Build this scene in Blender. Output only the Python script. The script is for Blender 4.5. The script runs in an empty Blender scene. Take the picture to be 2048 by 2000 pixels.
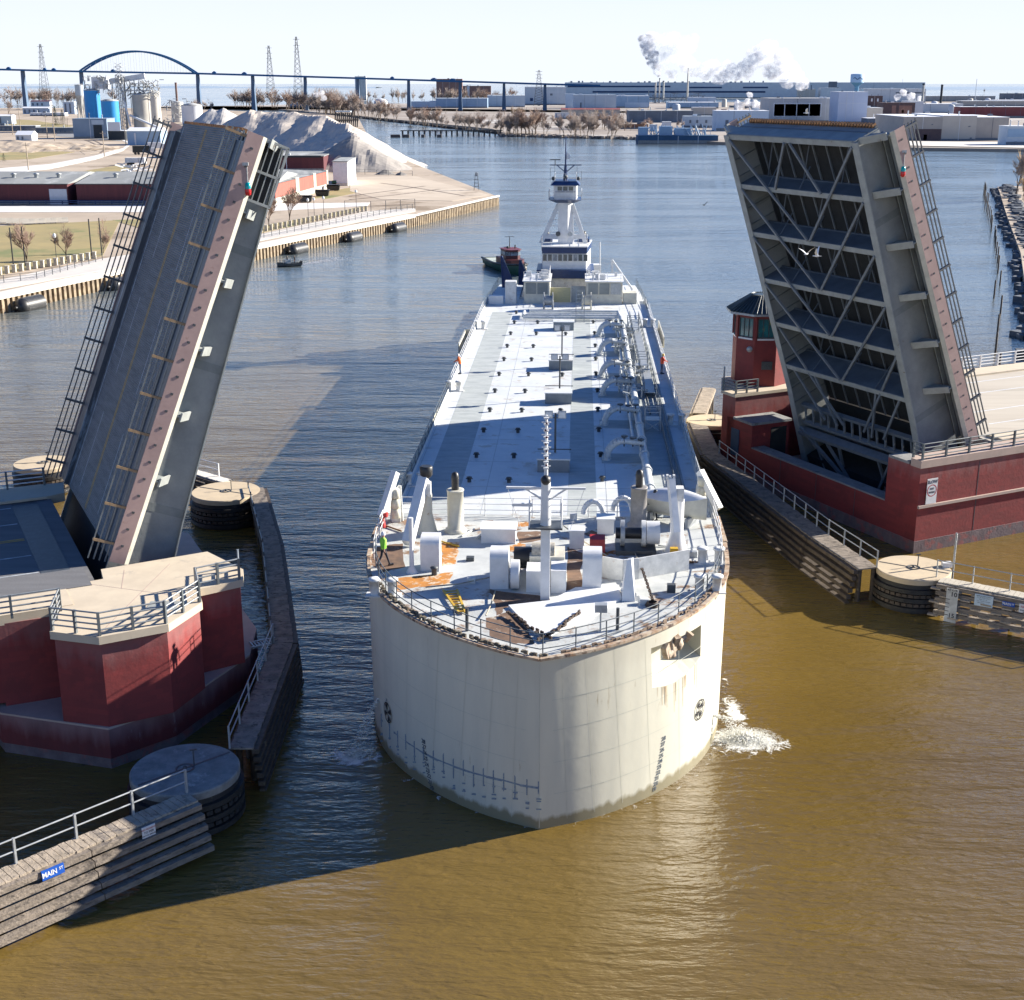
import bpy, math, random
from mathutils import Vector as V, Matrix as M4
random.seed(7)
R = math.radians
sc = bpy.context.scene
COL = sc.collection
# ------------------------------------------------------------ camera, sky, sun, exposure
CAMH, PITCH, FPX = 32.0, R(17.3), 2683.0
cd = bpy.data.cameras.new('camera'); cam = bpy.data.objects.new('camera', cd); COL.objects.link(cam)
cam.location = (0, 0, CAMH); cam.rotation_euler = (R(90) - PITCH, 0, 0)
cd.sensor_fit = 'HORIZONTAL'; cd.sensor_width = 36; cd.lens = 36 * FPX / 2048
cd.clip_start = 0.5; cd.clip_end = 30000
sc.camera = cam
SUN_EL, SUN_AZ = R(23), R(20.3)           # azimuth measured from +x towards +y
w = bpy.data.worlds.new('World'); sc.world = w; w.use_nodes = True
nt = w.node_tree; bg = nt.nodes['Background']
sky = nt.nodes.new('ShaderNodeTexSky'); sky.sky_type = 'NISHITA'; sky.sun_disc = False
sky.sun_elevation = SUN_EL; sky.sun_rotation = R(90) - SUN_AZ
sky.air_density = 1.0; sky.dust_density = 0.25; sky.ozone_density = 3.0; sky.altitude = 300
tint = nt.nodes.new('ShaderNodeMix'); tint.data_type = 'RGBA'; tint.blend_type = 'MULTIPLY'; tint.inputs['Factor'].default_value = 1; tint.inputs['B'].default_value = (.23, .49, .90, 1)
nt.links.new(sky.outputs[0], tint.inputs['A']); 
# bright milky air close to the horizon
tcw = nt.nodes.new('ShaderNodeTexCoord'); spw = nt.nodes.new('ShaderNodeSeparateXYZ'); nt.links.new(tcw.outputs['Generated'], spw.inputs[0])
mrw = nt.nodes.new('ShaderNodeMapRange'); mrw.inputs['From Min'].default_value = .03; mrw.inputs['From Max'].default_value = .48; mrw.inputs['To Min'].default_value = 1; mrw.inputs['To Max'].default_value = 0; nt.links.new(spw.outputs[2], mrw.inputs['Value'])
hz = nt.nodes.new('ShaderNodeMix'); hz.data_type = 'RGBA'; hz.inputs['B'].default_value = (5.85, 6.25, 6.9, 1); nt.links.new(mrw.outputs[0], hz.inputs['Factor']); nt.links.new(tint.outputs['Result'], hz.inputs['A'])
mr2 = nt.nodes.new('ShaderNodeMapRange'); mr2.inputs['From Min'].default_value = .065; mr2.inputs['From Max'].default_value = .17; nt.links.new(spw.outputs[2], mr2.inputs['Value'])
h2 = nt.nodes.new('ShaderNodeMix'); h2.data_type = 'RGBA'; h2.inputs['A'].default_value = (5.75, 6.15, 6.8, 1); h2.inputs['B'].default_value = (3.3, 5.4, 8.2, 1); nt.links.new(mr2.outputs[0], h2.inputs['Factor']); nt.links.new(h2.outputs['Result'], hz.inputs['B'])
nt.links.new(hz.outputs['Result'], bg.inputs[0]); bg.inputs[1].default_value = 0.062
sl = bpy.data.lights.new('sun', 'SUN'); sl.energy = 4.9; sl.angle = R(0.53); sl.color = (1, 0.93, 0.82)
so = bpy.data.objects.new('sun', sl); COL.objects.link(so)
sdir = V((math.cos(SUN_EL) * math.cos(SUN_AZ), math.cos(SUN_EL) * math.sin(SUN_AZ), math.sin(SUN_EL)))
so.rotation_euler = sdir.to_track_quat('Z', 'Y').to_euler(); so.location = sdir * 200
sc.view_settings.view_transform = 'Standard'; sc.view_settings.look = 'None'
sc.view_settings.gamma = 1; sc.view_settings.exposure = 1.4
sc.render.engine = 'CYCLES'
sc.cycles.max_bounces = 6; sc.cycles.transparent_max_bounces = 12; sc.cycles.volume_bounces = 1
sc.cycles.caustics_reflective = False; sc.cycles.caustics_refractive = False

# ------------------------------------------------------------ pixel -> world helpers (photo pixels, 2048 x 2000)
_F = V((0, math.cos(PITCH), -math.sin(PITCH))); _U = V((0, math.sin(PITCH), math.cos(PITCH))); _R = V((1, 0, 0)); _C = V((0, 0, CAMH))
def ray(x, y): return _R * (x - 1024) + _U * (1000 - y) + _F * FPX
def P(x, y, z=0.0):
    r = ray(x, y); return _C + r * ((z - CAMH) / r.z)
def PY(x, y, Y):
    r = ray(x, y); return _C + r * (Y / r.y)

# ------------------------------------------------------------ mesh builder
class MB:
    def __init__(s): s.v = []; s.f = []; s.sm = []; s.mi = []; s.m = 0
    def add(s, vs, fs, smooth=False):
        o = len(s.v); s.v += [tuple(v) for v in vs]
        for f in fs: s.f.append([i + o for i in f]); s.sm.append(smooth); s.mi.append(s.m)
        return s
    def box(s, x0, y0, z0, x1, y1, z1):
        if x0 > x1: x0, x1 = x1, x0
        if y0 > y1: y0, y1 = y1, y0
        if z0 > z1: z0, z1 = z1, z0
        vs = [(x0,y0,z0),(x1,y0,z0),(x1,y1,z0),(x0,y1,z0),(x0,y0,z1),(x1,y0,z1),(x1,y1,z1),(x0,y1,z1)]
        return s.add(vs, [(3,2,1,0),(4,5,6,7),(0,1,5,4),(1,2,6,5),(2,3,7,6),(3,0,4,7)])
    def cbox(s, c, d, rz=0.0):
        cx, cy, cz = c; a, b, h = d[0]/2, d[1]/2, d[2]/2; ca, sa = math.cos(rz), math.sin(rz)
        vs = [(cx+x*ca-y*sa, cy+x*sa+y*ca, cz+z) for z in (-h, h) for x, y in ((-a,-b),(a,-b),(a,b),(-a,b))]
        return s.add(vs, [(3,2,1,0),(4,5,6,7),(0,1,5,4),(1,2,6,5),(2,3,7,6),(3,0,4,7)])
    def beam(s, p, q, w_, h, up=(0,0,1)):
        p, q = V(p), V(q); d = (q - p).normalized(); a = d.cross(V(up))
        if a.length < 1e-3: a = d.cross(V((1,0,0)))
        a.normalize(); b = a.cross(d); a = a * w_/2; b = b * h/2
        vs = [p-a-b, p+a-b, p+a+b, p-a+b, q-a-b, q+a-b, q+a+b, q-a+b]
        return s.add(vs, [(0,1,2,3),(7,6,5,4),(4,5,1,0),(5,6,2,1),(6,7,3,2),(7,4,0,3)])
    def tube(s, p, q, r, r2=None, n=8, caps=True):
        p, q = V(p), V(q); d = q - p
        if d.length < 1e-6: return s
        d.normalize(); r2 = r if r2 is None else r2
        a = d.orthogonal().normalized(); b = d.cross(a); vs = []
        for c, rr in ((p, r), (q, r2)):
            for i in range(n):
                t = 2*math.pi*i/n; vs.append(c + a*(rr*math.cos(t)) + b*(rr*math.sin(t)))
        s.add(vs, [(i, (i+1) % n, n+(i+1) % n, n+i) for i in range(n)], True)
        if caps: s.add(vs, [tuple(range(n))[::-1], tuple(range(n, 2*n))])
        return s
    def path(s, pts, r, n=6):
        for a, b in zip(pts, pts[1:]): s.tube(a, b, r, n=n)
        return s
    def prism(s, poly, z0, z1, top=None):
        n = len(poly); ar = sum(poly[i][0]*poly[(i+1)%n][1]-poly[(i+1)%n][0]*poly[i][1] for i in range(n))
        if ar < 0: poly = poly[::-1]
        vs = [(x, y, z0) for x, y in poly] + [(x, y, z1) for x, y in poly]
        s.add(vs, [tuple(range(n))[::-1], tuple(range(n, 2*n))] + [(i, (i+1) % n, n+(i+1) % n, n+i) for i in range(n)])
        return s
    def lathe(s, prof, c=(0,0,0), n=20, smooth=True, close=True):
        vs = []
        for r, z in prof:
            for i in range(n):
                t = 2*math.pi*i/n; vs.append((c[0]+r*math.cos(t), c[1]+r*math.sin(t), c[2]+z))
        k = len(prof); fs = [(j*n+i, j*n+(i+1) % n, (j+1)*n+(i+1) % n, (j+1)*n+i) for j in range(k-1) for i in range(n)]
        s.add(vs, fs, smooth)
        if close: s.add(vs[:n], [tuple(range(n))[::-1]]); s.add(vs[-n:], [tuple(range(n))])
        return s
    def sphere(s, c, r, n=10, sz=1.0):
        k = max(4, n//2); prof = [(max(1e-4, r*math.sin(math.pi*j/k)), -r*sz*math.cos(math.pi*j/k)) for j in range(k+1)]
        return s.lathe(prof, c, n, True, False)
    def quad(s, *p): return s.add(p, [tuple(range(len(p)))])
    def xf(s, m):
        s.v = [tuple(m @ V(v)) for v in s.v]; return s
    def build(s, name, mat, parent=None, world=False, label=None):
        if world and parent is not None:
            inv = ROOT[parent.name].inverted(); vs = [inv @ V(v) for v in s.v]
        else: vs = s.v
        org = None
        if parent is None and vs:
            n = len(vs); org = V((sum(v[0] for v in vs)/n, sum(v[1] for v in vs)/n, min(v[2] for v in vs)))
            vs = [V(v) - org for v in vs]
        me = bpy.data.meshes.new(name); me.from_pydata([tuple(v) for v in vs], [], s.f)
        me.polygons.foreach_set('use_smooth', s.sm)
        for m in (mat if isinstance(mat, (list, tuple)) else [mat]): me.materials.append(m)
        me.polygons.foreach_set('material_index', s.mi); me.update()
        o = bpy.data.objects.new(name, me); COL.objects.link(o)
        if org: o.location = org; ROOT[o.name] = M4.Translation(org)
        if parent is not None: o.parent = parent; ROOT[o.name] = ROOT[parent.name]
        if label: o['label'] = label
        return o
ROOT = {}
def tag(o, label=None, cat=None, group=None, kind=None):
    if label: o['label'] = label
    if cat: o['category'] = cat
    if group: o['group'] = group
    if kind: o['kind'] = kind
    return o
def thing(name, label, cat, loc=(0,0,0), rz=0.0, group=None, mat=None):
    o = bpy.data.objects.new(name, None); COL.objects.link(o); o.empty_display_size = 0.5
    m = mat if mat is not None else M4.Translation(V(loc)) @ M4.Rotation(rz, 4, 'Z')
    o.matrix_world = m; ROOT[o.name] = m.copy()
    return tag(o, label, cat, group)
def dup(root, loc, rz=0.0, label=None, scale=1.0, group=None):
    c = root.copy(); COL.objects.link(c); c.location = loc; c.rotation_euler = (0, 0, rz); c.scale = (scale,)*3 if not isinstance(scale, tuple) else scale
    if label: c['label'] = label
    if group: c['group'] = group
    def rec(a, b):
        for ch in list(a.children):
            d = ch.copy(); COL.objects.link(d); d.parent = b; rec(ch, d)
    rec(root, c); return c
def structure(o): return tag(o, kind='structure')

# ------------------------------------------------------------ materials
MATS = {}
def mat(name, c1, c2=None, sc1=1.0, rough=0.6, metal=0.0, bump=0.0, bs=8.0, st=(1,1,1), amt=0.5, spec=0.5, c3=None, sc3=0.3, th3=0.62, wave=None, brick=None, emit=None):
    """base colour c1, mottled with c2 at scale sc1 (stretched by st), patches of c3 above th3, optional bump"""
    if name in MATS: return MATS[name]
    m = bpy.data.materials.new(name); m.use_nodes = True; MATS[name] = m
    n = m.node_tree.nodes; L = m.node_tree.links; b = n['Principled BSDF']
    b.inputs['Roughness'].default_value = rough; b.inputs['Metallic'].default_value = metal
    b.inputs['Specular IOR Level'].default_value = spec
    c2 = c2 or tuple(x*0.75 for x in c1)
    tc = n.new('ShaderNodeTexCoord'); mp = n.new('ShaderNodeMapping'); mp.inputs['Scale'].default_value = st
    L.new(tc.outputs['Object'], mp.inputs['Vector'])
    nz = n.new('ShaderNodeTexNoise'); nz.inputs['Scale'].default_value = sc1; nz.inputs['Detail'].default_value = 6; nz.inputs['Roughness'].default_value = 0.65
    L.new(mp.outputs[0], nz.inputs['Vector'])
    cr = n.new('ShaderNodeValToRGB'); cr.color_ramp.elements[0].position = 0.5 - 0.28*(1-amt) - 0.02; cr.color_ramp.elements[1].position = 0.5 + 0.28*(1-amt) + 0.02
    cr.color_ramp.elements[0].color = (*c2, 1); cr.color_ramp.elements[1].color = (*c1, 1)
    L.new(nz.outputs['Fac'], cr.inputs['Fac']); out = cr.outputs['Color']
    def mix(fac, a, col, mode='MIX'):
        x = n.new('ShaderNodeMix'); x.data_type = 'RGBA'; x.blend_type = mode
        L.new(fac, x.inputs['Factor']); L.new(a, x.inputs['A'])
        if isinstance(col, tuple): x.inputs['B'].default_value = (*col, 1)
        else: L.new(col, x.inputs['B'])
        return x.outputs['Result']
    if brick:      # (width, height, mortar colour, tint, axis-mapping)
        bw, bh, mc, plane = brick
        bt = n.new('ShaderNodeTexBrick'); bt.inputs['Scale'].default_value = 1; bt.inputs['Brick Width'].default_value = bw; bt.inputs['Row Height'].default_value = bh
        bt.inputs['Mortar Size'].default_value = 0.012*max(1, bw); bt.inputs['Color1'].default_value = (*c1, 1); bt.inputs['Color2'].default_value = (*c2, 1); bt.inputs['Mortar'].default_value = (*mc, 1)
        sp = n.new('ShaderNodeSeparateXYZ'); L.new(tc.outputs['Object'], sp.inputs[0])
        ad = n.new('ShaderNodeMath'); ad.operation = 'ADD'; L.new(sp.outputs[0], ad.inputs[0]); L.new(sp.outputs[1], ad.inputs[1])
        cb = n.new('ShaderNodeCombineXYZ'); L.new(ad.outputs[0] if plane == 'wall' else sp.outputs[0], cb.inputs[0]); L.new(sp.outputs[2] if plane == 'wall' else sp.outputs[1], cb.inputs[1])
        L.new(cb.outputs[0], bt.inputs['Vector'])
        k = n.new('ShaderNodeValue'); k.outputs[0].default_value = 0.8
        out = mix(k.outputs[0], out, bt.outputs['Color'])
    if c3:
        n3 = n.new('ShaderNodeTexNoise'); n3.inputs['Scale'].default_value = sc3; n3.inputs['Detail'].default_value = 8; n3.inputs['Roughness'].default_value = 0.7
        mp3 = n.new('ShaderNodeMapping'); mp3.inputs['Scale'].default_value = st; mp3.inputs['Location'].default_value = (3.1, 7.7, 1.3); L.new(tc.outputs['Object'], mp3.inputs[0]); L.new(mp3.outputs[0], n3.inputs['Vector'])
        r3 = n.new('ShaderNodeMapRange'); r3.inputs['From Min'].default_value = th3 - 0.03; r3.inputs['From Max'].default_value = th3 + 0.06; L.new(n3.outputs['Fac'], r3.inputs['Value'])
        out = mix(r3.outputs[0], out, c3)
    L.new(out, b.inputs['Base Color'])
    h = None
    if wave:       # (scale, direction, strength)
        wt = n.new('ShaderNodeTexWave'); wt.bands_direction = wave[1]; wt.inputs['Scale'].default_value = wave[0]; wt.inputs['Distortion'].default_value = 0.4
        L.new(tc.outputs['Object'], wt.inputs['Vector']); h = wt.outputs['Fac']
        bp = n.new('ShaderNodeBump'); bp.inputs['Strength'].default_value = wave[2]; bp.inputs['Distance'].default_value = 0.1; L.new(h, bp.inputs['Height']); L.new(bp.outputs[0], b.inputs['Normal'])
    if bump:
        nb = n.new('ShaderNodeTexNoise'); nb.inputs['Scale'].default_value = bs; nb.inputs['Detail'].default_value = 5; L.new(tc.outputs['Object'], nb.inputs['Vector'])
        b2 = n.new('ShaderNodeBump'); b2.inputs['Strength'].default_value = bump; b2.inputs['Distance'].default_value = 0.08; L.new(nb.outputs['Fac'], b2.inputs['Height'])
        if wave: L.new(bp.outputs[0], b2.inputs['Normal'])
        L.new(b2.outputs[0], b.inputs['Normal'])
    if emit: b.inputs['Emission Color'].default_value = (*emit[0], 1); b.inputs['Emission Strength'].default_value = emit[1]
    return m
WHITE = mat('white_paint', (.70,.70,.68), (.50,.51,.50), 2, .5, c3=(.30,.17,.08), sc3=1.6, th3=.64)
CLEANW = mat('clean_white', (.76,.76,.75), (.62,.63,.63), 1.2, .45, c3=(.45,.36,.26), sc3=2.5, th3=.70)
CREAM = mat('cream_paint', (.62,.60,.50), (.48,.46,.39), 1.2, .55, c3=(.34,.22,.12), sc3=1.6, th3=.66)
def add_stain(m, zmax, col, nsc=1.2, jag=.5, top=None, f=.55):
    n = m.node_tree.nodes; L = m.node_tree.links; b = n['Principled BSDF']; src = b.inputs['Base Color'].links[0].from_socket; tc = n.new('ShaderNodeTexCoord'); sp = n.new('ShaderNodeSeparateXYZ'); L.new(tc.outputs['Object'], sp.inputs[0])
    nz = n.new('ShaderNodeTexNoise'); nz.inputs['Scale'].default_value = nsc; nz.inputs['Detail'].default_value = 6; mp = n.new('ShaderNodeMapping'); mp.inputs['Scale'].default_value = (1, 1, .25); L.new(tc.outputs['Object'], mp.inputs[0]); L.new(mp.outputs[0], nz.inputs['Vector'])
    ma = n.new('ShaderNodeMath'); ma.operation = 'MULTIPLY_ADD'; ma.inputs[1].default_value = -jag*2 if top is None else jag*2; L.new(nz.outputs['Fac'], ma.inputs[0]); L.new(sp.outputs[2], ma.inputs[2])
    mr = n.new('ShaderNodeMapRange'); L.new(ma.outputs[0], mr.inputs['Value'])
    if top is None: mr.inputs['From Min'].default_value = zmax - jag - .12; mr.inputs['From Max'].default_value = zmax - jag + .12; mr.inputs['To Min'].default_value = .85; mr.inputs['To Max'].default_value = 0
    else: mr.inputs['From Min'].default_value = top + jag - .1; mr.inputs['From Max'].default_value = top + jag + .9; mr.inputs['To Min'].default_value = 0; mr.inputs['To Max'].default_value = f
    x = n.new('ShaderNodeMix'); x.data_type = 'RGBA'; L.new(mr.outputs[0], x.inputs['Factor']); L.new(src, x.inputs['A']); x.inputs['B'].default_value = (*col, 1); L.new(x.outputs['Result'], b.inputs['Base Color'])
BLACK = mat('black_paint', (.015,.015,.018), (.03,.03,.03), 3, .45)
RUBBER = mat('black_rubber', (.018,.018,.02), (.035,.033,.03), 2, .5, bump=.3)
STEEL = mat('galvanised_steel', (.42,.44,.45), (.30,.32,.33), 4, .45, metal=.3)
DARKST = mat('dark_steel', (.07,.08,.09), (.045,.05,.055), 3, .5)
GIRDW = mat('girder_side_paint', (.31,.325,.315), (.23,.245,.245), .7, .55, c3=(.20,.13,.08), sc3=1.8, th3=.68, bump=.15, bs=5)
FBM = mat('floor_beam_paint', (.12,.15,.18), (.08,.10,.13), .8, .5, c3=(.16,.11,.08), sc3=1.6, th3=.68)
BRC = mat('brace_paint', (.20,.225,.245), (.14,.16,.18), 1.2, .55, c3=(.14,.09,.05), sc3=2, th3=.66)
GIRD = mat('girder_paint', (.25,.27,.26), (.17,.19,.19), .7, .55, c3=(.15,.09,.05), sc3=1.5, th3=.70, bump=.15, bs=5)
GIRDL = mat('girder_flange_paint', (.37,.39,.37), (.27,.285,.275), 1.2, .55, c3=(.14,.09,.05), sc3=2, th3=.66)
PINK = mat('pink_fascia_paint', (.42,.29,.26), (.34,.23,.21), .9, .6, c3=(.28,.17,.14), sc3=1.2, th3=.66)
YELLOW = mat('yellow_paint', (.65,.42,.03), (.5,.3,.03), 3, .5)
RED = mat('red_paint', (.45,.03,.03), (.3,.02,.02), 3, .5)
ORANGE = mat('orange_cloth', (.75,.16,.02), (.6,.1,.02), 6, .7)
LIME = mat('lime_cloth', (.35,.75,.08), (.2,.6,.05), 6, .7)
NAVY = mat('navy_paint', (.006,.035,.13), (.006,.025,.09), 2, .4)
GLASS = mat('window_glass', (.02,.03,.04), (.05,.07,.08), .8, .08, spec=.8)
CONC = mat('concrete', (.52,.47,.38), (.42,.38,.31), .8, .85, c3=(.30,.27,.22), sc3=.6, th3=.60, bump=.2, bs=12)
CONCG = mat('grey_concrete', (.30,.30,.29), (.22,.22,.215), .9, .85, c3=(.16,.16,.155), sc3=1.2, th3=.58, bump=.25, bs=10)
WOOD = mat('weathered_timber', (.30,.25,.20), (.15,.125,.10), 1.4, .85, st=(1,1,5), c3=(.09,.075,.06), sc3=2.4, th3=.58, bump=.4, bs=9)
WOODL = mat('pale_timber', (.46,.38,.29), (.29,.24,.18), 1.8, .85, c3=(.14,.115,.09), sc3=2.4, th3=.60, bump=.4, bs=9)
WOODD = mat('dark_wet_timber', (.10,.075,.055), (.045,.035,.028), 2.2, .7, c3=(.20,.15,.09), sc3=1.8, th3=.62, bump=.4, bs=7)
RUST = mat('rusty_steel', (.33,.15,.05), (.14,.07,.035), 2.5, .8, bump=.3)
ROPE = mat('rope', (.45,.40,.30), (.3,.26,.2), 9, .9)
CHAIN = mat('anchor_chain', (.035,.032,.03), (.10,.06,.035), 5, .7)
SKIN = mat('skin', (.55,.32,.22), (.5,.28,.2), 5, .6)
# ------------------------------------------------------------ water and ground
def water_mat():
    m = bpy.data.materials.new('river_water'); m.use_nodes = True
    n = m.node_tree.nodes; L = m.node_tree.links; b = n['Principled BSDF']
    b.inputs['Roughness'].default_value = 0.06; b.inputs['IOR'].default_value = 1.6; b.inputs['Specular IOR Level'].default_value = 0.5
    tc = n.new('ShaderNodeTexCoord')
    nz = n.new('ShaderNodeTexNoise'); nz.inputs['Scale'].default_value = 0.03; nz.inputs['Detail'].default_value = 4
    L.new(tc.outputs['Object'], nz.inputs['Vector'])
    cr = n.new('ShaderNodeValToRGB'); cr.color_ramp.elements[0].position = .35; cr.color_ramp.elements[1].position = .65
    cr.color_ramp.elements[0].color = (.122,.078,.018,1); cr.color_ramp.elements[1].color = (.168,.110,.028,1)
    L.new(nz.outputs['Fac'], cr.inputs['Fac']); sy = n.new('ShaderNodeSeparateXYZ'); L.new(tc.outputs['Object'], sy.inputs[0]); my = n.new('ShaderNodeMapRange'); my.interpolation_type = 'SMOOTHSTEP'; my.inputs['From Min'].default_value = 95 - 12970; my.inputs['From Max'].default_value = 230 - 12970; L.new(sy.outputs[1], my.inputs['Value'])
    mc = n.new('ShaderNodeMix'); mc.data_type = 'RGBA'; mc.inputs['B'].default_value = (.125,.155,.17,1); L.new(my.outputs[0], mc.inputs['Factor']); L.new(cr.outputs[0], mc.inputs['A'])   # muddy brown near; blue painted in farther off as sky reflection
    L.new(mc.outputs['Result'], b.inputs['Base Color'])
    prev = None
    def layer(scale, stretch, rot, strength, dist, kind='noise', detail=3, distort=0.0):
        nonlocal prev
        mp = n.new('ShaderNodeMapping'); mp.inputs['Scale'].default_value = stretch; mp.inputs['Rotation'].default_value = (0, 0, rot)
        L.new(tc.outputs['Object'], mp.inputs[0])
        t = n.new('ShaderNodeTexNoise'); t.inputs['Scale'].default_value = scale; t.inputs['Detail'].default_value = detail; t.inputs['Distortion'].default_value = distort
        L.new(mp.outputs[0], t.inputs['Vector'])
        bp = n.new('ShaderNodeBump'); bp.inputs['Strength'].default_value = strength; bp.inputs['Distance'].default_value = dist
        L.new(t.outputs['Fac'], bp.inputs['Height'])
        if prev: L.new(prev, bp.inputs['Normal'])
        prev = bp.outputs[0]
    layer(0.07, (.35, 1.6, 1), R(8), .4, 1.0, detail=3, distort=.8)
    layer(0.28, (.35, 1.5, 1), R(-5), .5, .35, detail=3, distort=.5)
    layer(0.95, (.40, 1.5, 1), R(-12), .6, .13, detail=4, distort=.6)
    layer(2.0, (.45, 1.4, 1), R(14), .7, .085, detail=2, distort=.4)
    layer(4.2, (.5, 1.3, 1), R(22), .7, .042, detail=3, distort=.3)
    L.new(prev, b.inputs['Normal'])
    mp = n.new('ShaderNodeMapping'); mp.inputs['Scale'].default_value = (.35, 1.5, 1); L.new(tc.outputs['Object'], mp.inputs[0])
    nr = n.new('ShaderNodeTexNoise'); nr.inputs['Scale'].default_value = .022; nr.inputs['Detail'].default_value = 5; nr.inputs['Distortion'].default_value = 1.2; L.new(mp.outputs[0], nr.inputs['Vector'])
    rg = n.new('ShaderNodeMapRange'); rg.inputs['From Min'].default_value = .38; rg.inputs['From Max'].default_value = .62; rg.inputs['To Min'].default_value = .03; rg.inputs['To Max'].default_value = .17; L.new(nr.outputs['Fac'], rg.inputs['Value']); L.new(rg.outputs[0], b.inputs['Roughness'])
    return m
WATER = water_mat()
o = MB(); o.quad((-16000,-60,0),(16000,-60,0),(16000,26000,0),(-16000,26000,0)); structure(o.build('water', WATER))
bed = MB(); bed.quad((-16000,-60,-3),(16000,-60,-3),(16000,26000,-3),(-16000,26000,-3)); structure(bed.build('river_bed', CONCG))

SAND = mat('sandy_ground', (.50,.41,.31), (.36,.29,.22), .035, .95, c3=(.24,.18,.12), sc3=.05, th3=.57, bump=.2, bs=2)
GRASS = mat('dormant_grass', (.36,.28,.12), (.27,.22,.10), .12, .95, c3=(.18,.19,.07), sc3=.05, th3=.56)
PAVE = mat('pale_pavement', (.66,.62,.56), (.55,.51,.46), .1, .9)
FARG = mat('far_ground', (.36,.31,.26), (.24,.20,.17), .02, .95, c3=(.50,.48,.45), sc3=.012, th3=.56)
SNOWR = mat('bright_concrete_road', (.72,.70,.67), (.60,.58,.55), .1, .9)
SHEETP = mat('sheet_pile', (.40,.31,.20), (.17,.13,.09), .8, .8, c3=(.12,.08,.05), sc3=.8, th3=.58)
# left peninsula; quay line
QZ = 2.6
quay_px = [(-700, 738), (74, 576), (208, 548), (512, 493), (831, 430), (999, 391)]
quay = [P(x, y, QZ) for x, y in quay_px]
back_px = [(790, 312), (735, 270), (717, 236), (640, 227), (520, 224), (420, 219), (300, 216), (-200, 216)]
land = [(p.x - .7, p.y + 1.1) for p in quay[:-1]] + [(quay[-1].x - 1.2, quay[-1].y + .3)] + [(P(x, y, QZ).x, P(x, y, QZ).y) for x, y in back_px] + [(-900, P(0,216,0).y), (-900, quay[0].y + 60)]
o = MB(); o.prism(land, -2.5, QZ - .06); structure(o.build('ground', SAND))
# far land beyond the inlet, and the industrial shore on the right
isl = [P(x, y, 0) for x, y in [(330, 214), (420, 214), (560, 221), (700, 233), (850, 248), (985, 262), (1010, 270), (1120, 274), (1281, 279), (1433, 289), (1640, 296), (1835, 301), (2048, 304), (2300, 308)]]
far_l = [(p.x, p.y) for p in isl] + [(1500, 700), (2600, 2500), (900, 2600), (560, 2300), (0, 2200), (-330, 2000), (-470, 1760)]
o = MB(); o.prism(far_l, -2, 1.4); structure(o.build('far_ground', FARG))
# wooded point on the far left behind the plant
o = MB(); o.prism([(-1500, 1480), (-880, 1500), (-700, 1440), (-520, 1420), (-520, 1500), (-700, 1800), (-1500, 2300)], -1, 1.3); structure(o.build('far_point', FARG))
# far shore hills
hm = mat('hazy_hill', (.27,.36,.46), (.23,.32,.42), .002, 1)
o = MB(); X0, X1 = 900, 8200; n = 90; r0 = []; r1 = []; r2 = []
for i in range(n + 1):
    x = X0 + (X1 - X0)*i/n; t = i/n
    h = 4 + 14*min(1, t*3.2) + 2.0*math.sin(x*.0021) + 1.0*math.sin(x*.006 + 1)
    r0.append((x, 6400, 0)); r1.append((x, 6500, h*.85)); r2.append((x, 6900, h))
k = n + 1; o.add(r0 + r1 + r2 + [(x, 7600, 0) for x, _, _ in r2], [(j*k+i, j*k+i+1, (j+1)*k+i+1, (j+1)*k+i) for j in range(3) for i in range(n)], True)
structure(o.build('hills', hm))
o = MB(); r0 = []; r1 = []
for i in range(61):
    x = -6000 + 5200*i/60; r0.append((x, 8200, 0)); r1.append((x, 8300, 7 + 3*math.sin(i*.7) + 2*math.sin(i*2.1)))
o.add(r0 + r1 + [(x, 8700, 0) for x, _, _ in r1], [(j*61+i, j*61+i+1, (j+1)*61+i+1, (j+1)*61+i) for j in range(2) for i in range(60)], True)
structure(o.build('far_shore', hm))
# lawn, promenade, roads on the peninsula (sheets 4-8 mm up)
def sheet(name, pts, z, m):
    o = MB(); o.prism([(p[0], p[1]) for p in pts], z - .05, z); return structure(o.build(name, m))
Pz = lambda x, y: P(x, y, QZ)
sheet('lawn', [Pz(-60, 455), Pz(240, 440), Pz(205, 512), Pz(-60, 560)], QZ, GRASS)
sheet('grass_verge', [Pz(620, 398), Pz(712, 384), Pz(730, 376), Pz(650, 384)], QZ, GRASS)
sheet('grass_strip', [Pz(505, 462), Pz(540, 448), Pz(650, 428), Pz(735, 410), Pz(735, 417), Pz(512, 468)], QZ, GRASS)
sheet('promenade', [Pz(-60, 572), Pz(205, 517), Pz(512, 470), Pz(735, 422), Pz(831, 416), Pz(831, 423), Pz(512, 483), Pz(-60, 590)], QZ + .004, PAVE)
sheet('street', [Pz(-60, 413), Pz(740, 405), Pz(735, 412), Pz(500, 424), Pz(-60, 424)], QZ + .004, SNOWR)
sheet('dirt_yard', [Pz(700, 355), Pz(826, 351), Pz(980, 390), Pz(905, 402), Pz(760, 398), Pz(700, 382)], QZ + .004, mat('pale_dirt', (.58,.49,.38), (.46,.38,.29), .05, .95, c3=(.33,.26,.19), sc3=.06, th3=.6))
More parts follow.
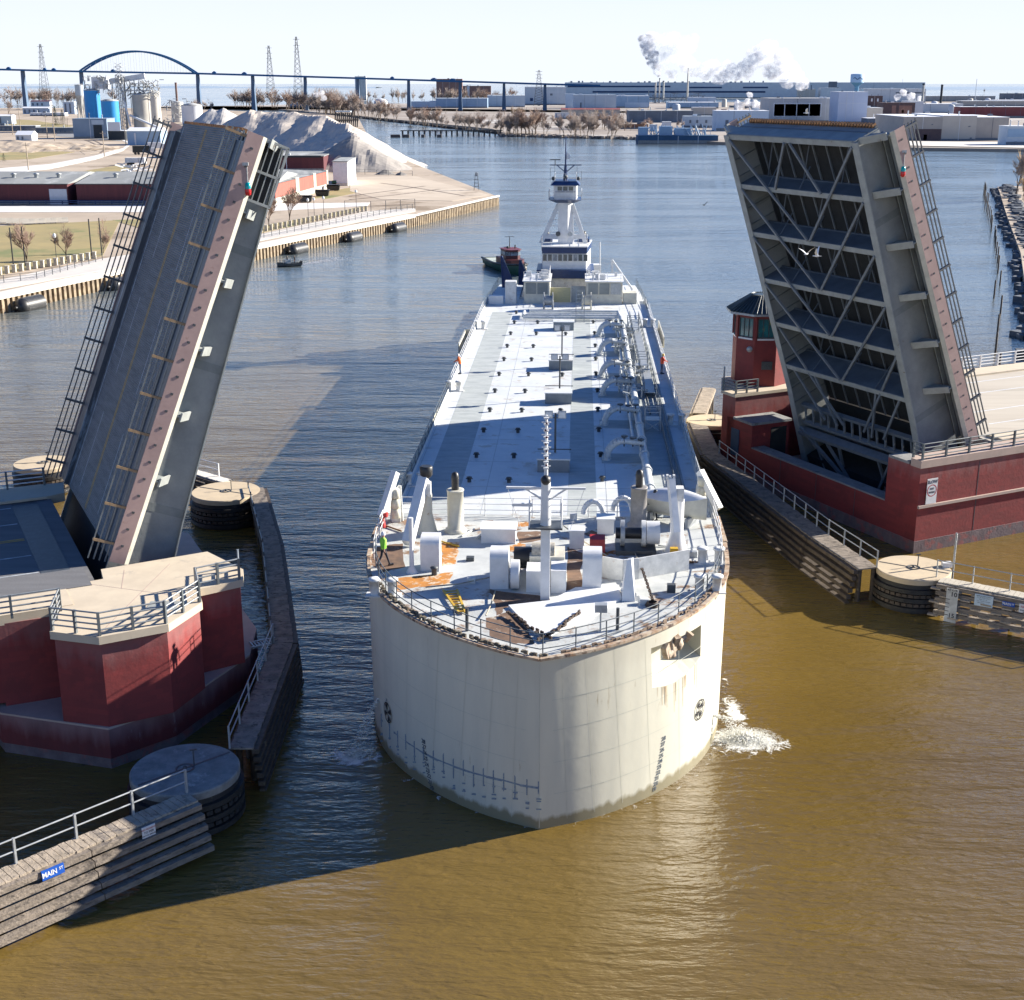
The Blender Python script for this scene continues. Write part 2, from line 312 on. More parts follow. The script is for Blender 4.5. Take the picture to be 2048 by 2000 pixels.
for pts, m_, nm in (([(225, 440), (330, 436), (420, 432), (500, 436), (500, 450), (300, 462)], GRASS, 'dry_grass'), ([(-60, 300), (60, 300), (150, 304), (60, 318), (-60, 322)], GRASS, 'dry_grass'), ([(150, 296), (205, 292), (225, 300), (170, 309)], SAND, 'bare_soil'), ([(-60, 362), (120, 350), (240, 330), (280, 338), (160, 352), (-60, 366)], GRASS, 'dry_grass'), ([(705, 372), (760, 362), (800, 372), (760, 380)], GRASS, 'weed_patch'), ([(640, 386), (705, 374), (730, 382), (650, 398)], GRASS, 'weed_patch'), ([(-60, 236), (60, 240), (150, 252), (60, 262), (-60, 262)], GRASS, 'dry_grass'), ([(120, 262), (250, 276), (240, 282), (110, 272)], CONCG, 'rail_yard')):
    sheet(nm, [Pz(*q) for q in pts], QZ + .002, m_)
DTRK = mat('dark_wheel_track', (.13,.10,.08), (.22,.17,.13), .4, .95)
for q0_, q1_, q2_ in (((170, 280), (208, 292), (190, 302)), ((188, 281), (222, 294), (200, 306)), ((850, 372), (780, 382), (700, 392)), ((880, 378), (800, 390), (700, 399)), ((760, 366), (840, 376), (930, 392))):
    a_, b_, c_ = Pz(*q0_), Pz(*q1_), Pz(*q2_); o = MB(); pv = None
    for k in range(13):
        t_ = k/12; q = a_*(1-t_)**2 + b_*2*t_*(1-t_) + c_*t_*t_
        if pv is not None: d_ = (q-pv).normalized(); n_ = V((-d_.y, d_.x, 0))*.55; o.prism([(v.x, v.y) for v in (pv-n_, q-n_, q+n_, pv+n_)], QZ-.03, QZ+.009)
        pv = q
    structure(o.build('wheel_track', DTRK))
# curved bright road
cp = [(-60, 348), (100, 333), (190, 315), (245, 299), (262, 287), (235, 275), (160, 272)]; wd = [13, 10, 8, 6, 3.5, 3, 2.5]
up = [Pz(x, y - d/2) for (x, y), d in zip(cp, wd)]; dn = [Pz(x, y + d/2) for (x, y), d in zip(cp, wd)]
o = MB()
for i in range(len(cp) - 1): o.prism([(q.x, q.y) for q in (dn[i], dn[i+1], up[i+1], up[i])], QZ - .05, QZ + .006)
structure(o.build('road', SNOWR))
# quay wall: cap + corrugated sheet piling
CAP = mat('white_quay_cap', (.74,.70,.62), (.62,.57,.50), .3, .85)
q0 = thing('quay_wall', 'corrugated sheet pile quay with a white concrete cap along the left bank', 'quay wall', quay[1])
o = MB()
for a, b in zip(quay, quay[1:]):
    d = (b - a); L_ = d.length; d.normalize(); nrm = V((-d.y, d.x, 0)); 
    p = [a, b, b + nrm*2.2, a + nrm*2.2]
    if (b - quay[-1]).length > 1: o.prism([(q.x, q.y) for q in p], QZ - .55, QZ + .12)
    else: o.prism([(q.x, q.y) for q in [a, b, b + nrm*.5, a + nrm*.5]], QZ - .3, QZ + .10)
o.build('cap', CAP, q0, True)
o = MB()
for a, b in zip(quay, quay[1:]):
    d = (b - a); L_ = d.length; d.normalize(); nrm = V((-d.y, d.x, 0)); k = int(L_/1.15)
    for i in range(k):
        c = a + d*((i + .5)*L_/k) + nrm*.25
        o.cbox((c.x, c.y, .55), (.55, .45, 3.0), math.atan2(d.y, d.x))
        o.cbox((c.x + nrm.x*.3, c.y + nrm.y*.3, .55), (L_/k, .12, 3.0), math.atan2(d.y, d.x))
o.build('sheet_piling', SHEETP, q0, True)
rr = MB()
# ------------------------------------------------------------ bascule leaves  (local: x along the leaf to the tip, y across, z deck normal)
GRATE = mat('steel_grating_deck', (.19,.195,.20), (.10,.105,.11), .9, .6, st=(3.5,.5,1), c3=(.17,.18,.185), sc3=.8, th3=.60, wave=(2.5, 'X', .5))
SIDEW = mat('sidewalk_plate', (.09,.10,.115), (.05,.06,.075), .8, .5, st=(.15,3.5,1), c3=(.30,.38,.45), sc3=.9, th3=.61)
LANE = mat('lane_paint', (.55,.58,.60), (.25,.27,.28), 3, .7, st=(.5,1,1))
YLINE = mat('yellow_line_paint', (.62,.36,.06), (.38,.23,.06), 3, .7)
RAILG = mat('bridge_rail_paint', (.16,.18,.19), (.12,.135,.14), 3, .45, metal=.2)
RAILB = mat('aluminium_rail', (.34,.36,.37), (.25,.27,.28), 3, .4, metal=.3)
RAILN = mat('silhouette_rail', (.12,.13,.14), (.08,.085,.09), 3, .5)
POSTB = mat('rail_post_paint', (.33,.22,.12), (.22,.15,.09), 4, .6)
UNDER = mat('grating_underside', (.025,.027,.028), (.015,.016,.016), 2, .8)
TL, HW, GY = 24.3, 9.1, 7.2
def D(t): return 2.3 + (24.2 - t)*.055 if t > 2.5 else 3.5 + (2.5 - t)*.10
BT = [24.1, 20.2, 16.3, 12.4, 8.6, 4.8]
def make_leaf(m, label):
    L = thing('bascule_leaf', label, 'drawbridge leaf', mat=m)
    o = MB(); o.box(0, -6.9, -.22, TL, 6.9, 0); o.build('roadway', GRATE, L)
    for y, m_, ln in ((.52, YLINE, 1), (.78, YLINE, 1), (6.35, LANE, 1), (-6.2, LANE, 1), (3.7, LANE, 0), (-2.7, LANE, 0)):
        o = MB()
        if ln: o.box(.2, y-.06, .002, TL-.2, y+.06, .006)
        else:
            t = .8
            while t < TL*.72: o.box(t, y-.05, .002, t + 5.0, y+.05, .006); t += 7.5
        o.build('lane_line', m_, L)
    for sgn in (-1, 1):
        o = MB(); o.box(0, sgn*6.9, -.15, TL-.6, sgn*HW, .16); o.box(0, sgn*6.9, .16, TL-.6, sgn*7.1, .3); o.build('sidewalk', SIDEW, L)
        o = MB(); o.box(-.1, sgn*(HW), -.62, TL-.05, sgn*(HW+.1), .24)          # fascia with a 45 degree drip edge
        f = o.build('fascia', PINK, L)
        o = MB()
        for k in range(24): o.cbox((.9 + k*.98, sgn*(HW+.115), -.2), (.12, .03, .14))
        o.build('bolt_plate', DARKST, f)
        o = MB(); ya, yb = sgn*(HW+.10), sgn*(HW-.08)
        o.add([(-.1, ya, -.62), (-.1, yb, -.88), (-.1, yb, -.62), (TL-.05, ya, -.62), (TL-.05, yb, -.88), (TL-.05, yb, -.62)], [(0,1,2), (3,5,4), (0,3,4,1), (1,4,5,2), (2,5,3,0)])
        o.build('drip_edge', CREAM, f)
        # main girder: web, flanges, splice plates
        g = MB(); ts = [TL-.2, 20, 16, 12, 8, 5, 2.5, 0, -3, -6]
        for a, b in zip(ts, ts[1:]):
            y0, y1 = sgn*GY - .09, sgn*GY + .09
            vs = [(a, y0, -D(a)), (a, y1, -D(a)), (a, y1, -.22), (a, y0, -.22), (b, y0, -D(b)), (b, y1, -D(b)), (b, y1, -.22), (b, y0, -.22)]
            g.add(vs, [(0,1,2,3), (7,6,5,4), (4,5,1,0), (5,6,2,1), (6,7,3,2), (7,4,0,3)])
        gw = g.build('main_girder', GIRDW, L)
        g = MB()
        for a, b in zip(ts, ts[1:]): g.beam((a, sgn*GY, -D(a)-.04), (b, sgn*GY, -D(b)-.04), .62, .08, up=(0,0,1))
        g.build('bottom_flange', GIRDL, gw)
        g = MB()
        for t in [x*1.3 for x in range(1, 18)]:
            g.box(t-.02, sgn*GY + (.09 if sgn < 0 else -.09), -D(t)+.04, t+.02, sgn*(GY-.24), -.3)
        for t in (3.0, 11.5, 18.2):
            g.box(t-.25, sgn*GY-.105, -D(t)+.05, t+.25, sgn*GY+.105, -.3)
        g.build('stiffener', GIRD, gw)
        g = MB()
        for yy in (7.75, 8.35, 8.8): g.box(0, sgn*yy-.05, -.75 if yy > 8.5 else -.5, TL-.4, sgn*yy+.05, -.18)
        g.build('sidewalk_stringer', GIRD, L)
        # railing
        zt = 1.35
        ra = []; RM = RAILG if sgn < 0 else RAILN; PM_ = POSTB if sgn < 0 else RAILN  # one edge's rails toned darker, as if silhouetted against the sky
        for z in (.42, .73, 1.04, zt):
            r = MB(); r.box(-.2, sgn*(HW-.06)-.04, z-.035, TL-.1, sgn*(HW-.06)+.04, z+.035); ra.append(r)
        rl = thing('railing', None, None, mat=M4.Identity(4)); rl.parent = L; ROOT[rl.name] = ROOT[L.name]
        for r in ra: r.build('rail', RM, rl)
        p = MB(); p.box(-.07, sgn*(HW-.06)-.09, .16, .07, sgn*(HW-.06)+.09, zt+.06); p0 = None
        for k in range(12):
            t = 24.0 - 2.1*k if k else 23.95
            if p0 is None: p0 = p.build('post', PM_, rl); q = p0
            else: q = p0.copy(); COL.objects.link(q)
            q.location = (t, 0, 0)
    # floor beams, brackets, lateral bracing
    for i, t in enumerate(BT):
        d = D(t); b = MB(); b.box(t-.05, -GY+.1, -d+.06, t+.05, GY-.1, -.95); b.box(t-.14, -GY+.1, -1.02, t+.14, GY-.1, -.94)
        fb = b.build('floor_beam', FBM, L)
        b = MB(); b.box(t-.34, -GY+.31, -d-.02, t+.05, GY-.31, -d+.06); b.build('beam_flange', GIRDL, fb)
        for sgn in (-1, 1):
            b = MB(); y0, y1 = sgn*(GY+.1), sgn*(HW-.12)
            vs = []
            for dx in (-.05, .05): vs += [(t+dx, y0, -1.0), (t+dx, y0, -2.0), (t+dx, y1, -1.15), (t+dx, y1, -.7)]
            b.add(vs, [(0,1,2,3), (7,6,5,4), (0,4,5,1), (1,5,6,2), (2,6,7,3), (3,7,4,0)])
            bk = b.build('sidewalk_bracket', GIRD, L)
            b = MB(); b.beam((t-.02, y0, -2.03), (t-.02, y1-sgn*.55, -1.42), .5, .10, up=(0,0,1)); b.beam((t-.02, y1-sgn*.55, -1.42), (t-.02, y1, -1.12), .5, .10, up=(0,0,1))
            b.build('bracket_flange', CLEANW if False else GIRDL, bk)
    b = MB()
    for k in range(-4, 5): b.box(0, k*1.5-.05, -.42, TL-.3, k*1.5+.05, -.22)
    b.build('stringer', BRC, L)
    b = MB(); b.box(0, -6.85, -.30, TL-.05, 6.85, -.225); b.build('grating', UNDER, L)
    def brace(p, q, w_=.17):
        b = MB(); b.beam(p, q, w_, .14, up=(0,0,1)); b.build('lateral_brace', BRC, L)
    for i in range(4):
        t0, t1, t2 = BT[i], BT[i+1], BT[i+2]
        for sgn in (-1, 1): brace((t0-.3, sgn*(GY-.3), -D(t0)-.12), (t2+.1, sgn*.12, -D(t2)-.12))
    for sgn in (-1, 1):
        brace((BT[0]-.3, sgn*.3, -D(BT[0])-.12), (BT[1], sgn*2.6, -D(BT[1])-.12))
        brace((BT[4]-.3, sgn*(GY-.3), -D(BT[4])+.1), (.6, sgn*1.2, -3.6))
        brace((BT[5]-.2, sgn*(GY-1.0), -D(BT[5])+.1), (.5, sgn*3.4, -3.6))
        brace((BT[5]-.2, sgn*(GY-3.6), -D(BT[5])+.1), (.3, sgn*2.0, -3.6))
    # cross frames between floor beams (light sway members)
    b = MB()
    for i in range(5):
        a, c = BT[i+1], BT[i]
        for k in range(-1, 2): b.beam((a+.1, k*4.2-1.2, -1.0), (c-.1, k*4.2+1.2, -1.05), .08, .08)
        for k in range(-1, 2): b.beam((a+.1, k*3.6, -D(a)+.1), (a+1.2, k*3.6, -1.0), .06, .06)
    b.build('sway_bracing', FBM, L)
    # tip beam with finger joint
    b = MB(); b.box(TL-.25, -GY, -2.3, TL-.1, GY, -.25); b.build('tip_beam', GIRD, L)
    b = MB()
    for k in range(46): b.box(TL-.1, -6.8+k*.3, -.35, TL+.16, -6.8+k*.3+.15, -.02)
    b.build('finger_joint', RUST, L)
    # ladder-like machinery truss and counterweight arms below the deck end
    b = MB(); b.box(.7, -GY+.3, -3.15, .95, GY-.3, -2.75); b.box(-.75, -GY+.3, -3.5, -.5, GY-.3, -3.1)
    for k in range(15): b.beam((.8, -GY+.7+k*.95, -3.0), (-.6, -GY+.7+k*.95, -3.35), .14, .14)
    b.build('machinery_truss', BRC, L)
    b = MB(); b.box(-1.5, -GY+.2, -4.1, -1.2, GY-.2, -3.3)
    for sgn in (-1, 1):
        b.beam((-.9, sgn*(GY-.4), -3.9), (-6.0, sgn*.3, -4.3), .34, .2); b.beam((-1.4, sgn*3.8, -3.9), (-6.2, sgn*.5, -4.3), .2, .2)
        b.beam((-1.4, sgn*2.3, -3.8), (-6.4, sgn*2.6, -4.0), .2, .2); b.beam((-1.4, sgn*5.4, -3.8), (-6.4, sgn*4.6, -4.0), .2, .2)
    b.build('counterweight_truss', BRC, L)
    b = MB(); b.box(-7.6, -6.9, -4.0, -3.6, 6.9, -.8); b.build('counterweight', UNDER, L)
    b = MB(); b.box(-3.3, -6.8, -.5, -.05, 6.8, -.4); b.build('dark_gap_panel', UNDER, L)  # added near-black panel, keeps the gap under the deck end dark
    return L
def leafmat(origin, alpha, beta, sg):
    a, b = R(alpha), R(beta); u = V((math.cos(a), math.sin(a), 0)); z = V((0, 0, 1)); s = V((-math.sin(a), math.cos(a), 0))
    e = sg*u*math.cos(b) + z*math.sin(b); n = -sg*u*math.sin(b) + z*math.cos(b); yy = s if sg > 0 else -s
    return M4.Translation(origin) @ M4(((e.x, yy.x, n.x, 0), (e.y, yy.y, n.y, 0), (e.z, yy.z, n.z, 0), (0, 0, 0, 1)))
AL, AR = 26.0, 27.0
sL = V((-math.sin(R(AL)), math.cos(R(AL)), 0)); sR = V((-math.sin(R(AR)), math.cos(R(AR)), 0))
BL = P(227, 1120, 7); BR = P(1950, 877, 7)
ML = leafmat(BL + sL*HW, AL, 68, 1); MR = leafmat(BR + sR*HW, AR, 66.5, -1)
leaf_l = make_leaf(ML, 'raised drawbridge leaf with its road deck and yellow centre line facing the camera')
leaf_r = leaf_l.copy(); COL.objects.link(leaf_r); leaf_r.matrix_world = MR; ROOT[leaf_r.name] = MR.copy()
leaf_r['label'] = 'raised drawbridge leaf showing its dark girders and braced steel underside'
def rec(a, b, rt):
    for ch in list(a.children):
        d = ch.copy(); COL.objects.link(d); d.parent = b; ROOT[d.name] = rt; rec(ch, d, rt)
rec(leaf_l, leaf_r, MR.copy())
leaf_l['group'] = leaf_r['group'] = 'drawbridge leaves'
# open service frame at the near side of the left leaf's tip
b = MB()
y0 = -8.3
for z in (-1.0, -2.35): b.beam((20.9, y0, z), (24.2, y0, z), .12, .14)
for t in (20.9, 22.5, 24.2): b.beam((t, y0, -.8), (t, y0, -2.4), .12, .14, up=(1,0,0))
for z in (-1.3, -1.65, -2.0): b.beam((20.9, y0, z), (24.2, y0, z), .05, .06)
for t in (20.9, 24.2): b.beam((t, y0, -2.35), (t, -7.2, -2.35), .1, .1)
b.build('tip_service_frame', GIRDL, leaf_l)
b = MB(); b.box(21, -7.4, -2.3, 24.1, -7.32, -.9); b.build('tip_recess', UNDER, leaf_l)
# hanging navigation lights (green over red), one on the near edge of each leaf
for lf, px in ((leaf_l, (512, 340)), (leaf_r, (1798, 303))):
    base = ROOT[lf.name]; e0 = base @ V((22.6, -9.2 if lf is leaf_l else 9.2, -.2))
    nl = MB(); nl.tube(e0, e0 - V((0, 0, 1.0)), .03, n=6); nl.box(e0.x-.25, e0.y-.1, e0.z-.08, e0.x+.1, e0.y+.1, e0.z+.08)
    nv = nl.build('navigation_light', STEEL, lf, True)
    q = e0 - V((0, 0, .85))
    g_ = MB(); g_.lathe([(.06,-.1),(.14,-.15),(.16,-.36),(.15,-.44)], q, 10); g_.build('green_lens', mat('green_lens', (.0,.35,.38), (.0,.3,.3), 3, .2), nv, True)
    g_ = MB(); g_.lathe([(.15,-.44),(.17,-.56),(.15,-.74),(.06,-.80)], q, 10); g_.build('red_lens', mat('red_lens', (.6,.02,.02), (.5,.02,.02), 3, .2), nv, True)

# ------------------------------------------------------------ piers
BRICK = mat('red_painted_pier', (.26,.038,.036), (.19,.031,.031), .7, .75, c3=(.18,.03,.03), sc3=.5, th3=.55, bump=.12, bs=5, brick=(.9, .28, (.20,.034,.032), 'wall'))
BRICKS = mat('red_painted_concrete', (.19,.032,.032), (.12,.024,.026), .8, .75, c3=(.30,.23,.23), sc3=1.1, th3=.66, st=(1,1,.28), bump=.2)
add_stain(BRICK, 0, (.32,.25,.24), 2.2, 1.2, top=5.3, f=.22); add_stain(BRICKS, .0, (.36,.30,.30), 1.6, .9, top=1.1, f=.35)
STAIN = mat('waterline_stained_concrete', (.20,.15,.15), (.12,.085,.09), 1.2, .8, c3=(.28,.10,.09), sc3=1.0, th3=.55, bump=.3)
TOPC = mat('cream_concrete', (.60,.51,.38), (.52,.44,.33), .7, .85, c3=(.44,.38,.30), sc3=.5, th3=.62)
COPE = mat('coping_concrete', (.48,.36,.30), (.40,.31,.26), 1, .8)
ROADD = mat('bridge_road', (.16,.16,.165), (.12,.12,.125), .5, .85, st=(.3,3,1), bump=.1)
ROADL = mat('pale_road', (.50,.45,.37), (.43,.38,.31), .4, .9, st=(.2,2,1), c3=(.36,.32,.26), sc3=.3, th3=.6)
def railing(name, pts, h=1.2, nr=4, sp=1.6, label=None, cat='railing', parent=None, m=RAILB, r=.045, z0=None, group=None, postm=None, pr=.06):
    if parent is None: o = thing(name, label, cat, pts[0], group=group)
    else:
        o = bpy.data.objects.new(name, None); COL.objects.link(o); o.parent = parent; ROOT[o.name] = ROOT[parent.name]
        if label: o['label'] = label
    for k in range(nr):
        z = h*(k + 1)/nr if nr > 2 else h*(.5 if k == 0 else 1)
        b = MB()
        for a, c in zip(pts, pts[1:]): b.tube(V(a) + V((0,0,z)), V(c) + V((0,0,z)), r, n=5)
        b.build('rail', m, o, True)
    p0 = None
    for i, (a, c) in enumerate(zip(pts, pts[1:])):
        a, c = V(a), V(c); n = max(1, round((c - a).length/sp))
        for k in range(n + (1 if i == len(pts) - 2 else 0)):
            q = a.lerp(c, k/n); dz = math.atan2((c-a).y, (c-a).x)
            b = MB(); b.cbox((q.x, q.y, q.z + h/2), (pr*2, pr*2.4, h + .06), dz); b.build('post', postm or m, o, True)
    return o
# left pier
lp = thing('bridge_pier', 'dark red bridge pier with a faceted corner under the left drawbridge leaf', 'bridge pier', (-19.5, 62, 0), group='drawbridge piers')
base_poly = [(-25.4, 60.3), (-19.5, 58.6), (-16.9, 61.0), (-14.3, 67.3), (-14.6, 71), (-22.4, 88), (-38, 94), (-38, 62.5), (-26.2, 61.4)]
b = MB(); b.prism(base_poly, .55, 2.1); b.build('base', BRICKS, lp, True)
b = MB(); b.prism([(x + (.05 if x < -20 else -.04), y + .05) for x, y in base_poly], -2.5, .56); b.build('stained_footing', STAIN, lp, True)
b = MB(); b.prism([(x*1.0 + (.0), y - .0) for x, y in base_poly], 2.1, 2.2); b.build('ledge', COPE, lp, True)
octo = [(-21.9, 59.35), (-19.5, 58.75), (-16.75, 60.3), (-15.8, 63.1), (-16.3, 65.1), (-22, 66.5)]
b = MB(); b.prism(octo, 2.2, 6.6); b.build('corner_bastion', BRICK, lp, True)
blk = [(-16.4, 64.9), (-14.35, 66.3), (-14.65, 67.7), (-17.1, 70.4), (-22, 67.6), (-21.5, 62)]
b = MB(); b.prism(blk, 2.2, 6.6); b.build('bastion', BRICK, lp, True)
side = [(-22.3, 62.0), (-38, 55.0), (-38, 62.0), (-21.8, 67.0)]
side = [(-22.5, 62.0), (-25.3, 61.2), (-40, 54.2), (-44, 60), (-22, 67.5)]
b = MB(); b.prism([(-22.5, 62.2), (-25.3, 61.0), (-25.3, 64), (-22.5, 66)], 2.2, 6.59); b.prism([(-25.3, 61.0), (-44, 52), (-44, 56), (-25.3, 64.5)], 2.4, 6.59); b.build('approach_wall', BRICK, lp, True)
plat = [(-22.4, 61.9), (-22.05, 59.2), (-19.5, 58.5), (-16.6, 60.1), (-15.6, 63.0), (-16.2, 64.75), (-14.15, 66.2), (-14.45, 67.75), (-17.0, 70.6), (-22.1, 67.75), (-21.55, 66.3), (-23.4, 65.2)]
b = MB(); b.prism(plat, 6.6, 7.0); b.build('platform', TOPC, lp, True)
for (xa, ya), (xb, yb) in (((-22.0, 65.5), (-16.0, 63.5)), ((-19.6, 58.6), (-18.6, 68.6)), ((-17.2, 60.3), (-16.4, 64.5)), ((-20.8, 67.6), (-20.2, 64.9))):
    b = MB(); b.beam((xa, ya, 7.002), (xb, yb, 7.002), .04, .006); b.build('slab_joint', COPE, lp, True)
uL = V((math.cos(R(AL)), math.sin(R(AL)), 0)); nearE = V((-21.85, 66.0, 0)); 
def LQ(a, s, z=0): v = nearE + uL*a + sL*s; return (v.x, v.y) if z is None else V((v.x, v.y, z))
ap = thing('approach_road', 'shaded approach roadway with yellow line leading to the left drawbridge leaf', 'road deck', (-30, 70, 0))
b = MB(); b.prism([LQ(0, 0, None), LQ(0, 18.2, None), LQ(-40, 18.2, None), LQ(-40, 0, None)], 6.3, 6.86); b.build('slab', ROADD, ap, True)
b = MB(); b.prism([LQ(-.2, 16.6, None), LQ(-.2, 19.6, None), LQ(-40, 19.6, None), LQ(-40, 16.6, None)], 6.9, 7.06); b.prism([LQ(-.2, 16.6, None), LQ(-.2, 19.6, None), LQ(1.2, 19.4, None), LQ(.9, 17.0, None)], 6.5, 7.055); b.build('far_sidewalk', TOPC, ap, True)
b = MB(); b.prism([LQ(-.3, -.6, None), LQ(-.3, 2.3, None), LQ(-40, 2.3, None), LQ(-40, -.6, None)], 6.9, 7.04); b.build('near_sidewalk', ROADD, ap, True)
b = MB(); b.prism([LQ(-40, -3.0, None), LQ(-1.6, -3.0, None), LQ(-1.6, -.6, None), LQ(-40, -.6, None)], 6.5, 7.03); b.build('walkway', TOPC, ap, True)
b = MB(); b.prism([LQ(-2.4, 2.3, None), LQ(-2.4, 16.6, None), LQ(-.9, 16.6, None), LQ(-.9, 2.3, None)], 6.86, 6.875); b.build('expansion_joint', DARKST, ap, True)
for s_, m_ in ((8.9, YLINE), (9.15, YLINE), (3.0, LANE), (15.6, LANE), (12.2, LANE), (6.0, LANE)):
    b = MB(); b.prism([LQ(-2.5, s_, None), LQ(-2.5, s_+.12, None), LQ(-40, s_+.12, None), LQ(-40, s_, None)], 6.85, 6.872); b.build('lane_line', m_, ap, True)
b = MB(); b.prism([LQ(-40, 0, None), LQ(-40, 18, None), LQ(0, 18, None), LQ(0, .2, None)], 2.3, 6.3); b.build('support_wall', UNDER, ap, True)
# railings of the left pier
zt = 7.0
railing('parapet_railing', [V((-22.35, 61.8, zt)), V((-21.95, 59.35, zt)), V((-19.5, 58.68, zt)), V((-16.75, 60.2, zt)), V((-15.75, 63.0, zt))], 1.15, 4, 1.5, 'pale four bar railing round the faceted corner of the left red pier', m=RAILB, postm=RAILG)
railing('parapet_railing', [V((-15.75, 63.0, zt)), V((-16.3, 64.8, zt)), V((-14.35, 66.2, zt)), V((-14.65, 67.6, zt))], 1.15, 4, 1.3, 'pale four bar railing of the outer corner of the left pier nearest the ship', m=RAILB, postm=RAILG)
a0 = LQ(-1.7, -2.9, 7.03); railing('sidewalk_railing', [V((-22.35, 61.8, 7.03)), LQ(-25, -2.9, 7.03)], 1.15, 4, 2.2, 'pale railing along the near side of the left approach road', m=RAILB, postm=RAILG)
railing('sidewalk_railing', [LQ(0, 19.3, 7.06), LQ(-25, 19.3, 7.06)], 1.15, 4, 2.2, 'white railing along the far side of the left approach road', m=CLEANW, postm=RAILG)
b = MB(); b.box(-18.2, 61.9, 7.0, -16.7, 63.1, 7.012); tag(b.build('access_hatch', GIRDL), 'grey steel hatch lying flush in the left pier platform', 'hatch')
# right pier (frame: a along the approach, c along the channel face away from the camera)
C0 = P(1826, 1107, 0); ra = R(26.5); ua = V((math.cos(ra), math.sin(ra), 0)); ca = V((-math.sin(ra), math.cos(ra), 0))
def RQ(a, c, z=None): v = C0 + ua*a + ca*c; return (v.x, v.y) if z is None else V((v.x, v.y, z))
rp = thing('bridge_pier', 'brick red bridge pier with an open machinery pit under the right drawbridge leaf', 'bridge pier', C0, group='drawbridge piers')
b = MB(); b.prism([RQ(0, 0), RQ(60, 0), RQ(60, 1.2), RQ(3, 1.2), RQ(3, 3.3), RQ(0, 3.3)], .9, 6.3); b.build('near_wall', BRICK, rp, True)
b = MB(); b.prism([RQ(-.04, -.04), RQ(60, -.04), RQ(60, 28), RQ(3, 28), RQ(-.04, 23.9)], -2.5, .9); b.build('stained_footing', STAIN, rp, True)
b = MB(); b.prism([RQ(0, 3.3), RQ(1.1, 3.3), RQ(1.1, 19.5), RQ(0, 19.5)], .9, 3.0); b.build('low_channel_wall', BRICK, rp, True)
for a_ in (5.5, 11, 16.5, 22, 27.5, 33):
    b = MB(); b.prism([RQ(a_, -.012), RQ(a_+.05, -.012), RQ(a_+.05, 0), RQ(a_, 0)], .9, 6.3); b.build('expansion_joint', DARKST, rp, True)
for c_ in (6.5, 11, 15.5):
    b = MB(); b.prism([RQ(-.012, c_), RQ(0, c_), RQ(0, c_+.05), RQ(-.012, c_+.05)], .9, 3.0); b.build('expansion_joint', DARKST, rp, True)
b = MB(); b.prism([RQ(.02, 3.3), RQ(1.3, 3.3), RQ(1.3, 19.5), RQ(.02, 19.5)], 3.0, 3.12); b.build('low_wall_coping', CONCG, rp, True)
b = MB(); b.prism([RQ(0, 19.5), RQ(3.8, 19.5), RQ(3.8, 20.5), RQ(1.6, 20.5), RQ(1.6, 23), RQ(0, 23)], .9, 5.0); b.prism([RQ(0, 22), RQ(12, 22), RQ(12, 28), RQ(3, 28), RQ(0, 23.8)], .9, 6.85); b.build('machinery_house_wall', BRICK, rp, True)
b = MB(); b.prism([RQ(-.15, 19.3), RQ(3.9, 19.3), RQ(3.9, 22), RQ(-.15, 22)], 5.0, 5.2); b.build('machinery_house_roof', CONCG, rp, True)
b = MB(); b.prism([RQ(-.15, 21.9), RQ(12, 21.9), RQ(12, 28.2), RQ(2.9, 28.2), RQ(-.15, 23.9)], 6.85, 7.1); b.build('platform', TOPC, rp, True)
b = MB(); b.prism([RQ(-.06, 21.2), RQ(-.02, 21.2), RQ(-.02, 22.3), RQ(-.06, 22.3)], 1.9, 4.2); b.build('blue_door', mat('blue_door', (.03,.07,.14), (.02,.05,.1), 2, .5), rp, True)
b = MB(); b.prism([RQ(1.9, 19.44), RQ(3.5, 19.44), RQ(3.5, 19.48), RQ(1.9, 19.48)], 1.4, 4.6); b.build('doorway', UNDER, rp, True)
b = MB(); b.prism([RQ(-.12, -.12), RQ(60, -.12), RQ(60, 1.4), RQ(9, 1.4), RQ(.9, 1.4), RQ(-.12, .9)], 6.3, 6.85); b.build('parapet_coping', COPE, rp, True)
b = MB(); b.prism([RQ(0, 1.2), RQ(1.6, 1.2), RQ(1.6, 3.3), RQ(0, 3.3)], 6.3, 6.5); b.build('corner_block_coping', CONCG, rp, True)
b = MB(); b.prism([RQ(0, -.16), RQ(60, -.16), RQ(60, 0), RQ(0, 0)], 3.35, 3.55); b.build('string_course', COPE, rp, True)
b = MB(); b.prism([RQ(8.3, 1.4), RQ(60, 1.4), RQ(60, 21.6), RQ(8.3, 21.6)], 5.9, 6.86); b.build('approach_slab', ROADL, rp, True)
b = MB(); b.prism([RQ(10.9, 1.4), RQ(12, 1.4), RQ(12, 22), RQ(10.9, 22)], -1, 5.89); b.build('pit_back_wall', CONCG, rp, True)
b = MB(); b.prism([RQ(1.1, 1.2), RQ(10.5, 1.2), RQ(10.5, 22), RQ(1.1, 22)], .9, 1.0); b.build('pit_floor', CONCG, rp, True)
b = MB(); b.prism([RQ(9, 19.2), RQ(60, 19.2), RQ(60, 21.6), RQ(9, 21.6)], 6.86, 7.02); b.prism([RQ(9, 1.41), RQ(60, 1.41), RQ(60, 3.0), RQ(9, 3.0)], 6.86, 7.02); b.build('sidewalk', TOPC, rp, True)
for s_ in (5.6, 9.0, 14.0, 17.4):
    b = MB(); b.prism([RQ(12, s_), RQ(60, s_), RQ(60, s_+.14), RQ(12, s_+.14)], 6.85, 6.872); b.build('lane_line', CLEANW, rp, True)
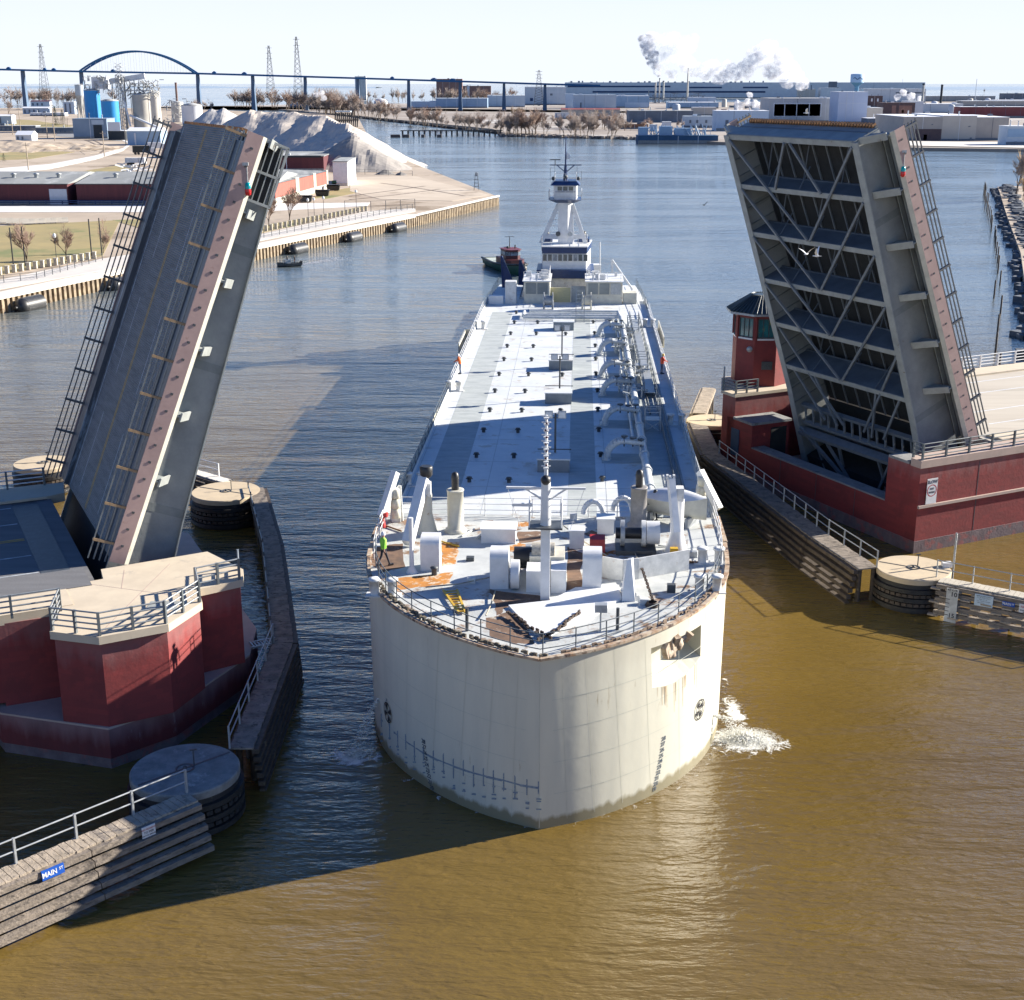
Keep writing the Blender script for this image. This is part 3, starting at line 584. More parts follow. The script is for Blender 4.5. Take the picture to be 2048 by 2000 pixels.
railing('parapet_railing', [RQ(.1, .95, 6.85), RQ(.1, .05, 6.85), RQ(26, .05, 6.85)], 1.15, 4, 2.2, 'dark four bar railing along the near edge of the right red pier', m=RAILG)
railing('sidewalk_railing', [RQ(11.6, 21.4, 7.02), RQ(44, 21.4, 7.02)], 1.15, 4, 2.2, 'white railing along the far side of the right approach road', m=CLEANW)
railing('platform_railing', [RQ(2.2, 22.0, 7.1), RQ(0, 22.0, 7.1), RQ(0, 23.8, 7.1), RQ(2.6, 27.4, 7.1)], 1.1, 4, 1.4, 'grey railing on the platform beside the red bridge tender house', m=RAILG)
# the tender's house
HC = P(1517, 762, 7.1); hr = 2.45
th = thing('bridge_tender_house', 'red octagonal tender house with teal windows beside the right drawbridge leaf', 'tender house', HC)
oc = lambda r, z, ph=22.5: [V((HC.x + r*math.cos(R(ph + 45*i)), HC.y + r*math.sin(R(ph + 45*i)), z)) for i in range(8)]
zb, ze = 7.1, PY(1480, 622, HC.y).z
b = MB(); b.prism([(q.x, q.y) for q in oc(hr, 0)], zb, ze - 2.0); b.prism([(q.x, q.y) for q in oc(hr, 0)], ze - .3, ze)
for i in range(8):
    q = oc(hr-.12, 0)[i]; b.cbox((q.x, q.y, ze - 1.15), (.34, .34, 1.75), R(22.5+45*i))
b.build('wall', mat('red_stucco', (.21,.028,.026), (.16,.023,.023), 2, .7, bump=.15), th, True)
for i in range(8):
    A = oc(hr-.1, 0)[i]; B_ = oc(hr-.1, 0)[(i+1) % 8]; a_ = A.lerp(B_, .1); c_ = A.lerp(B_, .9)
    wn = MB(); ou = ((A+B_)/2 - V((HC.x, HC.y, 0))).normalized()*.06
    for f0, f1 in ((0, .06), (.31, .35), (.64, .68), (.94, 1)):
        p, q = a_.lerp(c_, f0) + ou, a_.lerp(c_, f1) + ou; wn.prism([(p.x, p.y), (q.x, q.y), (q.x-ou.x*1.6, q.y-ou.y*1.6), (p.x-ou.x*1.6, p.y-ou.y*1.6)], ze-1.98, ze-.32)
    for z0, z1 in ((ze-2.0, ze-1.9), (ze-.4, ze-.3)):
        p, q = a_ + ou, c_ + ou; wn.prism([(p.x, p.y), (q.x, q.y), (q.x-ou.x*1.6, q.y-ou.y*1.6), (p.x-ou.x*1.6, p.y-ou.y*1.6)], z0, z1)
    wo = wn.build('window', DARKST, th, True)
    g = MB(); p, q = a_, c_; g.quad((p.x, p.y, ze-1.95), (q.x, q.y, ze-1.95), (q.x, q.y, ze-.35), (p.x, p.y, ze-.35))
    g.build('pane', mat('teal_glass', (.01,.20,.22), (.01,.07,.09), .9, .1, c3=(.45,.40,.03), sc3=.8, th3=.62, spec=.8), wo, True)
    sll = MB(); p, q = a_ + ou*2.5, c_ + ou*2.5; sll.prism([(p.x, p.y), (q.x, q.y), (q.x-ou.x*2.4, q.y-ou.y*2.4), (p.x-ou.x*2.4, p.y-ou.y*2.4)], ze-2.14, ze-2.0); sll.build('sill', CLEANW, wo, True)
b = MB(); e1 = oc(hr+.7, ze-.02); e2 = oc(hr+.7, ze+.16); e3 = oc(1.05, ze+1.45); 
b.add(e1+e2, [tuple(range(8))[::-1]] + [(i, (i+1) % 8, 8+(i+1) % 8, 8+i) for i in range(8)]); rf = b.build('eave', STEEL, th, True)
b = MB(); b.add(e2+e3, [(i, (i+1) % 8, 8+(i+1) % 8, 8+i) for i in range(8)] + [tuple(range(8, 16))])
for i in range(8):
    A, B_ = e2[i], e2[(i+1) % 8]; A3, B3 = e3[i], e3[(i+1) % 8]
    for k in range(6):
        f = (k+.5)/6; b.tube(A.lerp(B_, f) + V((0,0,.04)), A3.lerp(B3, f) + V((0,0,.04)), .06, n=4)
b.build('roof', mat('dark_green_seam_roof', (.045,.06,.06), (.03,.04,.04), 3, .4), th, True)
b = MB(); k = V((HC.x-1.35, HC.y-2.2, ze-2.9)); b.lathe([(.22, 0), (.26, .1), (.05, .12)], (0,0,0), 10); b.xf(M4.Translation(k) @ M4.Rotation(R(80), 4, 'X')); b.build('loudspeaker', STEEL, th, True)
b = MB(); k = V((HC.x+.2, HC.y-2.33, ze-4.3)); b.cbox((k.x, k.y, k.z), (.9, .08, .7), 0); b.build('vent_grille', DARKST, th, True)
# ------------------------------------------------------------ dolphins (protection cells)
DRUM = mat('dark_drum', (.035,.035,.035), (.02,.02,.022), 2, .6, c3=(.12,.11,.09), sc3=1.5, th3=.63)
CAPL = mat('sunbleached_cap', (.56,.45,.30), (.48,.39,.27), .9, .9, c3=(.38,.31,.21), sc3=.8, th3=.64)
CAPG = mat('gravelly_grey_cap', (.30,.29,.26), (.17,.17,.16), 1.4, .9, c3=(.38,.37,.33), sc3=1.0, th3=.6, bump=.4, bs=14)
def dolphin(c, r, capm, label, seam, h=2.3):
    d = thing('mooring_dolphin', label, 'dolphin', (c.x, c.y, 0), group='round protection cells')
    b = MB(); b.lathe([(r-.1, 0), (r, .04), (r, .34), (r-.05, .40)], (0, 0, h-.4), 48, False); b.build('cap', capm, d)
    b = MB(); b.lathe([(r-.08, -2.5), (r-.08, h-.4)], (0,0,0), 40, True, False); b.build('drum', DRUM, d)
    b = MB()
    for z in (.28, .9, 1.5):
        b.lathe([(r-.1, z-.13), (r+.14, z-.13), (r+.14, z+.13), (r-.1, z+.13)], (0,0,0), 40, False, False)
    b.build('rubber_fender_ring', RUBBER, d)
    b = MB()
    for z in (.6, 1.2):
        for i in range(40):
            t = 2*math.pi*i/40; b.cbox(((r+.01)*math.cos(t), (r+.01)*math.sin(t), z), (.16, .30, .2), t)
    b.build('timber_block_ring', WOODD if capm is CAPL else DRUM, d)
    b = MB(); b.lathe([(.34,0),(.36,.04),(.42,.04),(.42,0)], (0,0,h), 24, False, False); b.lathe([(.08,0),(.1,.1),(.03,.12)], (0,0,h), 10); b.build('manhole_ring', DARKST, d)
    b = MB(); b.tube((.35,.3,h), (.35,.3,h+.75), .035, n=6); b.cbox((.35,.3,h+.78), (.32,.06,.06), .3); b.build('mooring_post', DARKST, d)
    b = MB(); a = seam
    b.beam((-(r-.15)*math.cos(a), -(r-.15)*math.sin(a), h+.012), ((r-.15)*math.cos(a), (r-.15)*math.sin(a), h+.012), .09, .02)
    b.build('cap_seam', DARKST, d)
    return d
d1 = P(370, 1537, 2.3); d2 = P(452, 982, 2.3); d3 = P(1827, 1135, 2.3); d4 = P(1423, 840, 2.3)
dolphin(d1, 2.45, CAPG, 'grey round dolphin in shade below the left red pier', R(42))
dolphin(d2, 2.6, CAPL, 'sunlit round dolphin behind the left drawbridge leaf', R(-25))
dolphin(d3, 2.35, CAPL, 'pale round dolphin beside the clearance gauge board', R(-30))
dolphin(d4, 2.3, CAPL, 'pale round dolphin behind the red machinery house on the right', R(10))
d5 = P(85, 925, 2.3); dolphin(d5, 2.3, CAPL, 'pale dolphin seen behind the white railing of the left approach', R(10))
# ------------------------------------------------------------ timber fender walkways
def fender(name, label, path, side, wd=1.3, zt=2.3, deckm=WOODL, walem=WOOD, rows=5, posts=True, step=.16, group='timber fender walkways', blocks=False):
    """path: centre line at deck level; side +1/-1 = the side (left/right of travel) that carries the wales"""
    f = thing(name, label, 'fender walkway', (path[0].x, path[0].y, 0), group=group)
    dk = MB(); wl = [MB() for _ in range(rows)]; pl = []; bl = MB()
    for a, c in zip(path, path[1:]):
        a = V((a.x, a.y, 0)); c = V((c.x, c.y, 0)); d = c - a; Lg = d.length; d.normalize(); n = V((-d.y, d.x, 0))*side; ang = math.atan2(d.y, d.x)
        k = int(Lg/.3)
        for i in range(k):
            q = a + d*((i+.5)*Lg/k); j = random.uniform(-.03, .03); dk.cbox((q.x + n.x*j, q.y + n.y*j, zt-.05 + random.uniform(-.006, .006)), (Lg/k-.025, wd, .09), ang)
        for r_ in range(rows):
            z = zt - .22 - r_*.42; o_ = wd/2 + .1 + r_*step
            p0, p1 = a + n*o_, c + n*o_
            seg = max(1, int(Lg/5))
            for i in range(seg):
                e0 = p0.lerp(p1, i/seg); e1 = p0.lerp(p1, (i+1)/seg) - d*.04; wl[r_].beam((e0.x, e0.y, z), (e1.x, e1.y, z), .32, .25)
        p0, p1 = a - n*(wd/2), c - n*(wd/2); wl[0].beam((p0.x, p0.y, zt-.22), (p1.x, p1.y, zt-.22), .2, .26)
        for i in range(int(Lg/2.2)+1):
            q = a + d*min(Lg-.1, i*2.2+.2); pl.append(q + n*(wd/2-.25)); pl.append(q - n*(wd/2-.2))
        if blocks:
            for i in range(int(Lg/1.25)):
                for r_ in range(rows):
                    q = a + d*(i*1.25 + .6*(r_ % 2)) + n*(wd/2 + .22 + r_*step); bl.cbox((q.x, q.y, zt-.22-r_*.42-.16), (.62, .34, .1), ang)
    dk.build('deck_planking', deckm, f, True)
    for w_ in wl: w_.build('wale', walem, f, True)
    if blocks: bl.build('spacer_block', WOODL, f, True)
    if posts:
        for q in pl:
            b = MB(); b.tube((q.x, q.y, -2.6), (q.x, q.y, zt-.1), .16, n=7); b.build('pile', WOODD, f, True)
    return f
pl2 = lambda *px: [P(x, y, 2.3) for x, y in px]
fr_path = pl2((1736, 1136), (1640, 1072), (1424, 908), (1394, 842))
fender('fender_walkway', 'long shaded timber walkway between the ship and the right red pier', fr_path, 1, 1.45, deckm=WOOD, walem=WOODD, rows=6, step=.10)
fl_path = pl2((384, 1592), (0, 1752)); e = fl_path[1] - fl_path[0]; fl_path[1] = fl_path[0] + e*1.8
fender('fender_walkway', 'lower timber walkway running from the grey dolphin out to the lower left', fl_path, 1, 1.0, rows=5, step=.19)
ll_path = pl2((512, 975), (543, 1090), (566, 1285)); ll_path2 = pl2((566, 1285), (482, 1496))
fender('fender_walkway', 'upper timber walkway from the sunlit dolphin down beside the left pier', ll_path, -1 if False else 1, 1.15, deckm=WOOD, walem=WOODD, rows=5, step=.04)
fender('fender_walkway', 'short timber walkway slanting back to the grey dolphin', ll_path2, 1, 1.1, deckm=WOOD, walem=WOODD, rows=6, step=.05)
rr_path = pl2((1880, 1158), (2048, 1190)); e = rr_path[1] - rr_path[0]; rr_path[1] = rr_path[0] + e*2.2
fender('fender_walkway', 'sunlit timber fender with stepped blocks carrying the white clearance board', rr_path, -1, .95, deckm=CONC, rows=5, step=.05, blocks=True, walem=WOOD)
bl_path = pl2((455, 962), (330, 925)); fender('fender_walkway', 'white topped fender walkway running behind the left drawbridge leaf', bl_path, 1, .9, deckm=CAP, rows=4, walem=WOODD)
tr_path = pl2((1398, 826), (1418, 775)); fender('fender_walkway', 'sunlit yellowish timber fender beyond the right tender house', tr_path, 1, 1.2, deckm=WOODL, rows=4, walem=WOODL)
def off(path, d):
    out = []
    for i, p in enumerate(path):
        a = path[max(0, i-1)]; c = path[min(len(path)-1, i+1)]; t = (c - a).normalized(); out.append(p + V((-t.y, t.x, 0))*d)
    return out
railing('walkway_railing', off(fr_path[:3], -.62), 1.1, 2, 2.0, 'silver two rail handrail along the shaded walkway by the right pier', m=STEEL, r=.035, pr=.035)
railing('walkway_railing', off(fl_path, -.42), 1.1, 2, 2.6, 'silver handrail on the lower left walkway beside the blue street sign', m=STEEL, r=.04, pr=.045)
railing('walkway_railing', off(ll_path, -.58), .5, 1, 3.0, 'low blue grey pipe rail along the upper walkway beside the left pier', m=RAILG, r=.05, pr=.04)
railing('walkway_railing', off(ll_path2, -.52), 1.1, 2, 2.5, 'grey handrail on the slanting walkway above the grey dolphin', m=STEEL, r=.035, pr=.035)
railing('walkway_railing', [p + V((-.1, .42, 0)) for p in rr_path], 1.1, 2, 2.2, 'thin handrail on the sunlit fender behind the clearance board', m=STEEL, r=.035, pr=.035)
railing('walkway_railing', [P(x, y, 2.3) for x, y in ((438, 952), (385, 938), (330, 925))], 1.0, 2, 2.4, 'white handrail on the walkway behind the left drawbridge leaf', m=CLEANW, r=.04, pr=.04)
# gangway from left pier to walkway
b = MB(); A_, B_ = P(505, 1290, 2.25), P(548, 1282, 2.25)
for k in (-.4, .4): b.beam(A_ + V((0, k, 0)), B_ + V((0, k, 0)), .1, .12)
for i in range(8): q = A_.lerp(B_, i/7); b.cbox((q.x, q.y, q.z), (.08, .9, .06), .5)
tag(b.build('gangway', STEEL), 'short steel gangway joining the left pier to the timber walkway', 'gangway')
# ------------------------------------------------------------ lettering and signs
def text_mesh(name, s, size, m, parent, mtx, ext=.004, bold=False, align='CENTER', sx=1.0):
    cu = bpy.data.curves.new('t', 'FONT'); cu.body = s; cu.size = size; cu.align_x = align; cu.align_y = 'CENTER'; cu.extrude = ext; cu.resolution_u = 2; cu.space_line = .95
    if bold: cu.offset = size*.018
    ob = bpy.data.objects.new('t', cu); COL.objects.link(ob); bpy.context.view_layer.update()
    dg = bpy.context.evaluated_depsgraph_get(); me = bpy.data.meshes.new_from_object(ob.evaluated_get(dg)); bpy.data.objects.remove(ob)
    me.name = name; me.materials.clear(); me.materials.append(m)
    full = mtx @ M4.Diagonal((sx, 1, 1, 1))
    if parent is not None: full = ROOT[parent.name].inverted() @ full
    me.transform(full); o = bpy.data.objects.new(name, me); COL.objects.link(o)
    if parent is not None: o.parent = parent; ROOT[o.name] = ROOT[parent.name]
    return o
def face_mtx(pos, out, up=V((0,0,1))):
    z = V(out).normalized(); y = (V(up) - z*V(up).dot(z)).normalized(); x = y.cross(z)
    return M4(((x.x, y.x, z.x, pos[0]), (x.y, y.y, z.y, pos[1]), (x.z, y.z, z.z, pos[2]), (0,0,0,1)))
def sign(name, label, pos, out, w_, h, m, lines, up=V((0,0,1))):
    """lines: (text, x, y, size, material, bold)"""
    mx = face_mtx(pos, out, up); t = thing(name, label, 'sign', pos)
    b = MB(); b.box(-w_/2, -h/2, 0, w_/2, h/2, .04); b.xf(mx); b.build('panel', m, t, True)
    for l in lines: text_mesh('lettering', l[0], l[3], l[4], t, mx @ M4.Translation((l[1], l[2], .046)), bold=l[5] if len(l) > 5 else False, sx=l[6] if len(l) > 6 else 1)
    return t, mx
SIGNW = mat('sign_white', (.75,.75,.74), (.66,.66,.66), 2, .5); SIGNB = mat('sign_blue', (.01,.09,.42), (.01,.07,.35), 3, .4); INK = mat('sign_ink', (.02,.02,.03), (.03,.03,.04), 3, .5)
REDINK = mat('sign_red', (.5,.03,.03), (.4,.03,.03), 3, .5); SIGNG = mat('gauge_board', (.66,.66,.62), (.38,.38,.36), 1.5, .7)
e = (fl_path[1] - fl_path[0]).normalized(); outL = V((-e.y, e.x, 0)) ; outL = outL if outL.y < 0 else -outL
def onfl(px, z): # on the front of the lower left fender
    p = P(px[0], px[1], z); f0 = fl_path[0] + outL*(.5+.1+.18); s = (p - f0).dot(e); return f0 + e*s + V((0,0,z-2.3))
sign('street_sign', 'blue MAIN ST sign on the lower left timber walkway', onfl((93, 1733), 2.05) + outL*.02, outL + V((0,0,.15)), .95, .42, SIGNB, [('MAIN', -.15, -.01, .30, CLEANW, True, .85), ('ST', .34, .04, .16, CLEANW, True)])
sign('warning_sign', 'small white notice on the shaded timbers near the grey dolphin', onfl((279, 1649), 2.05) + outL*.02, outL, .62, .5, SIGNW, [('NO MOORING', 0, .13, .10, REDINK), ('TO PIER', 0, -.02, .13, INK), ('WATCH BRIDGE', 0, -.16, .09, INK)])
e2 = (rr_path[1] - rr_path[0]).normalized(); outR = V((-e2.y, e2.x, 0)); outR = outR if outR.y < 0 else -outR
def onrr(px, z):
    p = P(px[0], px[1], z); f0 = rr_path[0] + outR*(.95/2+.1+.17+.06); s = (p - f0).dot(e2); return f0 + e2*s + V((0,0,z-2.3))
g, mx = sign('clearance_gauge', 'tall white clearance board reading 10 and 15 standing in the water', onrr((1900, 1215), 1.05) + outR*.20, outR, .72, 2.3, SIGNG, [('AT CTR', 0, 1.06, .17, INK, True), ('10', .10, .78, .42, INK, True), ('15', .06, -.62, .40, INK, True)])
b = MB()
for i in range(5): b.box(-.36, .42-i*.26, .041, -.12, .46-i*.26, .05)
b.xf(mx); b.build('gauge_mark', INK, g, True)
g, mx = sign('regulation_sign', 'white notice board full of small print on the sunlit fender', onrr((1963, 1207), 1.75) + outR*.03, outR, 1.1, .74, mat('pale_blue_white', (.58,.68,.74), (.5,.62,.7), 3, .5), [('BRIDGE WILL OPEN ON SIGNAL', 0, .28, .062, INK, True), ('MON - FRI   EXCEPT HOLIDAYS', -.02, .18, .058, INK), ('VESSELS    AM    PM', -.05, .07, .058, INK), ('CALL   ONE LONG  ONE SHORT', 0, -.04, .055, INK), ('RADIO CHANNEL', -.16, -.15, .055, INK)])
b = MB()
for i in range(3): b.box(.05+i*.14, -.3, .041, .13+i*.16, -.24, .05)
b.xf(mx); b.build('symbol', INK, g, True)
sign('street_sign', 'blue MAIN ST sign on the sunlit fender right of the white notice board', onrr((2018, 1207), 1.85) + outR*.03, outR, .75, .28, SIGNB, [('MAIN', -.1, 0, .24, CLEANW, True, .85), ('ST', .26, .02, .15, CLEANW, True)])
sign('regulation_sign', 'pale notice at the right edge of the photo on the sunlit fender', onrr((2046, 1218), 1.75) + outR*.03, outR, .5, .55, SIGNW, [('NO', 0, .1, .18, REDINK), ('WAKE', 0, -.12, .13, INK)])
# SLOW NO WAKE on the right pier
rw_ = ray(1863, 982); sp_ = _C + rw_*(((C0 - ca*.06) - _C).dot(ca)/rw_.dot(ca))
g, mx = sign('slow_sign', 'white SLOW NO WAKE sign with a red ring on the right brick pier', sp_, -ca + V((0,0,.0)), .95, 1.85, SIGNW, [('SLOW', 0, .68, .33, INK, True), ('NO', 0, .18, .22, INK, True), ('WAKE', 0, -.08, .20, INK, True)])
b = MB()
for i in range(32):
    a0, a1 = 2*math.pi*i/32, 2*math.pi*(i+1)/32; b.add([(.38*math.cos(a0), .05+.38*math.sin(a0), .045), (.44*math.cos(a0), .05+.44*math.sin(a0), .045), (.44*math.cos(a1), .05+.44*math.sin(a1), .045), (.38*math.cos(a1), .05+.38*math.sin(a1), .045)], [(0,1,2,3)])
b.xf(mx); b.build('red_ring', REDINK, g, True)
# small items on the right dolphin
b = MB(); q = P(1893, 1133, 2.3); b.box(q.x-.3, q.y-.22, 2.3, q.x+.3, q.y+.22, 2.6); tag(b.build('equipment_box', CLEANW), 'small white box on the edge of the pale dolphin by the clearance board', 'box')
b = MB(); q = P(1905, 1165, 1.2); b.tube((q.x+.12, q.y+.5, -1), (q.x+.12, q.y+.5, 4.4), .07, n=6); tag(b.build('mooring_pole', STEEL), 'slim grey pole standing behind the clearance board', 'pole')
# ------------------------------------------------------------ the barge (local: x to its photo-right side, y aft from the stem)
SA = math.atan(0.0493); SM = M4.Translation((1.2, 53, 0)) @ M4.Rotation(-SA, 4, 'Z'); SI = SM.inverted()
def S(px, py, z): return SI @ P(px, py, z)
def SY(px, py, y):  # point on the local plane y = const seen at this pixel
    a = SI @ _C; r = SI.to_3x3() @ ray(px, py); return a + r*((y - a.y)/r.y)
barge = thing('tank_barge', 'long cream and white tank barge coming bow first between the raised drawbridge leaves', 'barge', mat=SM)
HULLM = mat('hull_paint', (.64,.62,.51), (.57,.56,.47), .55, .5, st=(1.6,1.6,.25), c3=(.40,.35,.25), sc3=1.3, th3=.66, wave=(.30, 'X', .05), bump=.10, bs=1.3)
DECKM = mat('deck_paint', (.66,.68,.68), (.55,.58,.59), .5, .6, c3=(.48,.45,.40), sc3=.8, th3=.59, bump=.05)
FCM = mat('forecastle_deck_paint', (.58,.59,.56), (.40,.42,.41), .7, .65, c3=(.24,.15,.09), sc3=.75, th3=.57, bump=.1)
NONSKID = mat('nonskid_grey', (.44,.47,.46), (.32,.35,.345), 1.1, .85, st=(.5,1.6,1), c3=(.46,.48,.46), sc3=1.8, th3=.58)
RUSTD = mat('rusted_deck', (.22,.13,.08), (.11,.07,.05), 1.6, .9, c3=(.45,.42,.36), sc3=1.6, th3=.62)
RUSTO = mat('orange_rust', (.55,.22,.03), (.36,.16,.05), 2.2, .85, c3=(.60,.52,.40), sc3=2.2, th3=.55)
dk = [(0,-.35),(.8,.02),(1.7,.45),(2.6,1.05),(3.6,1.75),(4.6,2.6),(5.6,3.55),(6.6,4.8),(7.5,6.2),(8.25,7.8),(8.85,9.7),(9.25,12),(9.45,15),(9.5,19.8),(9.5,60),(9.5,100),(9.3,112),(8.7,121)]
wlp = [(0,.05),(1.2,.55),(2.2,1.0),(3.2,1.65),(4.2,2.4),(5.15,3.3),(6.1,4.3),(6.95,5.4),(7.7,6.7),(8.35,8.2),(8.85,10),(9.2,12.3),(9.4,15.3),(9.5,19.8),(9.5,60),(9.5,100),(9.2,112),(8.4,121)]
def _sm(a):
    s = lambda a: [a[0]] + [tuple(.25*a[i-1][k] + .5*a[i][k] + .25*a[i+1][k] for k in (0, 1)) for i in range(1, 13)] + a[13:]
    b = s(s(a)); a = [tuple(2*p[k] - q[k] for k in (0, 1)) for p, q in zip(a, b)]
    return s(s(a))
dk, wlp = _sm(dk), _sm(wlp)
NU = len(dk) - 1; ZD = 8.5
def H(u, z, sg=1):
    u = max(0, min(NU - 1e-6, u)); i = int(u); f = u - i; k = max(-.4, min(1, z/ZD))
    g = lambda arr, j: arr[max(0, min(NU, j))]
    def cm(arr, c):
        p0, p1, p2, p3 = (g(arr, i-1)[c] if i > 0 else (-g(arr,1)[0] if c == 0 else g(arr,1)[1]*1 - .0)), g(arr,i)[c], g(arr,i+1)[c], g(arr,i+2)[c]
        if i == 0: p0 = 2*p1 - p2
        return .5*((2*p1)+(-p0+p2)*f+(2*p0-5*p1+4*p2-p3)*f*f+(-p0+3*p1-3*p2+p3)*f**3) if i < 13 else p1 + (p2-p1)*f
    x = cm(wlp,0)*(1-k) + cm(dk,0)*k; y = cm(wlp,1)*(1-k) + cm(dk,1)*k
    return V((sg*x, y, z))
def HN(u, z, sg):
    a, b, c = H(u-.05, z, sg), H(u+.05, z, sg), H(u, z+.05, sg); n = (b-a).cross(c-H(u, z, sg)); n.normalize()
    return n if n.x*sg > 0 or n.y < 0 and abs(n.x) < .3 else -n
def Qpx(w):
    v = (SM @ w) - _C; d = v.dot(_F); return 1024 + FPX*v.dot(_R)/d, 1000 - FPX*v.dot(_U)/d
def hit(px, py, sg):
    best = None; u0, u1, z0, z1 = 0, 13, 0, 8.5
    for it in range(4):
        best = None
        for i in range(25):
            for j in range(25):
                u = u0+(u1-u0)*i/24; z = z0+(z1-z0)*j/24; q = Qpx(H(u, z, sg)); e_ = (q[0]-px)**2+(q[1]-py)**2
                if best is None or e_ < best[0]: best = (e_, u, z)
        du, dz = (u1-u0)/12, (z1-z0)/12; u0, u1, z0, z1 = max(0,best[1]-du), min(13,best[1]+du), best[2]-dz, best[2]+dz
    return best[1], best[2]
pk = [hit(*q, 1) for q in ((1304, 1296), (1402, 1250), (1401, 1312), (1303, 1376))]
PU0, PU1 = (pk[0][0]+pk[3][0])/2, (pk[1][0]+pk[2][0])/2
def ptop(u): f = (u-PU0)/(PU1-PU0); return pk[0][1]*(1-f) + pk[1][1]*f
def pbot(u): f = (u-PU0)/(PU1-PU0); return pk[3][1]*(1-f) + pk[2][1]*f - .35*math.sin(f*math.pi)
us = sorted(set([round(i*.125, 3) for i in range(int(13/.125)+1)] + [PU0, PU1])); us = [u for u in us if not (abs(u-PU0) < .05 and u != PU0) and not (abs(u-PU1) < .05 and u != PU1)] + [14, 15, 16, 17]
for sg in (-1, 1):
    b = MB(); vs = []; rows = 11
    for u in us:
        top = ZD if u <= 13 else 7.0
        if sg > 0 and PU0-1e-6 <= u <= PU1+1e-6:
            zz = [-2, 0, pbot(u)*.25, pbot(u)*.5, pbot(u)*.75, pbot(u), (pbot(u)+ptop(u))/2, ptop(u), (ptop(u)+ZD)/2, ZD-.1, ZD]
        else: zz = [-2, 0] + [top*k/9 for k in range(1, 10)]
        for z in zz: vs.append(H(u, z, sg))
    fs = []
    for i in range(len(us)-1):
        for j in range(rows-1):
            if sg > 0 and PU0-1e-6 <= us[i] < PU1-1e-6 and j in (5, 6): continue
            f_ = (i*rows+j, (i+1)*rows+j, (i+1)*rows+j+1, i*rows+j+1); fs.append(f_ if sg > 0 else f_[::-1])
    b.add(vs, fs, True); hull = b.build('hull_side', HULLM, barge, label=None)
# anchor pocket
b = MB(); n_ = 8; inn = V((-.75, .9, 0)); cu_ = [PU0+(PU1-PU0)*i/n_ for i in range(n_+1)]
T_ = [H(u, ptop(u)) for u in cu_]; B_ = [H(u, pbot(u)) for u in cu_]; TI = [p + inn for p in T_]; MI = [H(u, pbot(u)*.72+ptop(u)*.28) + inn for u in cu_]
n1 = n_+1; b.add(T_+TI+MI+B_, [(k*n1+i, k*n1+i+1, (k+1)*n1+i+1, (k+1)*n1+i) for k in range(3) for i in range(n_)] + [(0, n1, 2*n1, 3*n1), (n_, 4*n1-1, 3*n1-1, 2*n1-1)])
b.build('anchor_pocket', HULLM, barge)
b = MB(); c_ = (H((PU0+PU1)/2, (ptop(PU0)+pbot(PU0))/2+.55) + inn*.12); ax = (H(PU1, 6) - H(PU0, 6)).normalized()
b.tube(c_-ax*.8-V((0,0,.3)), c_+ax*.85+V((0,0,.25)), .24, .17, n=8); b.tube(c_-ax*.35-V((0,0,.45)), c_-ax*.5+V((0,-.1,.45)), .22, .12, n=7); b.beam(c_-ax*.2, c_+V((0,-.35,.55)), .3, .3); b.beam(c_-ax*.7-V((0,.1,.3)), c_-ax*.95+V((0,-.2,.35)), .25, .4); b.beam(c_+ax*.7, c_+ax*.95+V((.1,-.3,.4)), .2, .35)
b.sphere(c_+ax*.05, .33, 8); b.build('anchor', mat('rusty_anchor', (.50,.42,.32), (.22,.15,.10), 3, .8, bump=.4), barge)
# decks
def outline(z, y1, sg, u1=13, off_=0.0):
    pts = []
    for i in range(int(u1*2)+1):
        p = H(i*.5, z, sg); pts.append((p.x - sg*off_*(abs(p.x) > off_), p.y + (off_ if p.y < 15 else 0)*.7))
    return pts
fc = outline(8.5, 19.8, 1) + outline(8.5, 19.8, -1)[::-1][:-1]
b = MB(); b.prism(fc, 8.36, 8.40); b.build('forecastle_deck', FCM, barge)
b = MB(); b.box(-9.5, 19.75, 7, 9.5, 19.85, 8.4); b.build('forecastle_bulkhead', WHITE, barge)
b = MB()
for sg in (-1, 1):
    pts = [H(i*.5, 8.5, sg) for i in range(27)]
    for p, q in zip(pts, pts[1:]): b.beam(p + V((0,0,-.03)), q + V((0,0,-.03)), .22, .12)
b.build('gunwale', mat('rust_stained_gunwale', (.50,.43,.33), (.30,.17,.09), 2.5, .8, c3=(.08,.05,.04), sc3=2.2, th3=.56), barge)
b = MB(); b.prism([(-9.5,19.8),(9.5,19.8),(9.5,100),(9.3,112),(8.7,121),(5.6,121),(5.6,109),(-5.6,109),(-5.6,121),(-8.7,121),(-9.3,112),(-9.5,100)], 6.9, 7.0); b.build('main_deck', DECKM, barge)
b = MB(); b.prism([(-5.7,108.9),(5.7,108.9),(5.7,109.1),(-5.7,109.1)], 0, 7.2); b.box(5.55,109,0,5.7,121,7.0); b.box(-5.7,109,0,-5.55,121,7.0); b.box(-8.7,120.9,0,-5.6,121,7); b.box(5.6,120.9,0,8.7,121,7); b.build('stern_notch', WHITE, barge)
for x0, x1, y0, y1 in ((-8.3,-6.0,20.4,99), (.95,2.75,20.4,97), (6.5,8.5,20.4,80)):
    b = MB(); b.box(x0, y0, 7.0, x1, y1, 7.006); b.build('nonskid_strip', NONSKID, barge)
b = MB()
for y in range(24, 104, 6): b.box(-9.3, y-.02, 7.0, 9.3, y+.02, 7.009)
for x in (-9.2, -4.3, 3.4, 6.2): b.box(x-.02, 20.5, 7.0, x+.02, 104, 7.010)
b.build('weld_seam', mat('weld_seam_grey', (.50,.52,.51), (.38,.40,.40), 1, .7), barge)
b = MB()
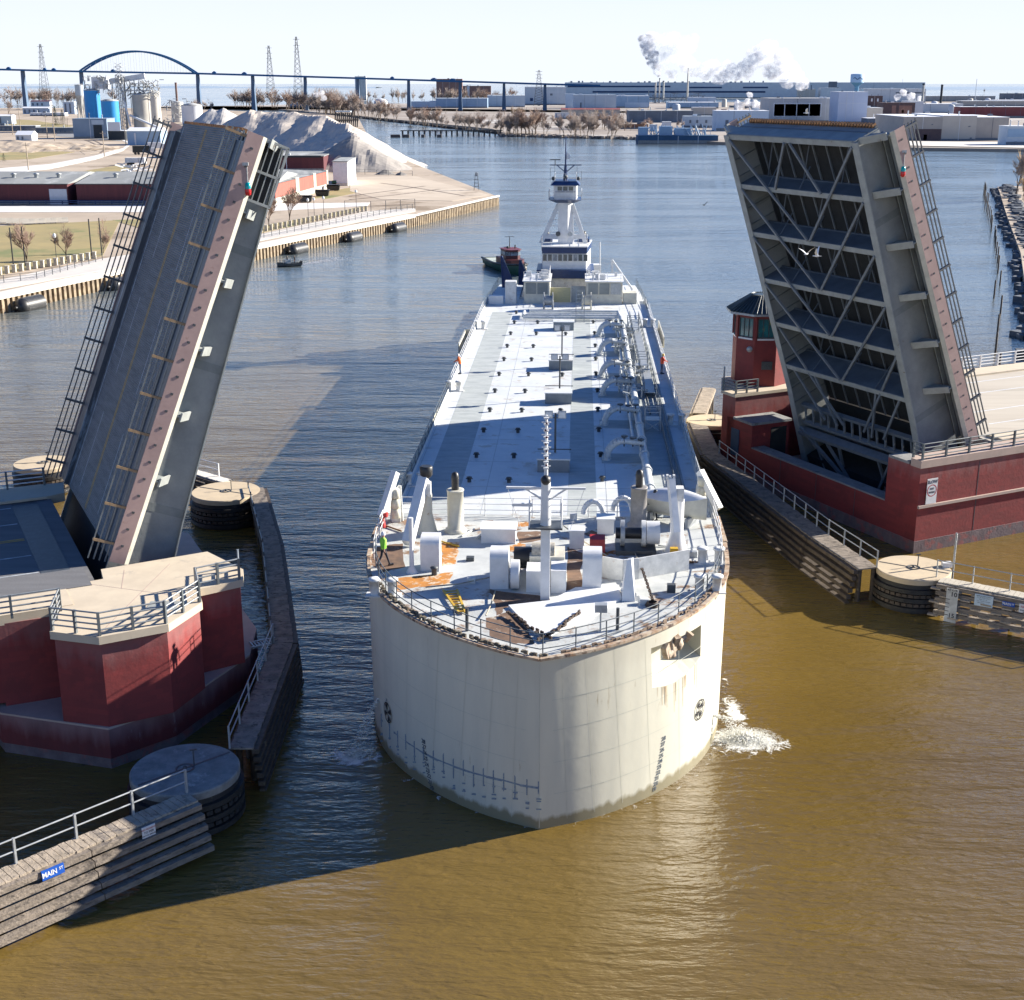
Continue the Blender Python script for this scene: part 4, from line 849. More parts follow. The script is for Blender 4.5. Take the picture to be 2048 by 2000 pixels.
for sg in (-1, 1): b.box(sg*9.38, 20, 7.0, sg*9.5, 108, 7.32)
b.build('deck_edge_coaming', WHITE, barge)
# deck stains and patches on the forecastle
def patch(name, pxs, m, z=8.405):
    pts = [S(x, y, 8.4) for x, y in pxs]; out = []
    for i, p in enumerate(pts):
        q = pts[(i+1) % len(pts)]
        for k in range(4):
            r_ = p.lerp(q, k/4); j = .10 if k else 0; out.append((r_.x + random.uniform(-j, j), r_.y + random.uniform(-j, j)))
    b = MB(); b.prism(out, 8.39, z); b.build(name, m, barge)
Z3 = lambda *a: [(700+x/4.23, 900+y/4.23) for x, y in a]; Z4 = lambda *a: [(1080+x/4.23, 900+y/4.23) for x, y in a]
patch('rust_patch', Z3((400,1085),(620,1060),(870,1035),(850,1130),(560,1160),(400,1190),(385,1130)), RUSTO)
patch('rust_patch', Z3((770,790),(930,780),(900,960),(770,985)), RUSTO, 8.406)
patch('rust_patch', Z3((1310,820),(1420,785),(1500,800),(1480,860),(1310,860)), RUSTO, 8.407)
patch('worn_walkway', Z3((1180,1180),(1600,1230),(1690,1250),(1690,1290),(1330,1330),(1240,1400),(1230,1300)), RUSTD, 8.404)
patch('worn_walkway', Z3((1420,690),(1620,690),(1620,760),(1430,790)), RUSTD, 8.4045)
patch('worn_walkway', Z3((190,830),(330,800),(450,790),(470,990),(260,1040),(190,960)), RUSTD, 8.403)
patch('worn_walkway', Z4((230,820),(360,870),(350,1180),(220,1190)), RUSTD, 8.4035)
patch('worn_walkway', Z3((1150,1420),(1330,1370),(1480,1500),(1560,1640),(1400,1640),(1180,1570)), RUSTD, 8.4025)
patch('nonskid_panel', Z3((930,740),(1110,720),(1110,790),(1400,800),(1310,870),(1180,880),(1180,1180),(850,1150),(890,960)), mat('light_nonskid', (.52,.54,.53), (.44,.46,.455), 1.4, .8), 8.4015)
patch('nonskid_panel', Z4((1250,680),(1540,660),(1560,860),(1500,1000),(1250,1030)), mat('light_nonskid', (.52,.54,.53)), 8.4016)
# raised white foredeck plate
b = MB(); pp = [S(x, y, 8.4) for x, y in Z3((1340,1330),(1690,1290)) + Z4((300,1180),(660,1160),(690,1270),(560,1340),(420,1440),(150,1540)) + Z3((1680,1590),(1560,1560),(1440,1440))]
b.prism([(p.x, p.y) for p in pp], 8.4, 8.52); b.build('foredeck_plate', CLEANW, barge)
# ---- forecastle equipment
def boxpart(name, m, x0, y0, z0, x1, y1, z1, parent=None): b = MB(); b.box(x0, y0, z0, x1, y1, z1); return b.build(name, m, parent or barge)
Zb = 8.4
def Sz(px, py): return S(px, py, Zb)
# exhaust stacks with dark pipe
for px, h, m_ in ((Z3((895, 688))[0], 2.35, CREAM), (Z4((830, 640))[0], 2.2, mat('grey_stack', (.32,.30,.28), (.22,.21,.2), 3, .6))):
    p = Sz(*px); b = MB(); b.lathe([(.62,0),(.62,.1),(.5,.22),(.45,.25),(.45,h),(.48,h),(.48,h+.06),(.40,h+.06)], (p.x, p.y, Zb), 18); k = b.build('exhaust_stack', m_, barge)
    b = MB(); b.lathe([(.2,h-.4),(.2,h+.55),(.22,h+.75),(.17,h+.98),(.06,h+1.05)], (p.x, p.y, Zb), 12); b.build('exhaust_pipe', BLACK, k)
# hatch box
def lidbox(name, px0, px1, dy, h, m=CLEANW, z0=0.0, ov=.06):
    p, q = Sz(*px0), Sz(*px1); c = boxpart(name, m, p.x, p.y, Zb+z0, q.x, p.y+dy, Zb+h)
    boxpart('lid', m, p.x-ov, p.y-ov, Zb+h, q.x+ov, p.y+dy+ov, Zb+h+.08, c); return c
lidbox('deck_locker', *Z3((1110,790),(1400,790)), 1.3, .75)
lidbox('deck_locker', *Z4((485,718),(625,718)), .9, .85); lidbox('deck_locker', *Z4((248,835),(372,835)), .8, .95)
# tall ventilator cowls with curved tops
def cowl(px0, px1, h, d=1.0):
    p, q = Sz(*px0), Sz(*px1); b = MB(); n = 8; vs = []
    prof = [(0, 0), (0, h*.78)] + [(d*.55*(1-math.cos(math.pi/2*i/n)), h*.78 + h*.22*math.sin(math.pi/2*i/n)) for i in range(1, n+1)] + [(d, h), (d, 0)]
    for x in (p.x, q.x): vs += [(x, p.y + y, Zb + z) for y, z in prof]
    m_ = len(prof); b.add(vs, [tuple(range(m_)), tuple(range(m_, 2*m_))[::-1]] + [(i, m_+i, m_+(i+1) % m_, (i+1) % m_) for i in range(m_)]); b.build('ventilator_cowl', CLEANW, barge)
cowl(*Z3((597,1025),(757,1030)), 1.75); cowl(*Z3((1183,1175),(1340,1180)), 1.9); cowl(*Z4((358,1180),(520,1180)), 1.9)
# windlass group behind the mast
wl0 = thing('windlass', None, None, mat=M4.Identity(4)); wl0.parent = barge; ROOT[wl0.name] = ROOT[barge.name]
p = Sz(*Z3((1490,1205))[0]); q = Sz(*Z4((220,1205))[0])
boxpart('gear_housing', CLEANW, p.x, p.y, Zb, q.x-.9, p.y+1.3, Zb+1.1, wl0); boxpart('gear_housing', CLEANW, q.x-.75, p.y, Zb, q.x, p.y+1.5, Zb+1.15, wl0); boxpart('gear_housing', CREAM, p.x+.1, p.y+1.5, Zb, q.x-.1, p.y+3.2, Zb+1.3, wl0)
b = MB(); b.tube((p.x-.75, p.y+.5, Zb+.75), (p.x-.35, p.y+.5, Zb+.75), .72, n=20); b.build('brake_drum', CLEANW, wl0)
b = MB(); b.tube((p.x-.7, p.y+2.5, Zb+.9), (p.x+.3, p.y+2.5, Zb+.9), .55, n=14); b.build('warping_drum', BLACK, wl0)
b = MB(); b.tube((p.x+.2, p.y+2.2, Zb+1.3), (q.x-.6, p.y+2.2, Zb+1.3), .5, n=14); b.build('rope_drum', mat('rope_drum_tan', (.55,.50,.40), (.3,.28,.24), 8, .9), wl0)
b = MB(); b.sphere((p.x+.0, p.y+3.4, Zb+.5), .45, 8, .6); b.build('orange_tarp', mat('orange_tarp', (.65,.30,.03), (.45,.2,.03), 3, .8), wl0)
# second winch on the right with dark well
p = Sz(*Z4((640,880))[0]); q = Sz(*Z4((980,880))[0])
w2 = thing('mooring_winch', None, None, mat=M4.Identity(4)); w2.parent = barge; ROOT[w2.name] = ROOT[barge.name]
boxpart('bed', DARKST, p.x, p.y-.2, Zb, q.x, p.y+1.8, Zb+.25, w2)
for x in (p.x+.25, q.x-.75): 
    b = MB(); b.tube((x, p.y+.8, Zb+.9), (x+.22, p.y+.8, Zb+.9), .7, n=18); b.build('flange_disc', WHITE if x > p.x+1 else STEEL, w2)
b = MB(); b.tube((p.x, p.y+.8, Zb+.9), (q.x, p.y+.8, Zb+.9), .3, n=12); b.build('drum', BLACK, w2)
b = MB(); b.tube((q.x-.5, p.y+.8, Zb+.95), (q.x+.2, p.y+.8, Zb+.95), .62, n=16); b.build('motor', CLEANW, w2)
# red locker
p = Sz(*Z4((420,880))[0]); b = MB(); b.add([(p.x,p.y,Zb),(p.x+.8,p.y,Zb),(p.x+.8,p.y+.8,Zb),(p.x,p.y+.8,Zb),(p.x,p.y+.15,Zb+.75),(p.x+.8,p.y+.15,Zb+.75),(p.x+.8,p.y+.75,Zb+.85),(p.x,p.y+.75,Zb+.85)], [(3,2,1,0),(4,5,6,7),(0,1,5,4),(1,2,6,5),(2,3,7,6),(3,0,4,7)]); b.build('red_fan_housing', RED, barge)
# breakwater plates (white wall, right)
b = MB(); pts = [Sz(*q) for q in Z4((525,1075),(700,1105),(830,1090),(1255,1015))]
for a, c in zip(pts, pts[1:]): b.beam(a + V((0,0,.55)), c + V((0,0,.55)), .08, 1.1)
b.build('breakwater', WHITE, barge)
# triangular fairlead bracket and roller
p = Sz(*Z4((690,1280))[0]); q = Sz(*Z4((805,1285))[0]); b = MB(); b.add([(p.x,p.y,Zb),(q.x,p.y,Zb),(q.x,p.y+1.3,Zb),(p.x,p.y+1.3,Zb),(p.x+.22,p.y+.5,Zb+1.9),(q.x-.22,p.y+.5,Zb+1.95),(q.x-.1,p.y+.8,Zb+1.95),(p.x+.3,p.y+.8,Zb+1.9)], [(3,2,1,0),(4,5,6,7),(0,1,5,4),(1,2,6,5),(2,3,7,6),(3,0,4,7)]); b.build('fairlead_bracket', CLEANW, barge)
# foremast
p = Sz(*Z3((1650,1258))[0]); fm = thing('foremast', None, None, mat=M4.Identity(4)); fm.parent = barge; ROOT[fm.name] = ROOT[barge.name]
mz = lambda py: SY(1088, py, p.y).z
boxpart('mast_column', CLEANW, p.x-.22, p.y-.22, Zb, p.x+.22, p.y+.22, mz(1055), fm)
boxpart('mast_platform', DARKST, p.x-.8, p.y-.6, mz(1052), p.x+.8, p.y+.6, mz(1052)+.08, fm)
b = MB()
for sx in (-.75, .75):
    for yy in (-.5, .5): b.tube((p.x+sx, p.y+yy, mz(1052)), (p.x+sx, p.y+yy, mz(1000)), .035, n=5)
    for zz in (1025, 1000): b.tube((p.x+sx, p.y-.5, mz(zz)), (p.x+sx, p.y+.5, mz(zz)), .03, n=5)
    b.tube((p.x+sx, p.y+.5, mz(1000)), (p.x, p.y+.5, mz(1000)), .03, n=5); b.tube((p.x+sx, p.y-.5, mz(1018)), (p.x+sx*.35, p.y-.5, mz(1018)), .03, n=5)
b.build('platform_rail', CLEANW, fm)
b = MB(); b.tube((p.x, p.y, mz(1052)), (p.x, p.y, mz(955)), .26, .22, n=12); b.tube((p.x, p.y, mz(955)), (p.x, p.y, mz(830)), .10, .06, n=10); b.build('mast_pole', CLEANW, fm)
b = MB()
for k in range(9):
    z = mz(935 - k*12.5); b.cbox((p.x, p.y-.14, z), (.24, .14, .07)); b.tube((p.x-.22, p.y, z+.08), (p.x+.22, p.y, z+.08), .03, n=5)
b.build('lamp_bracket', CLEANW, fm)
b = MB()
for k in range(7): b.sphere((p.x+.02*(-1)**k, p.y-.22, mz(928 - k*14)), .055, 8)
b.build('signal_lamp', mat('dark_red_lamp', (.12,.02,.03), (.05,.02,.03), 4, .3), fm)
b = MB(); b.sphere((p.x, p.y-.42, mz(955)), .24, 12); b.build('searchlight', BLACK, fm)
zc = mz(976); b = MB(); b.beam((p.x-1.85, p.y, zc), (p.x+1.85, p.y, zc), .12, .1)
for sg in (-1, 1): b.tube((p.x+sg*1.0, p.y, zc), (p.x+sg*.2, p.y, zc-.55), .05, n=5); b.tube((p.x+sg*1.8, p.y, zc), (p.x+sg*1.15, p.y-.1, zc-2.0), .015, n=4)
b.build('yardarm', CLEANW, fm)
b = MB(); b.cbox((p.x-1.1, p.y-.1, zc-.8), (.95, .12, .14)); b.build('radar_scanner', CLEANW, fm)
# cranes: pedestal + inclined white jib
def crane(base_px, ph, pm, jib0, jib1, jr, extras=True):
    c = thing('deck_crane', None, None, mat=M4.Identity(4)); c.parent = barge; ROOT[c.name] = ROOT[barge.name]
    p = Sz(*base_px); b = MB(); b.lathe([(.62,0),(.55,.25),(.34,1.1),(.34,ph)], (p.x, p.y, Zb), 14); b.build('pedestal', pm, c)
    b = MB(); b.beam(jib0, jib1, jr, jr*1.2); b.build('jib', CLEANW, c)
    if extras:
        b = MB(); b.cbox((p.x, p.y, Zb+ph+.3), (.55, .6, .7)); b.tube((p.x-.1, p.y, Zb+ph), V(jib1) + V((.1,0,-.3)), .12, n=8); b.build('slewing_head', WHITE, c)
    return c, p
c1, p = crane(Z3((648,695))[0], 2.2, CREAM, SY(*Z3((488,790))[0], Sz(*Z3((648,695))[0]).y-2.6), SY(*Z3((625,240))[0], Sz(*Z3((648,695))[0]).y), .5)
t_ = SY(*Z3((645,180))[0], p.y); b = MB(); b.lathe([(.2,-.35),(.34,-.2),(.36,.25),(.3,.3)], t_, 12); b.build('crane_head_light', BLACK, c1)
pp = Sz(*Z3((524,1035))[0]); b = MB(); b.lathe([(.30,0),(.12,.35),(.10,1.7),(.12,2.9)], (pp.x, pp.y, Zb), 10); b.build('jib_rest', CLEANW, barge)
c2, p = crane(Z4((1150,860))[0], 2.9, CLEANW, SY(*Z4((1150,700))[0], Sz(*Z4((1150,860))[0]).y-1.0), SY(*Z4((1108,245))[0], Sz(*Z4((1150,860))[0]).y), .34)
b = MB(); q = SY(*Z4((1095,235))[0], p.y)
for k in range(4): b.cbox((q.x-.28+k*.17, q.y, q.z+.05*(k % 2)), (.12, .25, .22))
b.build('crane_head_sheave', WHITE, c2)
b = MB(); a = SY(*Z4((1143,890))[0], p.y-1.5); 
for k in range(7): b.sphere((a.x, a.y, a.z-.12-k*.13), .09, 6, 1.3)
b.build('hook_chain', CHAIN, c2)
# davits at both sides with slanting arm
for side, top, bot, foot in ((-1, Z3((385,185))[0], Z3((265,560))[0], Z3((395,600))[0]), (1, Z4((1352,178))[0], Z4((1515,500))[0], Z4((1360,490))[0])):
    c = thing('davit', None, None, mat=M4.Identity(4)); c.parent = barge; ROOT[c.name] = ROOT[barge.name]
    f0 = S(*foot, 8.4); t0 = SY(*top, f0.y); b0 = SY(*bot, f0.y-1.2); b = MB(); b.beam(b0, t0, .34, .4); b.build('arm', CLEANW, c)
    b = MB(); b.cbox((f0.x, f0.y, Zb+.95), (.5, .5, 1.9)); b.beam((f0.x+.28*side, f0.y, Zb), (f0.x+.1*side, f0.y, t0.z-.4), .16, .18); b.beam((f0.x-.3*side, f0.y, Zb), (f0.x-.22*side, f0.y, t0.z-.8), .14, .16); b.build('frame', WHITE, c)
    b = MB()
    for k in range(3): b.lathe([(.1,0),(.24,.04),(.26,.3),(.24,.54),(.1,.58)], (f0.x-.02*side, f0.y-.3, Zb+.25+k*.58), 10)
    b.build('float_canister', CREAM, c)
# big hose saddle / arched pipes at the break
for px in (Z4((450,590))[0], Z4((700,560))[0]):
    p = Sz(*px); b = MB(); pr_ = None
    for i in range(9):
        t = math.pi*i/8; q = V((p.x-.55*math.cos(t), p.y, Zb + .35 + .75*math.sin(t)));
        if pr_ is not None: b.tube(pr_, q, .16, n=8)
        pr_ = q
    b.build('arched_vent_pipe', CLEANW, barge)
# bollards and chocks
def bollard(p, z=Zb, m=WHITE, r=.26, h=.75, parent=None):
    b = MB()
    for dx in (-.42, .42): b.lathe([(r,0),(r*.85,.05),(r*.85,h),(r*1.15,h),(r*1.15,h+.12),(r*.5,h+.14)], (p.x+dx, p.y, z), 12)
    b.box(p.x-.85, p.y-.3, z, p.x+.85, p.y+.3, z+.06); b.build('bollard', m, barge)
bollard(Sz(*Z3((285,1230))[0])); bollard(Sz(*Z4((1420,1200))[0])); bollard(Sz(*Z4((1440,960))[0]))
for x, y in ((-9.0, 30), (-9.0, 58), (9.0, 47), (-9, 88), (9, 90)): bollard(V((x, y, 7)), 7.0)
# anchor chain runs and coiled line along the gunwale
def chain(pts, name='anchor_chain', m=CHAIN, r=.10, st=.17, jit=.05):
    b = MB()
    for a, c in zip(pts, pts[1:]):
        L_ = (c-a).length; n = max(1, int(L_/st)); d = (c-a).normalized(); s_ = V((-d.y, d.x, 0))
        for k in range(n):
            q = a + d*(k*st) + s_*random.uniform(-jit, jit); b.cbox((q.x, q.y, q.z + r*.6), (st*1.15, r*(1.5 if k % 2 else .7), r*(.7 if k % 2 else 1.5)), math.atan2(d.y, d.x))
    return b.build(name, m, barge)
zc = 8.53
chain([S(*Z3((1690,1600))[0], zc), S(*Z3((1540,1520))[0], zc), S(*Z3((1330,1370))[0], zc)], jit=.10); chain([S(*Z4((-10,1610))[0], zc), S(*Z4((150,1530))[0], zc), S(*Z4((350,1365))[0], zc)], jit=.10)
rim = [H(u*.5, 8.46, -1) + V((.22, .22, 0)) for u in range(0, 20)]; chain(rim, 'mooring_line_heap', mat('dark_mooring_line', (.05,.05,.05), (.22,.18,.12), 5, .9), .12, .16, .09)
rim = [H(u*.5, 8.46, 1) + V((-.25, .22, 0)) for u in range(3, 22)]; chain(rim, 'mooring_line_heap', mat('pale_mooring_line', (.30,.22,.15), (.12,.08,.06), 4, .9), .09, .2, .08)
for a, c in ((Z3((640,1160)), Z3((1190,1075))), (Z3((1230,1190)), Z3((1150,1400))), (Z4((200,640)), Z4((560,890))), (Z4((780,800)), Z4((860,1000)))):
    b = MB(); q0, q1 = S(*a[0], 8.6), S(*c[0], 8.6); b.path([q0, (q0+q1)/2 - V((0,0,.1)), q1], .035, 5); b.build('mooring_line', ROPE, barge)
chain([S(*Z4((860,1000))[0], 8.9), S(*Z4((960,1300))[0], 8.5)], 'turnbuckle_chain', CHAIN, .09, .2, .02)
b = MB(); p = Sz(*Z4((950,1320))[0])
for k in range(4): b.lathe([(.32-.03*k,.0),(.36-.03*k,.05),(.30-.03*k,.08)], (p.x, p.y, Zb+.05*k), 14, True, False)
b.build('coiled_line', CHAIN, barge)
b = MB(); p = Sz(*Z4((512,1530))[0]); b.tube((p.x,p.y,Zb),(p.x,p.y,Zb+.95),.05,n=6); b.cbox((p.x,p.y-.05,Zb+1.15),(.55,.4,.36)); b.build('bow_floodlight', STEEL, barge)
b = MB(); p = Sz(*Z4((655,1520))[0]); b.tube((p.x,p.y,Zb),(p.x,p.y,Zb+1.05),.08,n=6); p = Sz(*Z3((990,1530))[0]); b.tube((p.x,p.y,Zb),(p.x,p.y,Zb+1.1),.08,n=6); b.build('flagstaff_stub', DARKST, barge)
# railings (part > post)
def brail(pts, h=1.05, nr=3, sp=1.6, m=STEEL, r=.025, pr=.03):
    rl = bpy.data.objects.new('railing', None); COL.objects.link(rl); rl.parent = barge; ROOT[rl.name] = ROOT[barge.name]
    for k in range(nr):
        b = MB()
        for a, c in zip(pts, pts[1:]): b.tube(a + V((0,0,h*(k+1)/nr)), c + V((0,0,h*(k+1)/nr)), r, n=4)
        b.build('rail', m, rl)
    dist = 0; b = None
    for a, c in zip(pts, pts[1:]):
        L_ = (c-a).length
        while dist < L_:
            q = a.lerp(c, dist/L_); b = MB(); b.tube(q, q + V((0,0,h)), pr, n=5); b.build('post', m, rl); dist += sp
        dist -= L_
RD = mat('dark_rail', (.13,.15,.17), (.08,.10,.11), 3, .5)
ins = lambda u, sg: H(u, 8.4, sg) + (V((0, .45, 0)) if u < 2 else V((-sg*.35, .3, 0)))
brail([ins(u*.5, -1) for u in range(22, -1, -1)] + [ins(u*.5, 1) for u in range(1, 23)], m=RD)
brail([H(u*.5, 8.4, -1) + V((.3, 0, 0)) for u in range(22, 27)], m=CLEANW); brail([H(u*.5, 8.4, 1) + V((-.3, 0, 0)) for u in range(22, 27)], m=CLEANW)
brail([V((-8.5, 19.6, 8.4)), V((-1, 19.6, 8.4))], m=CLEANW); brail([V((-1, 19.6, 8.4)), V((8.5, 19.6, 8.4))], m=CLEANW)
for sg in (-1, 1):
    brail([V((sg*9.42, 22, 7)), V((sg*9.42, 60, 7))], sp=2.0, m=CLEANW if sg > 0 else RD); brail([V((sg*9.42, 60, 7)), V((sg*9.42, 100, 7))], sp=2.2, m=CLEANW); brail([V((sg*9.42, 100, 7)), V((sg*8.8, 120, 7))], sp=2.2, m=RD)
rf = random.Random(21)
for k in range(34):
    px = Z3((rf.uniform(300, 1600), rf.uniform(640, 1500)))[0] if k % 2 else Z4((rf.uniform(60, 1450), rf.uniform(560, 1400)))[0]
    p = S(*px, 8.4); b = MB(); q = rf.random()
    if abs(p.x) > 9.5*(1-math.exp(-p.y/4.4))-1.0 or (abs(p.x) < 3 and p.y < 12): continue
    if q < .35: b.lathe([(.14,0),(.14,.3),(.2,.34),(.2,.42),(.05,.46)], (p.x, p.y, Zb), 8)
    elif q < .7: b.box(p.x-.2, p.y-.15, Zb, p.x+.2, p.y+.15, Zb+rf.uniform(.15, .5))
    else: a = rf.uniform(0, 3.1); b.tube((p.x, p.y, Zb+.07), (p.x+1.4*math.cos(a), p.y+1.4*math.sin(a), Zb+.07), .05, n=5)
    b.build('deck_fitting', rf.choice((DARKST, WHITE, RUST, STEEL, YELLOW)), barge)
for k in range(9):
    x, y = rf.uniform(-7, 7), rf.uniform(12, 19); r_ = rf.uniform(.25, .7); b = MB(); b.prism([(x+r_*rf.uniform(.5, 1.3)*math.cos(t*.8), y+r_*rf.uniform(.5, 1.3)*math.sin(t*.8)) for t in range(8)], 8.39, 8.4005+.0002*k); b.build('rust_patch', rf.choice((RUSTD, RUSTO)), barge)
# ---- main deck cargo gear
ZM = 7.0
def M7(x, y): return S(850+x/3.545, 560+y/3.545, 7.0)
CARGO = mat('cargo_pipe_paint', (.62,.64,.63), (.46,.48,.48), 3, .45, c3=(.28,.16,.09), sc3=2, th3=.66)
b = MB(); b.tube((6.1, 22, 7.62), (6.1, 92, 7.62), .27, n=12); b.tube((5.55, 40, 7.4), (5.55, 92, 7.4), .13, n=8); 
for y in range(24, 92, 4): b.tube((6.1, y-.09, 7.62), (6.1, y+.09, 7.62), .36, n=12); b.cbox((6.1, y+1.5, 7.2), (.4, .12, .4))
b.build('main_cargo_pipe', CARGO, barge)
b = MB(); b.tube((7.9, 24, 7.2), (7.9, 80, 7.2), .07, n=6); b.tube((8.25, 24, 7.2), (8.25, 98, 7.2), .05, n=6); b.tube((7.2, 50, 7.15), (7.2, 90, 7.15), .06, n=6); b.build('service_pipe', DARKST, barge)
loops = [M7(1290,1275).y, M7(1290,1030).y, M7(1290,820).y, M7(1290,690).y, M7(1290,530).y, M7(1290,400).y]
for i, y in enumerate(loops):
    L3 = bpy.data.objects.new('loading_manifold', None); COL.objects.link(L3); L3.parent = barge; ROOT[L3.name] = ROOT[barge.name]
    for dx in (0, .42):
        b = MB(); pr_ = None
        for k in range(9):
            t = math.pi/2*k/8; q = V((4.7 - 1.15*math.cos(t) + 0*dx, y + dx*1.3, 7.0 + 1.35*math.sin(t)))
            if pr_ is not None: b.tube(pr_, q, .21, n=10)
            pr_ = q
        b.tube(pr_, (6.1, y + dx*1.3 + .5, 8.1 - dx*.6), .19, n=10); b.tube((3.55, y+dx*1.3, 7.0), (3.55, y+dx*1.3, 7.12), .34, n=12)
        b.build('manifold_arm', CARGO, L3)
    b = MB()
    for dx in (4.75, 5.35, 5.9): b.lathe([(.22,-.05),(.25,0),(.22,.05)], (dx, y+.25+random.uniform(-.1,.2), 8.5+random.uniform(-.1,.15)), 10); b.tube((dx, y+.3, 7.9), (dx, y+.3, 8.5), .05, n=5)
    b.build('hand_wheel', DARKST, L3)
    b = MB(); b.box(3.2, y-.9, 7.0, 6.0, y+1.6, 7.03); b.build('drip_tray', NONSKID, L3)
    if i >= 2:
        b = MB()
        for k in range(9): xx = random.uniform(4.9, 7.1); yy = y+random.uniform(-2.4, 2.6); b.tube((xx, yy, 7), (xx, yy, 7.5+random.random()*.9), .09, n=6); b.tube((xx-.4, yy, 7.4+random.random()*.5), (xx+.5, yy+random.uniform(-.5,.5), 7.6), .08, n=6)
        b.build('valve_cluster', CARGO, L3)
# grated catwalk with rails
b = MB(); b.box(7.0, 56, 7.45, 7.9, 92, 7.5)
for y in range(57, 92, 3): b.box(7.05, y, 7, 7.12, y+.07, 7.45); b.box(7.8, y, 7, 7.87, y+.07, 7.45)
b.build('catwalk', STEEL, barge)
brail([V((7.0, 56, 7.5)), V((7.0, 92, 7.5))], h=.9, nr=2, sp=2.4, m=RD); brail([V((7.9, 50, 7.5)), V((7.9, 92, 7.5))], h=.9, nr=2, sp=2.4, m=RD)
for y in (M7(1480, 680).y, M7(1440, 400).y, M7(1560,1080).y):
    b = MB(); b.box(6.5, y, 7.9, 7.7, y+1.2, 7.95)
    for x_ in (6.5, 7.65):
        for yy in (y, y+1.15): b.box(x_, yy, 7, x_+.06, yy+.06, 9.0)
    for zz in (8.5, 8.95): b.box(6.5, y, zz, 7.7, y+.05, zz+.05); b.box(6.5, y+1.15, zz, 7.7, y+1.2, zz+.05)
    b.beam((6.5, y, 7.05), (7.7, y, 7.85), .05, .05); b.beam((7.7, y, 7.05), (6.5, y, 7.85), .05, .05); b.build('sampling_platform', STEEL, barge)
# cross-deck pipes near the stern
b = MB()
for k, (y, r_) in enumerate(((93.4, .16), (94.3, .20), (95.2, .12), (96.3, .16))): b.tube((-4.6+k*.2, y, 7.35+.08*k), (5.9, y, 7.35+.08*k), r_, n=8)
b.tube((-4.6, 94.3, 7.4), (-4.6, 97, 7.4), .2, n=8); b.tube((5.9, 96.3, 7.5), (6.1, 91, 7.6), .2, n=8); b.build('crossover_pipe', CARGO, barge)
# tank hatches
b0 = None; rowsz = [1440, 1265, 1085, 940, 803, 683, 577, 482, 392, 312, 243]
b = MB(); b.lathe([(.13,0),(.13,.28),(.18,.28),(.18,.35),(.06,.38)], (0,0,0), 10); b.box(-.23,-.04,.2,.23,.04,.25)
for j, yz in enumerate(rowsz):
    for x in (-5.5, -2.9, 3.15) + ((.15,) if j in (3, 5, 8) else ()):
        y = M7(900, yz).y
        if b0 is None: b0 = b.build('tank_vent', DARKST, barge); q = b0
        else: q = b0.copy(); COL.objects.link(q)
        q.location = (x + (random.uniform(-.05,.05)), y + (.6 if x == 3.15 else 0), 7.0)
# raised boxes on the centre line, three with floodlight stands
for i, (yz, xc) in enumerate(((1365, 950), (880, 958), (640, 968), (358, 985))):
    y = M7(xc, yz).y; bx = boxpart('hatch_coaming', mat('grey_hatch', (.20,.23,.26), (.15,.18,.2), 2, .6), -1.15, y, 7.0, 1.0, y+1.6, 7.85)
    boxpart('hatch_cover', DECKM, -1.2, y-.03, 7.85, 1.05, y+1.65, 7.93, bx)
    if i < 3:
        ls = bpy.data.objects.new('floodlight_stand', None); COL.objects.link(ls); ls.parent = barge; ROOT[ls.name] = ROOT[barge.name]
        b = MB(); b.tube((0, y+1.9, 7), (0, y+1.9, 10.6), .07, n=6); b.beam((-1.2, y+1.9, 8.1), (1.1, y+1.9, 8.1), .06, .06); b.beam((-.7, y+1.9, 10.3), (.7, y+1.9, 10.3), .07, .07); b.build('stand_pole', DARKST, ls)
        for sx in (-.45, .45):
            b = MB(); b.cbox((sx, y+1.8, 10.55), (.55, .15, .5)); b.build('floodlight', STEEL, ls)
            b = MB(); b.cbox((sx, y+1.71, 10.55), (.42, .04, .38)); b.build('lamp_glass', CLEANW, ls)
# hose reels and ladder at the after end
for x, y in ((-2.0, 101.0), (2.4, 101.2)):
    b = MB(); 
    for k in (-.5, .5): b.tube((x+k-.05, y, 8.05), (x+k+.05, y, 8.05), .95, n=20)
    b.tube((x-.5, y, 8.05), (x+.5, y, 8.05), .55, n=14); b.box(x-.6, y-.5, 7, x-.4, y+.5, 8.0); b.box(x+.4, y-.5, 7, x+.6, y+.5, 8.0); b.build('hose_reel', CREAM if x > 0 else STEEL, barge)
y = M7(1130, 300).y; b = MB()
for sx in (1.2, 2.1): b.beam((sx, y, 7), (sx, y+1.2, 10.4), .07, .07); b.beam((sx, y+1.2, 10.4), (sx, y+3.2, 7), .07, .07)
for k in range(9): b.beam((1.2, y+.13*k, 7.2+.38*k), (2.1, y+.13*k, 7.2+.38*k), .05, .05)
b.build('stile_ladder', STEEL, barge)
